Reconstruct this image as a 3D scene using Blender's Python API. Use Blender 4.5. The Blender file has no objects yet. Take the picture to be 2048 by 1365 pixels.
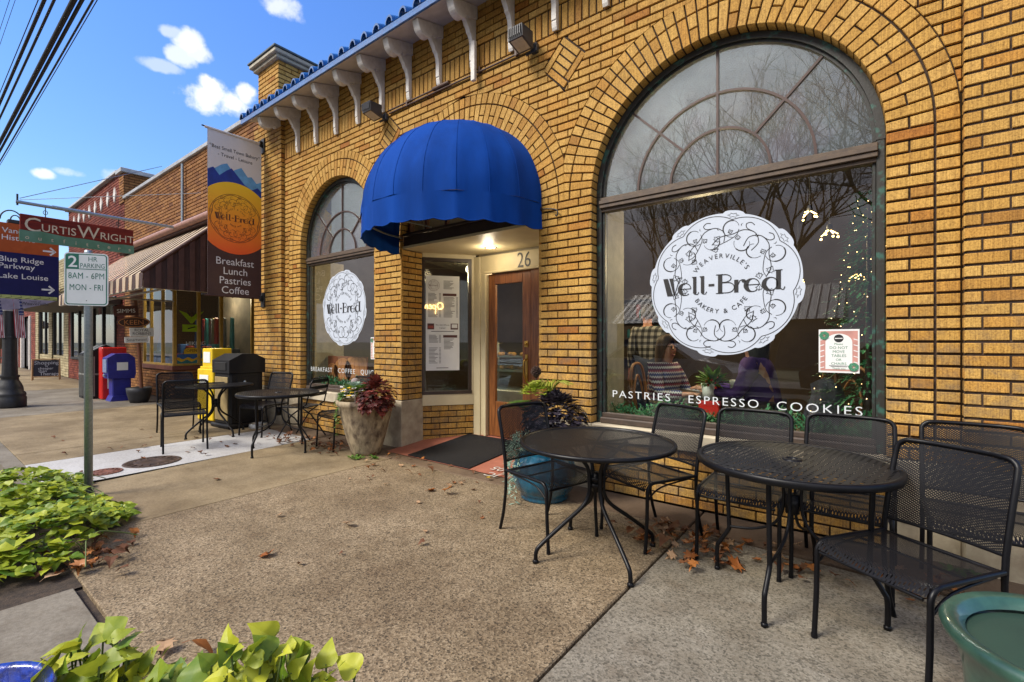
import bpy, math, random
from math import sin, cos, pi, sqrt, atan2, radians
from mathutils import Vector, Matrix
random.seed(7)
S = bpy.context.scene
COL = S.collection
# ---------------------------------------------------------------- camera
cam = bpy.data.cameras.new('camera'); CAM = bpy.data.objects.new('camera', cam); COL.objects.link(CAM); S.camera = CAM
cam.sensor_width = 36; cam.lens = 940/2048*36; cam.clip_start = .03; cam.clip_end = 3000
cam.shift_y = 1.5/2048
YAW = radians(127.433)
CAM.location = (0, 0, 1.35); CAM.rotation_euler = (radians(90), 0, YAW-pi/2)
# ---------------------------------------------------------------- world and sun
SUN_EL, SUN_AZ = radians(46), radians(243)        # direction TO the sun, azimuth from +X counter-clockwise
wd = bpy.data.worlds.new('World'); S.world = wd; wd.use_nodes = True
def sky_nodes():
    nt = wd.node_tree; nt.nodes.clear(); N = nt.nodes.new; L = nt.links.new
    def mth(op, a, b=None, clamp=False):
        n = N('ShaderNodeMath'); n.operation = op; n.use_clamp = clamp
        for i, x in enumerate((a, b)):
            if x is None: continue
            if isinstance(x, (int, float)): n.inputs[i].default_value = x
            else: L(x, n.inputs[i])
        return n.outputs[0]
    def dot(v, c):
        n = N('ShaderNodeVectorMath'); n.operation = 'DOT_PRODUCT'; L(v, n.inputs[0]); n.inputs[1].default_value = c; return n.outputs['Value']
    def mix(f, a, b, mode='MIX'):
        n = N('ShaderNodeMix'); n.data_type = 'RGBA'; n.blend_type = mode
        for s, x in (('Factor', f), ('A', a), ('B', b)):
            k = [q for q in n.inputs if q.name == s and q.type == ('VALUE' if s == 'Factor' else 'RGBA')][0]
            if isinstance(x, (int, float)): k.default_value = x
            elif isinstance(x, tuple): k.default_value = (*x, 1)
            else: L(x, k)
        return [q for q in n.outputs if q.type == 'RGBA'][0]
    def sstep(x, lo, hi):
        n = N('ShaderNodeMapRange'); n.interpolation_type = 'SMOOTHSTEP'; L(x, n.inputs[0]); n.inputs[1].default_value = lo; n.inputs[2].default_value = hi; return n.outputs[0]
    def noise(v, sc, det=6, rough=.55, off=(0, 0, 0)):
        mp = N('ShaderNodeMapping'); L(v, mp.inputs[0]); mp.inputs[1].default_value = off
        n = N('ShaderNodeTexNoise'); L(mp.outputs[0], n.inputs[0]); n.inputs['Scale'].default_value = sc; n.inputs['Detail'].default_value = det; n.inputs['Roughness'].default_value = rough
        return n.outputs[0]
    tc = N('ShaderNodeTexCoord'); D = tc.outputs['Generated']
    sk = N('ShaderNodeTexSky'); sk.sky_type = 'NISHITA'; sk.sun_disc = False; sk.sun_elevation = SUN_EL; sk.sun_rotation = pi/2-SUN_AZ
    sk.air_density = 1.0; sk.dust_density = .6; sk.ozone_density = 2.5
    dz = dot(D, (0, 0, 1)); dy = dot(D, (0, 1, 0))
    blue = mix(1.0, sk.outputs[0], (1.10, .98, .94), 'MULTIPLY')
    hz = N('ShaderNodeMapRange'); L(dz, hz.inputs[0]); hz.inputs[1].default_value = .02; hz.inputs[2].default_value = .55
    ramp = N('ShaderNodeValToRGB'); L(hz.outputs[0], ramp.inputs[0])
    e = ramp.color_ramp.elements; e[0].color = (.80, .90, .93, 1); e[1].color = (.55, .92, 1.45, 1)
    m = e.new(.5); m.color = (.62, .92, 1.2, 1)
    blue = mix(1.0, blue, ramp.outputs[0], 'MULTIPLY')
    n1 = noise(D, 14); n2 = noise(D, 34, 5)
    tot = None
    # separate white clouds over the street: azimuth, elevation, half-width, half-height (radians), density
    for az, el, ru, rv, k in CLOUDS:
        c = Vector((cos(el)*cos(az), cos(el)*sin(az), sin(el))); r = Vector((sin(az), -cos(az), 0)); u = r.cross(c)
        a = mth('DIVIDE', dot(D, r), ru); b = mth('DIVIDE', dot(D, u), rv)
        q = mth('ADD', mth('MULTIPLY', a, a), mth('MULTIPLY', b, b))
        q = mth('SUBTRACT', 1.25, q); q = mth('ADD', q, mth('MULTIPLY', mth('SUBTRACT', n1, .5), 3.0)); q = mth('ADD', q, mth('MULTIPLY', mth('SUBTRACT', n2, .5), 2.6))
        front = mth('GREATER_THAN', dot(D, c), .5)
        w = mth('MULTIPLY', mth('MULTIPLY', sstep(q, .0, 1.2), front), k)
        tot = w if tot is None else mth('MAXIMUM', tot, w)
    col = mix(tot, blue, (5.6, 5.7, 5.8))
    # grey overcast over the far side of the street
    g1 = noise(D, 2.6, 7, .6, (3, 1, 0))
    gr = N('ShaderNodeValToRGB'); L(g1, gr.inputs[0]); e = gr.color_ramp.elements
    e[0].position = .36; e[0].color = (2.4, 2.5, 3.1, 1); e[1].position = .68; e[1].color = (9.5, 9.3, 9.4, 1); q = e.new(.52); q.color = (4.9, 4.9, 5.5, 1)
    back = sstep(mth('ADD', mth('MULTIPLY', dy, -1), mth('MULTIPLY', mth('SUBTRACT', g1, .5), .5)), -.02, .4)
    el = N('ShaderNodeMapRange'); L(dz, el.inputs[0]); el.inputs[1].default_value = .12; el.inputs[2].default_value = .5; el.inputs[3].default_value = .5; el.inputs[4].default_value = 1.6
    gcol = mix(1.0, gr.outputs[0], el.outputs[0], 'MULTIPLY')
    col = mix(back, col, gcol)
    bg = N('ShaderNodeBackground'); L(col, bg.inputs[0]); bg.inputs[1].default_value = .1
    o = N('ShaderNodeOutputWorld'); L(bg.outputs[0], o.inputs[0])
def _az(x, y):                                         # heading and height above the horizon of a bearing off the lens axis
    a = YAW-math.atan((x-1024)/940); return a, math.atan((684-y)/sqrt(940**2+(x-1024)**2))
CLOUDS = [(*_az(412, 196), .036, .024, 1.0), (*_az(450, 202), .040, .022, 1.0), (*_az(424, 178), .022, .018, 1.0), (*_az(490, 192), .016, .018, .95), (*_az(354, 67), .022, .009, .5), (*_az(379, 84), .020, .019, .8), (*_az(398, 108), .020, .013, .75), (*_az(366, 115), .019, .015, .7), (*_az(325, 133), .03, .009, .42),
          (*_az(560, 14), .035, .016, .7), (*_az(86, 347), .014, .008, .8), (*_az(140, 345), .02, .007, .5), (*_az(225, 350), .016, .009, .4), (*_az(690, -60), .06, .03, .5)]
sky_nodes()
sun = bpy.data.lights.new('sun', 'SUN'); SUN = bpy.data.objects.new('sun', sun); COL.objects.link(SUN)
sun.energy = 2.3; sun.angle = radians(20); sun.color = (1, .93, .82)
SUN.rotation_euler = Vector((cos(SUN_EL)*cos(SUN_AZ), cos(SUN_EL)*sin(SUN_AZ), sin(SUN_EL))).to_track_quat('Z', 'Y').to_euler()
vs = S.view_settings; vs.view_transform = 'Standard'; vs.look = 'None'; vs.exposure = 1.12; vs.gamma = 1; vs.use_curve_mapping = False
S.cycles.max_bounces = 8; S.cycles.transparent_max_bounces = 24; S.cycles.diffuse_bounces = 4; S.cycles.glossy_bounces = 4; S.cycles.use_denoising = True
S.cycles.sample_clamp_indirect = 6
# ---------------------------------------------------------------- helpers: meshes
def rnd(a=0., b=1.): return random.uniform(a, b)
class MB:
    def __init__(s): s.v = []; s.f = []; s.m = []; s.r = []; s.sm = []
    def add(s, vs, fs, m=0, r=None, smooth=False):
        o = len(s.v); s.v += [tuple(p) for p in vs]
        for f in fs:
            s.f.append(tuple(i+o for i in f)); s.m.append(m); s.r.append(rnd() if r is None else r); s.sm.append(smooth)
        return s
    def xf(s, M, i0=0):
        s.v[i0:] = [tuple(M @ Vector(p)) for p in s.v[i0:]]; return s
    def box(s, x0, x1, y0, y1, z0, z1, m=0, r=None):
        v = [(x, y, z) for x in (x0, x1) for y in (y0, y1) for z in (z0, z1)]
        return s.add(v, [(0, 1, 3, 2), (4, 6, 7, 5), (0, 4, 5, 1), (2, 3, 7, 6), (0, 2, 6, 4), (1, 5, 7, 3)], m, r)
    def bbox(s, x0, x1, y0, y1, z0, z1, b=.01, m=0, r=None):      # box with chamfered edges
        r = rnd() if r is None else r
        c = [(x0, x1), (y0, y1), (z0, z1)]; V = []; idx = {}
        for sx in (0, 1):
            for sy in (0, 1):
                for sz in (0, 1):
                    for ax in range(3):
                        p = []
                        for k, sg in enumerate((sx, sy, sz)):
                            q = c[k][sg]
                            if k != ax: q += b if sg == 0 else -b
                            p.append(q)
                        idx[(sx, sy, sz, ax)] = len(V); V.append(tuple(p))
        F = []
        for ax in range(3):
            o = [k for k in range(3) if k != ax]
            for sg in (0, 1):
                f = []
                for a, bb in ((0, 0), (1, 0), (1, 1), (0, 1)):
                    t = [0, 0, 0]; t[ax] = sg; t[o[0]] = a; t[o[1]] = bb; f.append(idx[(*t, ax)])
                F.append(f)
            for a in (0, 1):
                for bb in (0, 1):
                    f = []
                    for e, w in ((0, o[0]), (0, o[1]), (1, o[1]), (1, o[0])):
                        t = [0, 0, 0]; t[ax] = e; t[o[0]] = a; t[o[1]] = bb; f.append(idx[(*t, w)])
                    F.append(f)
        for sx in (0, 1):
            for sy in (0, 1):
                for sz in (0, 1): F.append([idx[(sx, sy, sz, k)] for k in range(3)])
        cen = Vector(((x0+x1)/2, (y0+y1)/2, (z0+z1)/2)); G = []
        for f in F:
            a, bb, cc = (Vector(V[f[k]]) for k in range(3)); n = (bb-a).cross(cc-a)
            fc = sum((Vector(V[k]) for k in f), Vector())/len(f)
            G.append(f if n.dot(fc-cen) > 0 else f[::-1])
        return s.add(V, G, m, r)
    def prism(s, poly, off, m=0, r=None, caps=True, smooth=False):  # planar polygon pushed along off
        n = len(poly); off = Vector(off); P = [Vector(p) for p in poly]; v = P+[p+off for p in P]
        f = [(i, (i+1) % n, n+(i+1) % n, n+i) for i in range(n)]
        r = rnd() if r is None else r
        s.add(v, f, m, r, smooth)
        if caps: s.add(P, [tuple(range(n))[::-1]], m, r); s.add(v[n:], [tuple(range(n))], m, r)
        return s
    def poly(s, pts, m=0, r=None): return s.add(pts, [tuple(range(len(pts)))], m, r)
    def tube(s, pts, r, n=8, m=0, closed=False, cap=True, rv=None):
        P = [Vector(p) for p in pts]; k = len(P); R = r if isinstance(r, (list, tuple)) else [r]*k
        T = []
        for i in range(k):
            a = P[(i-1) % k] if closed or i else P[i]; b = P[(i+1) % k] if closed or i < k-1 else P[i]
            t = (b-a); T.append(t.normalized() if t.length > 1e-9 else Vector((0, 0, 1)))
        u = T[0].orthogonal().normalized(); V = []
        for i in range(k):
            if i:
                q = T[i-1].rotation_difference(T[i]); u = q @ u
            u = (u-T[i]*u.dot(T[i])).normalized(); w = T[i].cross(u)
            V += [P[i]+(u*cos(2*pi*j/n)+w*sin(2*pi*j/n))*R[i] for j in range(n)]
        F = [(i*n+j, i*n+(j+1) % n, ((i+1) % k)*n+(j+1) % n, ((i+1) % k)*n+j) for i in range(k if closed else k-1) for j in range(n)]
        rv = rnd() if rv is None else rv
        s.add(V, F, m, rv, True)
        if cap and not closed: s.add(V[:n], [tuple(range(n))[::-1]], m, rv); s.add(V[-n:], [tuple(range(n))], m, rv)
        return s
    def lathe(s, prof, n=24, c=(0, 0, 0), m=0, sx=1, sy=1, smooth=True, flute=0, fn=0):
        V = []
        for r, z in prof:
            for j in range(n):
                a = 2*pi*j/n; q = r*(1+flute*cos(fn*a))
                V.append((c[0]+q*cos(a)*sx, c[1]+q*sin(a)*sy, c[2]+z))
        k = len(prof)
        return s.add(V, [(i*n+j, i*n+(j+1) % n, (i+1)*n+(j+1) % n, (i+1)*n+j) for i in range(k-1) for j in range(n)], m, rnd(), smooth)
    def ball(s, c, r, n=10, m=0, M=None, rv=None):
        rx, ry, rz = r if isinstance(r, (list, tuple)) else (r, r, r); k = max(4, n//2+1); V = []
        for i in range(k+1):
            t = pi*i/k
            for j in range(n):
                p = Vector((rx*sin(t)*cos(2*pi*j/n), ry*sin(t)*sin(2*pi*j/n), -rz*cos(t)))
                V.append(tuple((M @ p if M else p)+Vector(c)))
        return s.add(V, [(i*n+j, i*n+(j+1) % n, (i+1)*n+(j+1) % n, (i+1)*n+j) for i in range(k) for j in range(n)], m, rv, True)
    def grid(s, fn, nu, nv, m=0, smooth=True, r=None):
        V = [fn(i/nu, j/nv) for i in range(nu+1) for j in range(nv+1)]; w = nv+1
        return s.add(V, [(i*w+j, (i+1)*w+j, (i+1)*w+j+1, i*w+j+1) for i in range(nu) for j in range(nv)], m, r, smooth)
    def merge(s, o, M=None, m=None):
        s.add([tuple(M @ Vector(p)) for p in o.v] if M else o.v, [])
        b = len(s.v)-len(o.v)
        for f, mm, r, sm in zip(o.f, o.m, o.r, o.sm): s.f.append(tuple(i+b for i in f)); s.m.append(mm if m is None else m); s.r.append(r); s.sm.append(sm)
        return s
    def mesh(s, name, mats, off=(0, 0, 0)):
        me = bpy.data.meshes.new(name)
        me.from_pydata([(x-off[0], y-off[1], z-off[2]) for x, y, z in s.v], [], s.f)
        for mm in (mats if isinstance(mats, (list, tuple)) else [mats]): me.materials.append(mm)
        me.polygons.foreach_set('material_index', s.m); me.polygons.foreach_set('use_smooth', s.sm)
        a = me.attributes.new('rnd', 'FLOAT', 'FACE'); a.data.foreach_set('value', s.r)
        me.update(); return me
    def build(s, name, mats, parent=None, world=True, label=None):
        off = Vector((0, 0, 0)); p = parent
        if world:
            while p is not None: off += p.location; p = p.parent
        o = bpy.data.objects.new(name, s.mesh(name, mats, off)); COL.objects.link(o); o.parent = parent
        if label: o['label'] = label
        return o
def tag(o, label, cat, group=None, kind=None):
    o['label'] = label; o['category'] = cat
    if group: o['group'] = group
    if kind: o['kind'] = kind
    return o
def struct(o): o['kind'] = 'structure'; return o
def thing(name, label, cat, loc=(0, 0, 0), rz=0, group=None):
    o = bpy.data.objects.new(name, None); COL.objects.link(o); o.location = loc; o.rotation_euler = (0, 0, rz); o.empty_display_size = .1
    return tag(o, label, cat, group)
def kids(o): return [c for c in o.children]
def copy_tree(o, parent=None):
    c = o.copy(); COL.objects.link(c); c.parent = parent
    for ch in kids(o): copy_tree(ch, c)
    return c
def place(proto, loc, rz, label, group, used=[]):
    if proto not in used: used.append(proto); o = proto
    else: o = copy_tree(proto)
    o.location = loc; o.rotation_euler = (0, 0, rz); o['label'] = label; o['group'] = group
    return o
def arc(cx, cy, r, a0, a1, n): return [(cx+r*cos(a0+(a1-a0)*i/n), cy+r*sin(a0+(a1-a0)*i/n)) for i in range(n+1)]
def bez(pts, n=12):                                    # smooth curve through the points
    P = [Vector(p) for p in pts]; out = []
    for i in range(len(P)-1):
        p0 = P[max(i-1, 0)]; p1 = P[i]; p2 = P[i+1]; p3 = P[min(i+2, len(P)-1)]
        for k in range(n):
            t = k/n; out.append(.5*((2*p1)+(p2-p0)*t+(2*p0-5*p1+4*p2-p3)*t*t+(3*p1-p0-3*p2+p3)*t**3))
    out.append(P[-1]); return out
# lettering: outlines of the built-in font as flat faces, (x, y) in the plane
_TX = {}
def glyphs(body, size=1., extr=0., sh=0., off=0., sx=1., align='CENTER', sp=1.):
    key = (body, extr, sh, off, sp)
    if key not in _TX:
        c = bpy.data.curves.new('lettering', 'FONT'); c.body = body; c.size = 1; c.extrude = extr; c.shear = sh; c.offset = off; c.space_character = sp; c.resolution_u = 3
        o = bpy.data.objects.new('lettering', c); COL.objects.link(o); bpy.context.view_layer.update()
        me = bpy.data.meshes.new_from_object(o.evaluated_get(bpy.context.evaluated_depsgraph_get()))
        _TX[key] = ([tuple(v.co) for v in me.vertices], [tuple(p.vertices) for p in me.polygons])
        bpy.data.objects.remove(o); bpy.data.curves.remove(c); bpy.data.meshes.remove(me)
    V, F = _TX[key]
    if not V: return [], [], 0
    x0 = min(v[0] for v in V); x1 = max(v[0] for v in V); d = {'CENTER': (x0+x1)/2, 'LEFT': x0, 'RIGHT': x1}[align]
    return [((v[0]-d)*size*sx, v[1]*size, v[2]*size) for v in V], F, (x1-x0)*size*sx
class Art:                                             # flat coloured shapes in a plane; layer k lies k*step in front
    def __init__(s): s.p = []
    def poly(s, pts, m, k=0): s.p.append(([(p[0], p[1]) for p in pts], [tuple(range(len(pts)))], m, k)); return s
    def rect(s, x0, x1, y0, y1, m, k=0): return s.poly([(x0, y0), (x1, y0), (x1, y1), (x0, y1)], m, k)
    def line(s, pts, w, m, k=1, closed=False):
        P = [Vector((p[0], p[1])) for p in pts]; n = len(P); W = w if isinstance(w, (list, tuple)) else [w]*n; V = []
        if len(W) != n: W = [W[0]+(W[-1]-W[0])*i/(n-1) for i in range(n)] if len(W) == 2 else [W[min(len(W)-1, int(i/(n-1)*(len(W)-1)+.5))] for i in range(n)]
        for i in range(n):
            a = P[(i-1) % n] if closed or i else P[i]; b = P[(i+1) % n] if closed or i < n-1 else P[i]
            t = b-a; t = t.normalized() if t.length > 1e-9 else Vector((1, 0)); q = Vector((-t.y, t.x))*W[i]/2
            V += [tuple(P[i]+q), tuple(P[i]-q)]
        s.p.append((V, [(2*i, 2*i+1, (2*i+3) % (2*n), (2*i+2) % (2*n)) for i in range(n if closed else n-1)], m, k)); return s
    def text(s, body, x, y, size, m, k=1, **kw):
        V, F, w = glyphs(body, size, **kw)
        s.p.append(([(a[0]+x, a[1]+y) for a in V], F, m, k)); return w
    def arctext(s, body, r, mid, size, m, k=1, gap=.25, inside=False, cx=0, cy=0):
        G = [glyphs(c, size) if c != ' ' else None for c in body]; W = [(g[2] if g else size*.35)+size*gap for g in G]; tot = sum(W); pos = 0
        for g, w in zip(G, W):
            t = (pos+w/2-tot/2)/r; pos += w
            if g is None: continue
            a = mid-t if not inside else mid+t; rot = a-pi/2 if not inside else a+pi/2; rr = r if not inside else r
            s.p.append(([(cx+rr*cos(a)+p[0]*cos(rot)-p[1]*sin(rot), cy+rr*sin(a)+p[0]*sin(rot)+p[1]*cos(rot)) for p in g[0]], g[1], m, k))
    def merge(s, o, x=0, y=0, sc=1, mm=None, dk=0, sx=1):
        for V, F, m, k in o.p: s.p.append(([(x+v[0]*sc*sx, y+v[1]*sc) for v in V], F, m if mm is None else mm[m], k+dk))
        return s
    def to(s, mb, O, U, V, Nn, step=.0015):
        O, U, V, Nn = map(Vector, (O, U, V, Nn))
        for P, F, m, k in s.p: mb.add([O+U*p[0]+V*p[1]+Nn*(k*step) for p in P], F, m)
        return mb
# ---------------------------------------------------------------- helpers: materials
def newmat(name):
    m = bpy.data.materials.new(name); m.use_nodes = True; nt = m.node_tree; nt.nodes.clear(); return m, nt, nt.nodes.new, nt.links.new
def ramp(N, L, src, stops):
    r = N('ShaderNodeValToRGB'); L(src, r.inputs[0]); e = r.color_ramp.elements
    e[0].position, e[0].color = stops[0][0], (*stops[0][1], 1); e[1].position, e[1].color = stops[-1][0], (*stops[-1][1], 1)
    for p, c in stops[1:-1]: q = e.new(p); q.color = (*c, 1)
    return r.outputs[0]
def noise(N, L, vec, sc, det=4, ro=.55, scale=(1, 1, 1)):
    mp = N('ShaderNodeMapping'); L(vec, mp.inputs[0]); mp.inputs[3].default_value = scale
    n = N('ShaderNodeTexNoise'); L(mp.outputs[0], n.inputs[0]); n.inputs['Scale'].default_value = sc; n.inputs['Detail'].default_value = det; n.inputs['Roughness'].default_value = ro
    return n.outputs[0]
def cmix(N, L, f, a, b, mode='MIX'):
    n = N('ShaderNodeMix'); n.data_type = 'RGBA'; n.blend_type = mode
    for i, x in ((0, f), (6, a), (7, b)):
        if isinstance(x, (int, float)): n.inputs[i].default_value = x
        elif isinstance(x, tuple): n.inputs[i].default_value = (*x, 1)
        else: L(x, n.inputs[i])
    return n.outputs[2]
def fmath(N, L, op, a, b=0., clamp=False):
    n = N('ShaderNodeMath'); n.operation = op; n.use_clamp = clamp
    for i, x in enumerate((a, b)):
        if isinstance(x, (int, float)): n.inputs[i].default_value = x
        else: L(x, n.inputs[i])
    return n.outputs[0]
_M = {}
def mat(name, col, rough=.6, metal=0., col2=None, scale=8., bump=0., bscale=60., stretch=(1, 1, 1), lo=.35, hi=.65, spec=.5, coat=0., emit=None, est=1., attr=0., sub=0.):
    if name in _M: return _M[name]
    m, nt, N, L = newmat(name); p = N('ShaderNodeBsdfPrincipled'); o = N('ShaderNodeOutputMaterial'); L(p.outputs[0], o.inputs[0])
    tc = N('ShaderNodeTexCoord'); v = tc.outputs['Object']
    if col2 is None: col2 = tuple(c*.72 for c in col)
    c = ramp(N, L, noise(N, L, v, scale, 6, .6, stretch), [(lo, col2), (hi, col)])
    if attr:
        at = N('ShaderNodeAttribute'); at.attribute_name = 'rnd'
        hs = N('ShaderNodeHueSaturation'); L(c, hs.inputs['Color']); L(fmath(N, L, 'ADD', fmath(N, L, 'MULTIPLY', at.outputs['Fac'], attr), 1-attr/2), hs.inputs['Value']); c = hs.outputs[0]
        hs.inputs['Hue'].default_value = .5
    L(c, p.inputs['Base Color']); p.inputs['Roughness'].default_value = rough; p.inputs['Metallic'].default_value = metal; p.inputs['Specular IOR Level'].default_value = spec; p.inputs['Coat Weight'].default_value = coat
    if sub: p.inputs['Subsurface Weight'].default_value = sub
    if emit: p.inputs['Emission Color'].default_value = (*emit, 1); p.inputs['Emission Strength'].default_value = est
    if bump:
        b = N('ShaderNodeBump'); b.inputs['Strength'].default_value = bump; b.inputs['Distance'].default_value = .01
        L(noise(N, L, v, bscale, 5, .6, stretch), b.inputs['Height']); L(b.outputs[0], p.inputs['Normal'])
    _M[name] = m; return m
def brick_mat(name, stops, grime=True, dark=(.10, .085, .07)):
    m, nt, N, L = newmat(name); p = N('ShaderNodeBsdfPrincipled'); o = N('ShaderNodeOutputMaterial'); L(p.outputs[0], o.inputs[0])
    g = N('ShaderNodeNewGeometry'); v = g.outputs['Position']; at = N('ShaderNodeAttribute'); at.attribute_name = 'rnd'
    c = ramp(N, L, at.outputs['Fac'], stops)
    sp = noise(N, L, v, 95, 4, .75); c = cmix(N, L, 1., c, ramp(N, L, sp, [(.36, (.6, .55, .5)), (.55, (1.06, 1.05, 1.04)), (.75, (1.12, 1.12, 1.1))]), 'MULTIPLY')
    st = noise(N, L, v, 150, 2, .5, (1, 1, .03)); c = cmix(N, L, .55, c, ramp(N, L, st, [(.38, (.6, .56, .5)), (.58, (1.12, 1.12, 1.1))]), 'MULTIPLY')
    bl = noise(N, L, v, 2.3, 5, .6); c = cmix(N, L, .5, c, ramp(N, L, bl, [(.34, (.74, .68, .60)), (.56, (1.05, 1.05, 1.05))]), 'MULTIPLY')
    if grime:                                          # soot stains at hand height on the piers
        sx = N('ShaderNodeSeparateXYZ'); L(v, sx.inputs[0]); z = sx.outputs[2]
        a = N('ShaderNodeMapRange'); a.interpolation_type = 'SMOOTHSTEP'; L(z, a.inputs[0]); a.inputs[1].default_value = 1.85; a.inputs[2].default_value = 1.1
        q = noise(N, L, v, 9, 6, .7); q = ramp(N, L, q, [(.44, (0, 0, 0)), (.66, (1, 1, 1))])
        c = cmix(N, L, fmath(N, L, 'MULTIPLY', fmath(N, L, 'MULTIPLY', a.outputs[0], q), .62), c, dark)
    L(c, p.inputs['Base Color']); p.inputs['Roughness'].default_value = .78; p.inputs['Specular IOR Level'].default_value = .3
    b = N('ShaderNodeBump'); b.inputs['Strength'].default_value = .5; b.inputs['Distance'].default_value = .004
    L(fmath(N, L, 'ADD', st, fmath(N, L, 'MULTIPLY', sp, .7)), b.inputs['Height']); L(b.outputs[0], p.inputs['Normal'])
    return m
def glass_mat(name, tint=(.9, .95, .93), base=.05, k=1.0, rough=.01, haze=0., hcol=(.4, .4, .45)):
    m, nt, N, L = newmat(name); o = N('ShaderNodeOutputMaterial')
    t = N('ShaderNodeBsdfTransparent'); t.inputs[0].default_value = (*tint, 1); g = N('ShaderNodeBsdfGlossy'); g.inputs['Roughness'].default_value = rough; g.inputs[0].default_value = (1, 1, 1, 1)
    fr = N('ShaderNodeFresnel'); fr.inputs[0].default_value = 1.52
    f = fmath(N, L, 'ADD', fmath(N, L, 'MULTIPLY', fr.outputs[0], k), base, True)
    ge = N('ShaderNodeNewGeometry'); f = fmath(N, L, 'MULTIPLY', f, fmath(N, L, 'SUBTRACT', 1., ge.outputs['Backfacing']))
    mx = N('ShaderNodeMixShader'); L(f, mx.inputs[0]); L(t.outputs[0], mx.inputs[1]); L(g.outputs[0], mx.inputs[2]); out = mx.outputs[0]
    if haze:
        gg = N('ShaderNodeNewGeometry'); d = N('ShaderNodeBsdfDiffuse'); v = gg.outputs['Position']
        L(ramp(N, L, noise(N, L, v, 1.9, 5, .6), [(.38, tuple(c*.72 for c in hcol)), (.5, (hcol[0]*.92, hcol[1]*1.02, hcol[2]*.98)), (.62, (hcol[0]*1.05, hcol[1]*.98, hcol[2]*1.08))]), d.inputs[0])
        dm = N('ShaderNodeMixShader'); hz = fmath(N, L, 'MULTIPLY', ramp(N, L, noise(N, L, v, 3, 5, .6), [(.3, (.75, .75, .75)), (.65, (1, 1, 1))]), haze)
        L(hz, dm.inputs[0]); L(out, dm.inputs[1]); L(d.outputs[0], dm.inputs[2]); out = dm.outputs[0]
    L(out, o.inputs[0]); return m
def holes_mat(name, col, du, dv, thr, rough=.45, square=False):
    """black sheet metal pierced in a diamond or square pattern (object space)"""
    m, nt, N, L = newmat(name); o = N('ShaderNodeOutputMaterial'); p = N('ShaderNodeBsdfPrincipled'); p.inputs['Base Color'].default_value = (*col, 1); p.inputs['Roughness'].default_value = rough; p.inputs['Specular IOR Level'].default_value = .18
    tc = N('ShaderNodeTexCoord'); sx = N('ShaderNodeSeparateXYZ'); L(tc.outputs['Object'], sx.inputs[0])
    u = fmath(N, L, 'DIVIDE', sx.outputs[1], du); v = fmath(N, L, 'DIVIDE', fmath(N, L, 'ADD', sx.outputs[0], sx.outputs[2]), dv)
    def tri(x): return fmath(N, L, 'ABSOLUTE', fmath(N, L, 'SUBTRACT', fmath(N, L, 'FRACT', x), .5))
    a, b = (tri(u), tri(v)) if square else (tri(fmath(N, L, 'ADD', u, v)), tri(fmath(N, L, 'SUBTRACT', u, v)))
    s = fmath(N, L, 'GREATER_THAN', fmath(N, L, 'MAXIMUM', a, b), thr)
    t = N('ShaderNodeBsdfTransparent'); mx = N('ShaderNodeMixShader'); L(s, mx.inputs[0]); L(t.outputs[0], mx.inputs[1]); L(p.outputs[0], mx.inputs[2]); L(mx.outputs[0], o.inputs[0])
    return m
BUFF = brick_mat('buff_brick', [(0, (.36, .18, .038)), (.10, (.44, .24, .05)), (.4, (.49, .288, .068)), (.78, (.54, .332, .092)), (.95, (.47, .24, .045)), (1, (.34, .13, .022))])
ORANGE = brick_mat('orange_brick', [(0, (.22, .09, .03)), (.4, (.30, .135, .04)), (.8, (.37, .18, .06)), (1, (.17, .07, .03))], False)
RED = brick_mat('red_brick', [(0, (.14, .03, .02)), (.5, (.20, .045, .03)), (1, (.27, .075, .045))], False)
CREAM = brick_mat('cream_brick', [(0, (.32, .28, .17)), (.5, (.42, .37, .23)), (1, (.48, .43, .28))], False)
MORTAR = mat('dark_mortar', (.055, .032, .020), .95, col2=(.028, .017, .011), scale=30, bump=.3)
STONE = mat('tan_stone', (.42, .36, .25), .85, col2=(.27, .22, .15), scale=7, bump=.25, bscale=70)
CREAMP = mat('cream_paint', (.60, .52, .33), .5, col2=(.54, .46, .28), scale=5)
WHITEP = mat('white_paint', (.74, .71, .66), .5, col2=(.60, .56, .50), scale=14, bump=.08)
SOFFP = mat('soffit_paint', (.62, .57, .50), .6, col2=(.52, .47, .40), scale=9)
BRONZE = mat('bronze_frame', (.075, .05, .036), .5, col2=(.045, .033, .026), scale=20, bump=.1)
PATINA = mat('patina_frame', (.022, .021, .018), .5, col2=(.03, .10, .08), scale=16, lo=.34, hi=.46, bump=.15)
WOOD = mat('oak_door', (.27, .10, .028), .38, col2=(.13, .042, .012), scale=7, stretch=(6, 6, .5), coat=.3)
DWOOD = mat('dark_wood', (.05, .032, .022), .45)
BLACK = mat('black_metal', (.0045, .0045, .006), .38, col2=(.003, .003, .004), scale=30, spec=.24)
IRON = mat('black_iron', (.02, .02, .021), .5, col2=(.012, .012, .012), scale=20, bump=.15)
BRASS = mat('brass', (.6, .38, .1), .3, 1.)
GALV = mat('galvanised_steel', (.36, .41, .44), .42, .7, col2=(.27, .32, .35), scale=60)
GLASS = glass_mat('window_glass', base=.06, k=1.25)
DOORGL = glass_mat('door_glass', base=.015, k=.6)
FANGLASS = glass_mat('fanlight_glass', base=.36, k=1.2, rough=.0, haze=.13, hcol=(.36, .38, .44))  # lilac haze: aged film, with the milky sky reflection put into its colour
BLUET = mat('blue_glazed_tile', (.012, .14, .42), .22, col2=(.01, .07, .24), scale=12, coat=.6)
BLUEF = mat('blue_canvas', (.0015, .046, .27), .85, col2=(.001, .034, .20), scale=1.6, stretch=(2.2, 2.2, .5), lo=.38, hi=.6, bump=.35, bscale=300, spec=.12)
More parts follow.
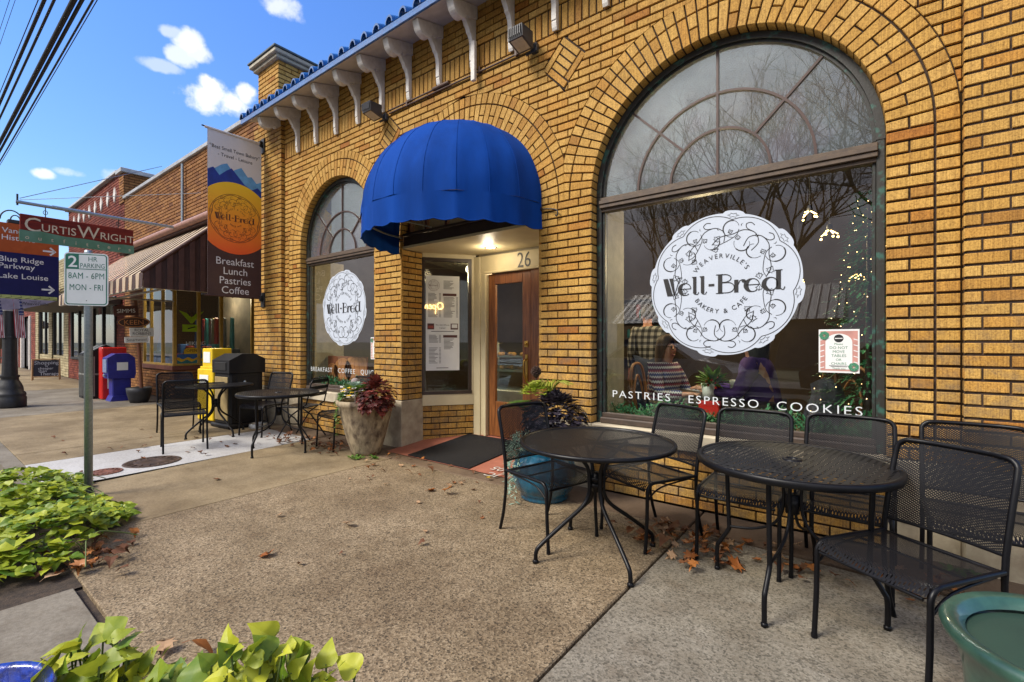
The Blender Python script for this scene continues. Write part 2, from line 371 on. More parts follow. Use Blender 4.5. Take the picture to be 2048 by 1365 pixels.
WH = mat('white_vinyl', (.50, .55, .63), .5, col2=(.48, .53, .61), spec=.2); BK = mat('black_vinyl', (.018, .017, .018), .5)
SIGNW = mat('sign_white', (.72, .74, .72), .4, col2=(.68, .70, .68)); SIGNG = mat('sign_green', (.01, .16, .10), .4)
# ---------------------------------------------------------------- ground
def ground_mat(name, cols, sc=150, big=((.36, (.72, .68, .62)), (.62, (1.08, 1.06, 1.04))), bump=.5, stain=.55, fine=.5):
    m, nt, N, L = newmat(name); p = N('ShaderNodeBsdfPrincipled'); o = N('ShaderNodeOutputMaterial'); L(p.outputs[0], o.inputs[0])
    g = N('ShaderNodeNewGeometry'); v = g.outputs['Position']
    vo = N('ShaderNodeTexVoronoi'); L(v, vo.inputs[0]); vo.inputs['Scale'].default_value = sc
    sp = N('ShaderNodeSeparateColor'); L(vo.outputs['Color'], sp.inputs[0])
    c = ramp(N, L, sp.outputs[0], [(i/(len(cols)-1), q) for i, q in enumerate(cols)])
    mid = tuple(sum(q[k] for q in cols)/len(cols) for k in range(3)); c = cmix(N, L, 1-fine, c, mid)
    c = cmix(N, L, .5, c, ramp(N, L, noise(N, L, v, 48, 4, .65), [(.34, (.62, .6, .58)), (.6, (1.14, 1.13, 1.12))]), 'MULTIPLY')
    c = cmix(N, L, 1., c, ramp(N, L, noise(N, L, v, 1.5, 7, .62), list(big)), 'MULTIPLY')
    c = cmix(N, L, stain, c, ramp(N, L, noise(N, L, v, 5.5, 7, .68), [(.33, (.62, .55, .48)), (.5, (1, 1, 1)), (.72, (1.14, 1.12, 1.08))]), 'MULTIPLY')
    vg = N('ShaderNodeTexVoronoi'); L(v, vg.inputs[0]); vg.inputs['Scale'].default_value = 2.6; gd = fmath(N, L, 'ADD', vg.outputs['Distance'], fmath(N, L, 'MULTIPLY', noise(N, L, v, 40, 3), .05))
    c = cmix(N, L, .8*stain, c, ramp(N, L, gd, [(.055, (.35, .32, .30)), (.085, (1, 1, 1))]), 'MULTIPLY')           # old gum and drip spots
    ss = noise(N, L, v, .55, 5, .6, (1, 1.6, 1)); c = cmix(N, L, stain, c, ramp(N, L, ss, [(.40, (.60, .55, .49)), (.52, (.96, .95, .93)), (.7, (1.10, 1.09, 1.06))]), 'MULTIPLY')
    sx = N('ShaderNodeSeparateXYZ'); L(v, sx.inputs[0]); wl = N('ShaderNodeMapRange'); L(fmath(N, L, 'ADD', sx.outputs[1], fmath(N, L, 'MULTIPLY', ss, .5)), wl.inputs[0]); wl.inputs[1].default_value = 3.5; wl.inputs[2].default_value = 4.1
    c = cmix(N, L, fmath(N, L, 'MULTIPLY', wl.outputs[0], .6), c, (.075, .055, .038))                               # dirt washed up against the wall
    L(c, p.inputs['Base Color']); p.inputs['Roughness'].default_value = .8; p.inputs['Specular IOR Level'].default_value = .35
    b = N('ShaderNodeBump'); b.inputs['Strength'].default_value = bump; b.inputs['Distance'].default_value = .004
    L(fmath(N, L, 'ADD', vo.outputs['Distance'], noise(N, L, v, 55, 5, .7)), b.inputs['Height']); L(b.outputs[0], p.inputs['Normal'])
    return m
AGG = ground_mat('exposed_aggregate', [(.055, .043, .027), (.18, .137, .084), (.265, .203, .127), (.35, .282, .188), (.14, .104, .063)], 120, fine=.95)
AGG2 = ground_mat('smooth_tan_concrete', [(.18, .14, .082), (.25, .197, .117), (.30, .24, .148)], 220, fine=.35, bump=.25)
AGG3 = ground_mat('grey_concrete', [(.09, .085, .068), (.20, .185, .15), (.28, .26, .215), (.24, .22, .18)], 110, fine=.85, bump=.4)
GREYC = ground_mat('worn_grey_concrete', [(.17, .155, .125), (.22, .20, .165)], 240, fine=.3, bump=.2)
WHITEC = ground_mat('new_pale_concrete', [(.40, .40, .40), (.46, .46, .455)], 260, big=((.36, (.9, .89, .88)), (.62, (1.04, 1.04, 1.04))), fine=.3, bump=.15, stain=.3)
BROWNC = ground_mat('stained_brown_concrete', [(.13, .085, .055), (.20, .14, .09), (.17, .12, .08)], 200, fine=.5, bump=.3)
ASPH = ground_mat('asphalt', [(.03, .03, .03), (.06, .06, .06), (.085, .083, .08)], 120, fine=.9)
SOIL = mat('dark_soil', (.06, .04, .025), .95, col2=(.025, .017, .012), scale=25, bump=.6, bscale=90)
TILE = mat('red_clay_tile', (.34, .12, .075), .6, col2=(.26, .085, .05), scale=6)
g = MB(); g.poly([(-900, -900, -.19), (900, -900, -.19), (900, 900, -.19), (-900, 900, -.19)]); struct(g.build('ground', mat('far_ground', (.10, .095, .07), .95, col2=(.05, .06, .03), scale=.2)))
g = MB(); g.poly([(-150, -7.6, -.15), (60, -7.6, -.15), (60, .69, -.15), (-150, .69, -.15)])
struct(g.build('road', ASPH))
g = MB()
for y in (-3.55, -3.35): g.box(-150, 60, y-.05, y+.05, -.149, -.146)
struct(g.build('road_centre_lines', mat('road_yellow', (.55, .36, .03), .7)))
g = MB(); g.box(-150, 60, -10.2, -7.6, -.15, 0); struct(g.build('far_pavement', GREYC))
g = MB(); g.box(-150, 60, -40, -10.2, -.16, -.03); struct(g.build('lawn', mat('dull_grass', (.07, .09, .03), .95, col2=(.10, .075, .035), scale=3, bump=.5)))
def slab(name, pts, m, z=0., th=.12, gap=.007):
    c = sum((Vector((x, y)) for x, y in pts), Vector((0, 0)))/len(pts); b = MB()
    P = []
    n = len(pts)
    for i in range(n):                                  # pull every edge in by the joint's half width
        a, q, d = Vector(pts[i-1]), Vector(pts[i]), Vector(pts[(i+1) % n])
        e1 = (q-a).normalized(); e2 = (d-q).normalized(); n1 = Vector((-e1.y, e1.x)); n2 = Vector((-e2.y, e2.x)); k = n1+n2
        P.append(q+k*(gap/max(.3, 1+n1.dot(n2))))
    lo = [(p.x, p.y, z-th) for p in P]; mi = [(p.x, p.y, z-.006) for p in P]; hi = [(p.x+(c.x-p.x)*.0+0, p.y, z) for p in P]
    ins = []
    for i in range(n):
        a, q, d = P[i-1], P[i], P[(i+1) % n]; e1 = (q-a).normalized(); e2 = (d-q).normalized(); n1 = Vector((-e1.y, e1.x)); n2 = Vector((-e2.y, e2.x)); k = n1+n2
        w = q+k*(.005/max(.3, 1+n1.dot(n2))); ins.append((w.x, w.y, z))
    V = lo+mi+ins; F = [(k*n+i, k*n+(i+1) % n, (k+1)*n+(i+1) % n, (k+1)*n+i) for k in (0, 1) for i in range(n)]+[tuple(2*n+i for i in range(n))]
    b.add(V, F); return struct(b.build(name, m))
g = MB(); g.poly([(-150, .72, -.03), (60, .72, -.03), (60, 3.9, -.03), (-150, 3.9, -.03)]); g.poly([(-5.8, -1.4, -.031), (60, -1.4, -.031), (60, .9, -.031), (-5.8, .9, -.031)])
struct(g.build('joint_dirt', SOIL))
g = MB(); g.box(-150, -5.78, .69, .84, -.15, -.002); g.box(-5.84, -5.7, -1.5, .69, -.15, -.003); g.box(-5.7, 60, -1.5, -1.36, -.15, -.002)
struct(g.build('kerb', GREYC))
slab('pavement', [(-4.36, .62), (-1.06, .62), (-1.06, 3.46), (-4.42, 3.46)], AGG)
slab('pavement', [(-1.06, .62), (.9, .62), (.9, 3.36), (-1.06, 3.46)], AGG3)
slab('pavement', [(.9, .62), (8, .62), (8, 3.3), (.9, 3.36)], AGG3)
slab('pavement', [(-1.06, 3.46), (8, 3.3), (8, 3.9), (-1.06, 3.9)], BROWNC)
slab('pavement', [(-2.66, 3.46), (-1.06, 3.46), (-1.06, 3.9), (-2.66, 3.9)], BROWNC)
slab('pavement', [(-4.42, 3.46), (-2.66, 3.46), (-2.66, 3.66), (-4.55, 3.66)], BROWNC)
slab('pavement', [(-6.0, 1.0), (-4.36, 1.0), (-4.42, 3.44), (-6.16, 3.44)], AGG2)
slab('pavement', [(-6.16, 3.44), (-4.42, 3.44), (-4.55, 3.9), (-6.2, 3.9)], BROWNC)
slab('pavement', [(-7.36, .84), (-5.86, .84), (-6.2, 3.5), (-7.44, 3.5)], WHITEC, gap=.003)
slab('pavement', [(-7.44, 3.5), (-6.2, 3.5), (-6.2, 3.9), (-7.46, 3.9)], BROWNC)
slab('pavement', [(-8.1, .84), (-7.36, .84), (-7.46, 3.9), (-8.1, 3.9)], AGG2)
slab('pavement', [(-12.25, .84), (-8.1, .84), (-8.1, 3.9), (-12.35, 3.9)], AGG2)
slab('pavement', [(-12.9, 3.9), (-8.1, 3.9), (-8.1, 6.2), (-12.9, 6.2)], AGG2)
slab('pavement', [(-14.8, .84), (-12.25, .84), (-12.35, 3.9), (-14.8, 3.9)], GREYC)
slab('pavement', [(-18.5, .84), (-14.8, .84), (-14.8, 3.9), (-18.5, 3.9)], GREYC)
slab('pavement', [(-24, .84), (-18.5, .84), (-18.5, 3.9), (-24, 3.9)], AGG2)
slab('pavement', [(-150, .84), (-24, .84), (-24, 3.9), (-150, 3.9)], AGG2)
slab('pavement', [(-3.5, -1.36), (8, -1.36), (8, .60), (-3.5, .60)], GREYC, z=-.004, gap=.012)
g = MB(); g.grid(lambda u, v: (-5.7+2.2*u, -1.35+2.35*v, -.016), 2, 2); struct(g.build('planting_soil', SOIL))
# sloping tiled floor of the entrance
g = MB()
def ramp_z(y): return .0+.092*max(0, min(1, (y-3.66)/1.14))
g.grid(lambda u, v: (-4.75+2.2*u, 3.66+1.2*v, ramp_z(3.66+1.2*v)+.002), 1, 8); struct(g.build('entrance_tile_floor', TILE))
# ---------------------------------------------------------------- brick laying
BH, BL, J, JV = .075, .23, .0155, .010
def clip(poly, n, d):                                   # keep the side of a 2-D convex polygon where n.p <= d
    out = []
    for i in range(len(poly)):
        a, b = poly[i-1], poly[i]; da = n[0]*a[0]+n[1]*a[1]-d; db = n[0]*b[0]+n[1]*b[1]-d
        if (da <= 0) != (db <= 0): t = da/(da-db); out.append((a[0]+(b[0]-a[0])*t, a[1]+(b[1]-a[1])*t))
        if db <= 0: out.append(b)
    return out
def brick(mb, poly, O, U, Nn, depth=.03, r=None, m=0):
    if len(poly) < 3: return
    A = sum(poly[i-1][0]*poly[i][1]-poly[i][0]*poly[i-1][1] for i in range(len(poly)))/2
    if abs(A) < 2e-4: return
    if A < 0: poly = poly[::-1]
    cx = sum(p[0] for p in poly)/len(poly); cz = sum(p[1] for p in poly)/len(poly); n = len(poly); c = .0032; o = rnd(-.0015, .0015); tx = rnd(-.012, .012)
    def at(p, d): return (O[0]+U[0]*p[0]+Nn[0]*d, O[1]+U[1]*p[0]+Nn[1]*d, O[2]+p[1])
    def ins(p):
        dx, dz = cx-p[0], cz-p[1]; return (p[0]+max(-c, min(c, dx)), p[1]+max(-c, min(c, dz)))
    V = [at(ins(p), o+tx*(p[0]-cx)) for p in poly]+[at(p, o-c+tx*(p[0]-cx)) for p in poly]+[at(p, -depth) for p in poly]
    F = [tuple(range(n))]+[(k*n+n+i, k*n+n+(i+1) % n, k*n+(i+1) % n, k*n+i) for k in (0, 1) for i in range(n)]
    mb.add(V, F, m, rnd() if r is None else r)
def field(mb, mo, O, U, Nn, u0, u1, z0, z1, obst=(), bl=BL, bh=BH, depth=.03, start=0, m=0, phase=0.):
    nrow = max(1, round((z1-z0)/bh)); h = (z1-z0)/nrow; zz = Vector((0, 0, 1))
    for k in range(nrow):
        zb, zt = z0+k*h, z0+(k+1)*h; zm = (zb+zt)/2; iv = [((u0, u0), (u1, u1))]
        for ob in obst:
            q = ob(zm)
            if q is None: continue
            qb, qt = ob(zb, True) or q, ob(zt, True) or q; new = []
            for (l, r_) in iv:
                if qb[1] <= l[0] and qt[1] <= l[1] or qb[0] >= r_[0] and qt[0] >= r_[1]: new.append((l, r_)); continue
                if q[0] > (l[0]+l[1])/2+.012: new.append((l, (qb[0], qt[0])))
                if q[1] < (r_[0]+r_[1])/2-.012: new.append(((qb[1], qt[1]), r_))
            iv = new
        for l, r_ in iv:
            if max(r_) - min(l) < .02: continue
            if mo is not None:
                P = [(l[0], zb), (r_[0], zb), (r_[1], zt), (l[1], zt)]
                mo.poly([(O[0]+U[0]*p[0]-Nn[0]*.017, O[1]+U[1]*p[0]-Nn[1]*.017, O[2]+p[1]) for p in P])
            a, b = zb+J/2, zt-J/2; ph = phase+((k+start) % 2)*bl/2; i0 = math.floor((min(l)-ph)/bl); i1 = math.ceil((max(r_)-ph)/bl)
            for i in range(i0, i1+1):
                x0, x1 = ph+i*bl+JV/2, ph+(i+1)*bl-JV/2
                P = [(x0, a), (x1, a), (x1, b), (x0, b)]
                dl = l[1]-l[0]; dr = r_[1]-r_[0]; H = zt-zb
                P = clip(P, (-1, dl/H), -(l[0]+.004)+dl/H*zb) if P else P       # right of the sloping left end
                P = clip(P, (1, -dr/H), (r_[0]-.004)-dr/H*zb) if P else P
                brick(mb, P, O, U, Nn, depth, None, m)
def ring(mb, mo, O, U, Nn, cx, cz, R, lo, hi, a0=0., a1=pi, depth=.11):
    n = round(pi*(R+.11)/.075)
    for i in range(n):
        t0, t1 = a0+(a1-a0)*i/n, a0+(a1-a0)*(i+1)/n
        def quad(r0, r1):
            g0, g1 = .0065/r0, .0065/r1
            P = [(cx+r0*cos(t0+g0), cz+r0*sin(t0+g0)), (cx+r1*cos(t0+g1), cz+r1*sin(t0+g1)), (cx+r1*cos(t1-g1), cz+r1*sin(t1-g1)), (cx+r0*cos(t1-g0), cz+r0*sin(t1-g0))]
            P = clip(P, (-1, 0), -lo); P = clip(P, (1, 0), hi) if P else P; return P
        r = min(.8, rnd()) if rnd() < .9 else rnd(.8, 1)
        if i % 2: brick(mb, quad(R, R+.228), O, U, Nn, depth, r)
        else: brick(mb, quad(R, R+.108), O, U, Nn, depth, r); brick(mb, quad(R+.12, R+.228), O, U, Nn, depth, rnd(0, .9))
        brick(mb, quad(R+.242, R+.348), O, U, Nn, depth, rnd(0, .95))
        m_ = [(R+.004, R+.352)]
        for r0, r1 in m_:
            P = [(cx+r0*cos(t0), cz+r0*sin(t0)), (cx+r1*cos(t0), cz+r1*sin(t0)), (cx+r1*cos(t1), cz+r1*sin(t1)), (cx+r0*cos(t1), cz+r0*sin(t1))]
            P = clip(P, (-1, 0), -lo); P = clip(P, (1, 0), hi) if P else P
            if len(P) > 2: mo.poly([(O[0]+U[0]*p[0]-Nn[0]*.017, O[1]+U[1]*p[0]-Nn[1]*.017, O[2]+p[1]) for p in P])
        P = [(cx+(R+.006)*cos(t), cz+(R+.006)*sin(t)) for t in (t0, t1)]
        if lo <= P[0][0] <= hi and lo <= P[1][0] <= hi:
            mo.add([(O[0]+U[0]*p[0]-Nn[0]*d, O[1]+U[1]*p[0]-Nn[1]*d, O[2]+p[1]) for p in P for d in (.013, .12)], [(0, 1, 3, 2)])
def jamb(mb, mo, O, U, Nn, x, sgn, z0, z1, depth=.11):  # toothed jamb beside an opening: full brick / two halves, then a header
    n = round((z1-z0)/.075); h = (z1-z0)/n
    for k in range(n):
        a, b = z0+k*h+J/2, z0+(k+1)*h-J/2
        def q(r0, r1): return [(x+sgn*r0, a), (x+sgn*r1, a), (x+sgn*r1, b), (x+sgn*r0, b)]
        if k % 2: brick(mb, q(0, .228), O, U, Nn, depth)
        else: brick(mb, q(0, .108), O, U, Nn, depth); brick(mb, q(.12, .228), O, U, Nn, depth)
        brick(mb, q(.242, .348), O, U, Nn, depth)
    P = [(x+sgn*.004, z0), (x+sgn*.352, z0), (x+sgn*.352, z1), (x+sgn*.004, z1)]
    mo.poly([(O[0]+U[0]*p[0]-Nn[0]*.017, O[1]+U[1]*p[0]-Nn[1]*.017, O[2]+p[1]) for p in P])
    mo.add([(O[0]+U[0]*(x+sgn*.006)-Nn[0]*d, O[1]+U[1]*(x+sgn*.006)-Nn[1]*d, O[2]+z) for z in (z0, z1) for d in (.013, .12)], [(0, 1, 3, 2)])
# ---------------------------------------------------------------- the bakery
FY = 3.88
BK_ = thing('bakery_building', 'buff brick bakery with arched windows, blue tiled eave and cream entrance', 'building', (-3.7, FY, 0))
O0, UX, NY = (0, FY, 0), (1, 0, 0), (0, -1, 0)
OPEN = [(-7.2, -5.306, .947, 2.82), (-4.734, -2.637, 1.0485, 2.70), (-2.05, .075, 1.0625, 2.70)]   # x0, x1, radius, springing
wall, mort = MB(), MB()
def o_open(x0, x1, ext0=0, ext1=0, zlo=.6, zs=2.7):
    return lambda z, e=False: (x0-ext0, x1+ext1) if (zlo <= z <= zs+1e-6 or e) else None
def o_disc(cx, cz, r):
    def f(z, e=False):
        if z < cz-1e-6 and not e: return None
        d = r*r-max(0, z-cz)**2
        if d <= 0: return (cx, cx) if e else None
        q = sqrt(d); return (cx-q, cx+q)
    return f
def o_diam(cx, cz, hw, hh):
    def f(z, e=False):
        k = 1-abs(z-cz)/hh
        if k <= 0: return (cx, cx) if e else None
        return (cx-hw*k, cx+hw*k)
    return f
DIAM = [(-2.345, 4.03), (-4.985, 4.03)]
low = [o_open(-7.2, -5.306, .352, 0, .6, 2.82), o_open(-4.734, -2.637, 0, 0, 0, 2.7), o_open(-2.05, .075, 0, .352, .6, 2.7)]
mids = [((a+b)/2, zs, R) for a, b, R, zs in OPEN]
up = [o_disc(c, zs, R+.352) for c, zs, R in mids]+[o_diam(x, z, .25, .26) for x, z in DIAM]
field(wall, mort, O0, UX, NY, -7.70, .432, .60, 2.70, low)
field(wall, mort, O0, UX, NY, -7.70, .432, 2.70, 4.35, [o_open(-7.2, -5.306, .352, 0, .6, 2.82)]+up)
pm1, pm2 = (-5.306-4.734)/2, (-2.637-2.05)/2
ring(wall, mort, O0, UX, NY, mids[0][0], 2.82, OPEN[0][2], -9, pm1); ring(wall, mort, O0, UX, NY, mids[1][0], 2.70, OPEN[1][2], pm1, pm2); ring(wall, mort, O0, UX, NY, mids[2][0], 2.70, OPEN[2][2], pm2, 9)
jamb(wall, mort, O0, UX, NY, -7.2, -1, .6, 2.82); jamb(wall, mort, O0, UX, NY, .075, 1, .6, 2.70)
# plain reveals of the other jambs
for x, s, zs in ((-5.306, 1, 2.82), (-2.05, -1, 2.70)):
    field(wall, None, (x, FY, 0), (0, 1, 0), (-s, 0, 0), 0.0, .115, .6, zs, bl=.23, depth=.03)
    mort.box(x+s*.012, x+s*.02, FY+.012, FY+.2, .6, zs)
# below the windows: brick under a stone sill; stone bases on the piers
field(wall, mort, (0, FY+.03, 0), UX, NY, -7.2, -5.306, 0, .46); field(wall, mort, (0, FY+.03, 0), UX, NY, -2.05, .075, 0, .46)
# frieze: a soldier course, then running bond behind the brackets
mort.poly([(-7.7, FY+.013, 4.35), (1.2, FY+.013, 4.35), (1.2, FY+.013, 4.605), (-7.7, FY+.013, 4.605)])
x = -7.7
while x < 1.2:
    brick(wall, [(x+J/2, 4.357), (x+.075-J/2, 4.357), (x+.075-J/2, 4.595), (x+J/2, 4.595)], O0, UX, NY); x += .075
field(wall, mort, O0, UX, NY, -7.7, 1.2, 4.605, 5.06)
field(wall, mort, O0, UX, NY, .432, 1.2, 4.05, 4.35)
# lozenges of raised brick
for cx, cz in DIAM:
    hw, hh = .24, .25; mort.poly([(cx-hw-.01, FY+.013, cz), (cx, FY+.013, cz-hh-.01), (cx+hw+.01, FY+.013, cz), (cx, FY+.013, cz+hh+.01)])
    e = Vector((hw, hh)).normalized(); p = Vector((-hw, hh)).normalized(); Ls = sqrt(hw*hw+hh*hh); w = .07
    def Q(a0, a1, b0, b1): return [tuple(Vector((cx, cz-hh))+e*a+p*b) for a, b in ((a0, b0), (a1, b0), (a1, b1), (a0, b1))]
    g_ = J/2
    for a0, a1, b0, b1 in ((0, w, 0, Ls-w), (w, Ls, 0, w), (Ls-w, Ls, w, Ls), (0, Ls-w, Ls-w, Ls)): brick(wall, Q(a0+g_, a1-g_, b0+g_, b1-g_), O0, UX, NY, .03)
    k = 3; s = (Ls-2*w)/k
    for i in range(k): brick(wall, Q(w+i*s+g_, w+(i+1)*s-g_, w+g_, Ls-w-g_), O0, UX, NY, .03)
# pilasters, returns, side of the entrance pier
PO = (0, FY-.06, 0)
for x0, x1, zt in ((-8.66, -7.70, 5.06), (.432, 1.2, 4.05)):
    field(wall, mort, PO, UX, NY, x0, x1, .6, zt, start=1, phase=x1)
    for xx, s in ((x0, -1), (x1, 1)): field(wall, None, (xx, FY-.06, 0), (0, 1, 0), (s, 0, 0), .0, .075, .6, zt, bl=.15, depth=.02)
    mort.box(x0+.012, x1-.012, FY-.05, FY+.02, .6, zt)
field(wall, mort, (-4.734, FY, 0), (0, 1, 0), (1, 0, 0), 0, .35, .6, 2.6, start=1); field(wall, mort, (-2.637, FY, 0), (0, 1, 0), (-1, 0, 0), 0, .35, .6, 2.6, start=1)
# canted sides of the entrance under the side windows
CA, CB = Vector((-4.734, 4.23, 0)), Vector((-4.30, 4.80, 0)); CU = (CB-CA).normalized(); CN = (CU.y, -CU.x, 0); CLEN = (CB-CA).length
DA, DB = Vector((-2.637, 4.23, 0)), Vector((-3.07, 4.80, 0)); DU = (DB-DA).normalized(); DN = (-DU.y, DU.x, 0)
field(wall, mort, tuple(CA), tuple(CU), CN, 0, CLEN, .02, .50); field(wall, mort, tuple(DA), tuple(DU), DN, 0, CLEN, .02, .50)
wall.build('brick_wall', BUFF, BK_); mort.build('mortar', MORTAR, BK_)
st = MB()
for x0, x1, y0, y1, zt in ((-5.31, -4.728, FY-.006, FY+.36, .598), (-2.643, -2.045, FY-.006, FY+.36, .598), (.07, .43, FY-.004, FY+.3, .598), (-7.69, -7.19, FY-.004, FY+.3, .598)):
    st.bbox(x0, x1, y0, y1, -.02, zt, .008); st.build('stone_base', STONE, BK_); st = MB()
for x0, x1 in ((-8.67, -7.69), (.43, 1.21)): st.bbox(x0, x1, FY-.075, FY+.3, -.02, .597, .01); st.build('stone_base', STONE, BK_); st = MB()
core = MB()                                            # side walls, back wall and flat roof of the block
core.box(-8.6, -8.45, 3.96, 12, 0, 5.0); core.box(1.05, 1.15, 3.98, 12, 0, 5.0); core.box(-8.6, 1.15, 11.9, 12, 0, 5.0); core.box(-8.55, 1.1, 4.5, 11.95, 4.7, 4.95)
core.build('rear_walls', MORTAR, BK_)
for x0, x1 in ((-7.19, -5.31), (-2.045, .07)):
    s = MB(); s.bbox(x0, x1, FY-.012, FY+.16, .462, .60, .008); s.build('stone_sill', mat('sill_stone', (.50, .44, .32), .8, col2=(.38, .32, .23), scale=6), BK_)
# ---------------------------------------------------------------- windows
def arch_bar(mb, cx, cz, r, w, y0, y1, a0=0., a1=pi, n=36, m=0):
    V = []
    for i in range(n+1):
        t = a0+(a1-a0)*i/n
        for rr, y in ((r, y0), (r+w, y0), (r+w, y1), (r, y1)): V.append((cx+rr*cos(t), y, cz+rr*sin(t)))
    mb.add(V, [(i*4+j, i*4+(j+1) % 4, (i+1)*4+(j+1) % 4, (i+1)*4+j) for i in range(n) for j in range(4)], m)
def window(x0, x1, R, zs, sill=.60, hub=(.37, .66)):
    cx = (x0+x1)/2; yf = FY+.098; fw = .052
    fr = MB()
    for a, b in ((x0+.002, x0+fw), (x1-fw, x1-.002)):
        fr.bbox(a, b, yf, yf+.09, sill, zs, .006); 
    for a, b in ((x0+fw, x0+fw+.022), (x1-fw-.022, x1-fw)): fr.bbox(a, b, yf+.025, yf+.08, sill+.09, 2.56, .004)
    arch_bar(fr, cx, zs, R-fw, fw-.003, yf, yf+.09); arch_bar(fr, cx, zs, R-fw-.02, .02, yf+.025, yf+.07)
    f = fr.build('frame', PATINA, BK_)
    sb = MB(); sb.bbox(x0+fw, x1-fw, yf-.035, yf+.09, sill+.002, sill+.055, .008); sb.bbox(x0+fw, x1-fw, yf+.012, yf+.08, sill+.055, sill+.092, .004); sb.build('bottom_rail', BRONZE, BK_)
    tb = MB()
    for za, zb_, d in ((2.555, 2.585, .004), (2.585, 2.62, -.022), (2.62, 2.655, -.034), (2.655, 2.685, -.010)): tb.bbox(x0+fw-.01, x1-fw+.01, yf+d, yf+.085, za, zb_, .004)
    tb.build('transom_bar', mat('transom_brown', (.10, .066, .04), .5, col2=(.06, .04, .027), scale=14), BK_)
    mu = MB(); z0 = 2.685; yb = yf+.03; k = R/1.0625
    for r in hub: arch_bar(mu, cx, z0, r*k, .018, yb, yb+.024, n=30)
    for t in (pi/4, pi/2, 3*pi/4):
        ra = 0 if abs(t-pi/2) < .1 else hub[0]*k; rb = R-fw-.004+(zs-z0)*sin(t); d = Vector((cos(t), 0, sin(t))); q = Vector((-sin(t), 0, cos(t)))*.009
        a, b = Vector((cx, yb+.001, z0))+d*ra, Vector((cx, yb+.001, z0))+d*rb; mu.prism([a-q, b-q, b+q, a+q], (0, .02, 0))
    mu.build('muntins', mat('muntin_brown', (.055, .024, .017), .5), BK_)
    gl = MB(); gl.box(x0+fw, x1-fw, yf+.04, yf+.046, sill+.06, 2.57); gl.build('display_pane', GLASS, BK_)
    fp = [(cx+(R-fw)*cos(t), yf+.041, zs+(R-fw)*sin(t)) for t in [pi*i/40 for i in range(41)]]
    fp = [(cx+R-fw, yf+.041, 2.67)]+fp+[(cx-R+fw, yf+.041, 2.67)]
    gp = MB(); gp.prism(fp, (0, .006, 0)); gp.build('fanlight_pane', FANGLASS, BK_)
window(*OPEN[0]); window(*OPEN[2])
# ---------------------------------------------------------------- the entrance recess
e = MB()
e.bbox(-4.20, -4.09, 4.79, 4.90, .09, 2.28, .006); e.bbox(-4.32, -4.20, 4.775, 4.9, .06, 2.5, .006); e.bbox(-3.16, -3.05, 4.775, 4.9, .06, 2.5, .006)
e.bbox(-4.2, -3.16, 4.79, 4.9, 2.28, 2.5, .004); e.bbox(-4.12, -3.2, 4.76, 4.80, 2.255, 2.285, .006); e.bbox(-4.13, -4.09, 4.762, 4.80, .09, 2.255, .006)
e.build('door_surround', CREAMP, BK_)
c = MB(); c.prism([(-4.75, 3.90, 2.53), (-2.62, 3.90, 2.53), (-2.62, 4.24, 2.53), (-3.05, 4.82, 2.53), (-4.32, 4.82, 2.53), (-4.75, 4.24, 2.53)], (0, 0, .03)); c.build('entrance_ceiling', CREAMP, BK_)
d = MB(); d.lathe([(.0, -.004), (.06, -.004), (.078, -.008), (.082, 0)], 24, (-3.78, 4.50, 2.529)); d.build('recessed_lamp', mat('lamp_chrome', (.7, .7, .68), .2, .9), BK_)
d = MB(); d.lathe([(0, -.0055), (.055, -.0055)], 20, (-3.78, 4.50, 2.529)); d.build('lamp_bulb', mat('lamp_glow', (.9, .85, .7), .4, emit=(1, .85, .6), est=5.), BK_)
def side(CA, CU, CN, name):
    A = Vector(CA); U = Vector(CU); N_ = Vector(CN)
    def ob(mb, u0, u1, z0, z1, d0, d1, m=0):
        P = [A+U*u0+N_*d0, A+U*u1+N_*d0, A+U*u1+N_*d1, A+U*u0+N_*d1]; mb.prism([(p.x, p.y, z0) for p in P], (0, 0, z1-z0), m)
    a = MB(); ob(a, 0, CLEN, .50, .645, -.06, .012); ob(a, CLEN-.055, CLEN, .645, 2.53, -.06, .006); ob(a, 0, CLEN-.055, 2.475, 2.53, -.06, .006); a.build('side_window_surround', CREAMP, BK_)
    b = MB(); ob(b, 0, CLEN-.055, .646, .69, -.05, .018); ob(b, CLEN-.10, CLEN-.056, .69, 2.474, -.05, .001); ob(b, 0, CLEN-.1, 2.43, 2.474, -.05, .001); ob(b, .0, .03, .69, 2.43, -.05, .0); b.build('side_window_frame', DWOOD, BK_)
    gl = MB(); ob(gl, .03, CLEN-.1, .69, 2.43, -.026, -.02); gl.build('side_pane', GLASS, BK_); return ob
ob = side(CA, CU, CN, 'l'); side(DA, DU, DN, 'r')
l = bpy.data.lights.new('entrance_lamp_light', 'POINT'); o = bpy.data.objects.new('entrance_lamp_light', l); COL.objects.link(o); o.location = (-3.78, 4.45, 2.44); l.energy = 3.2; l.color = (1, .84, .6); l.shadow_soft_size = .06
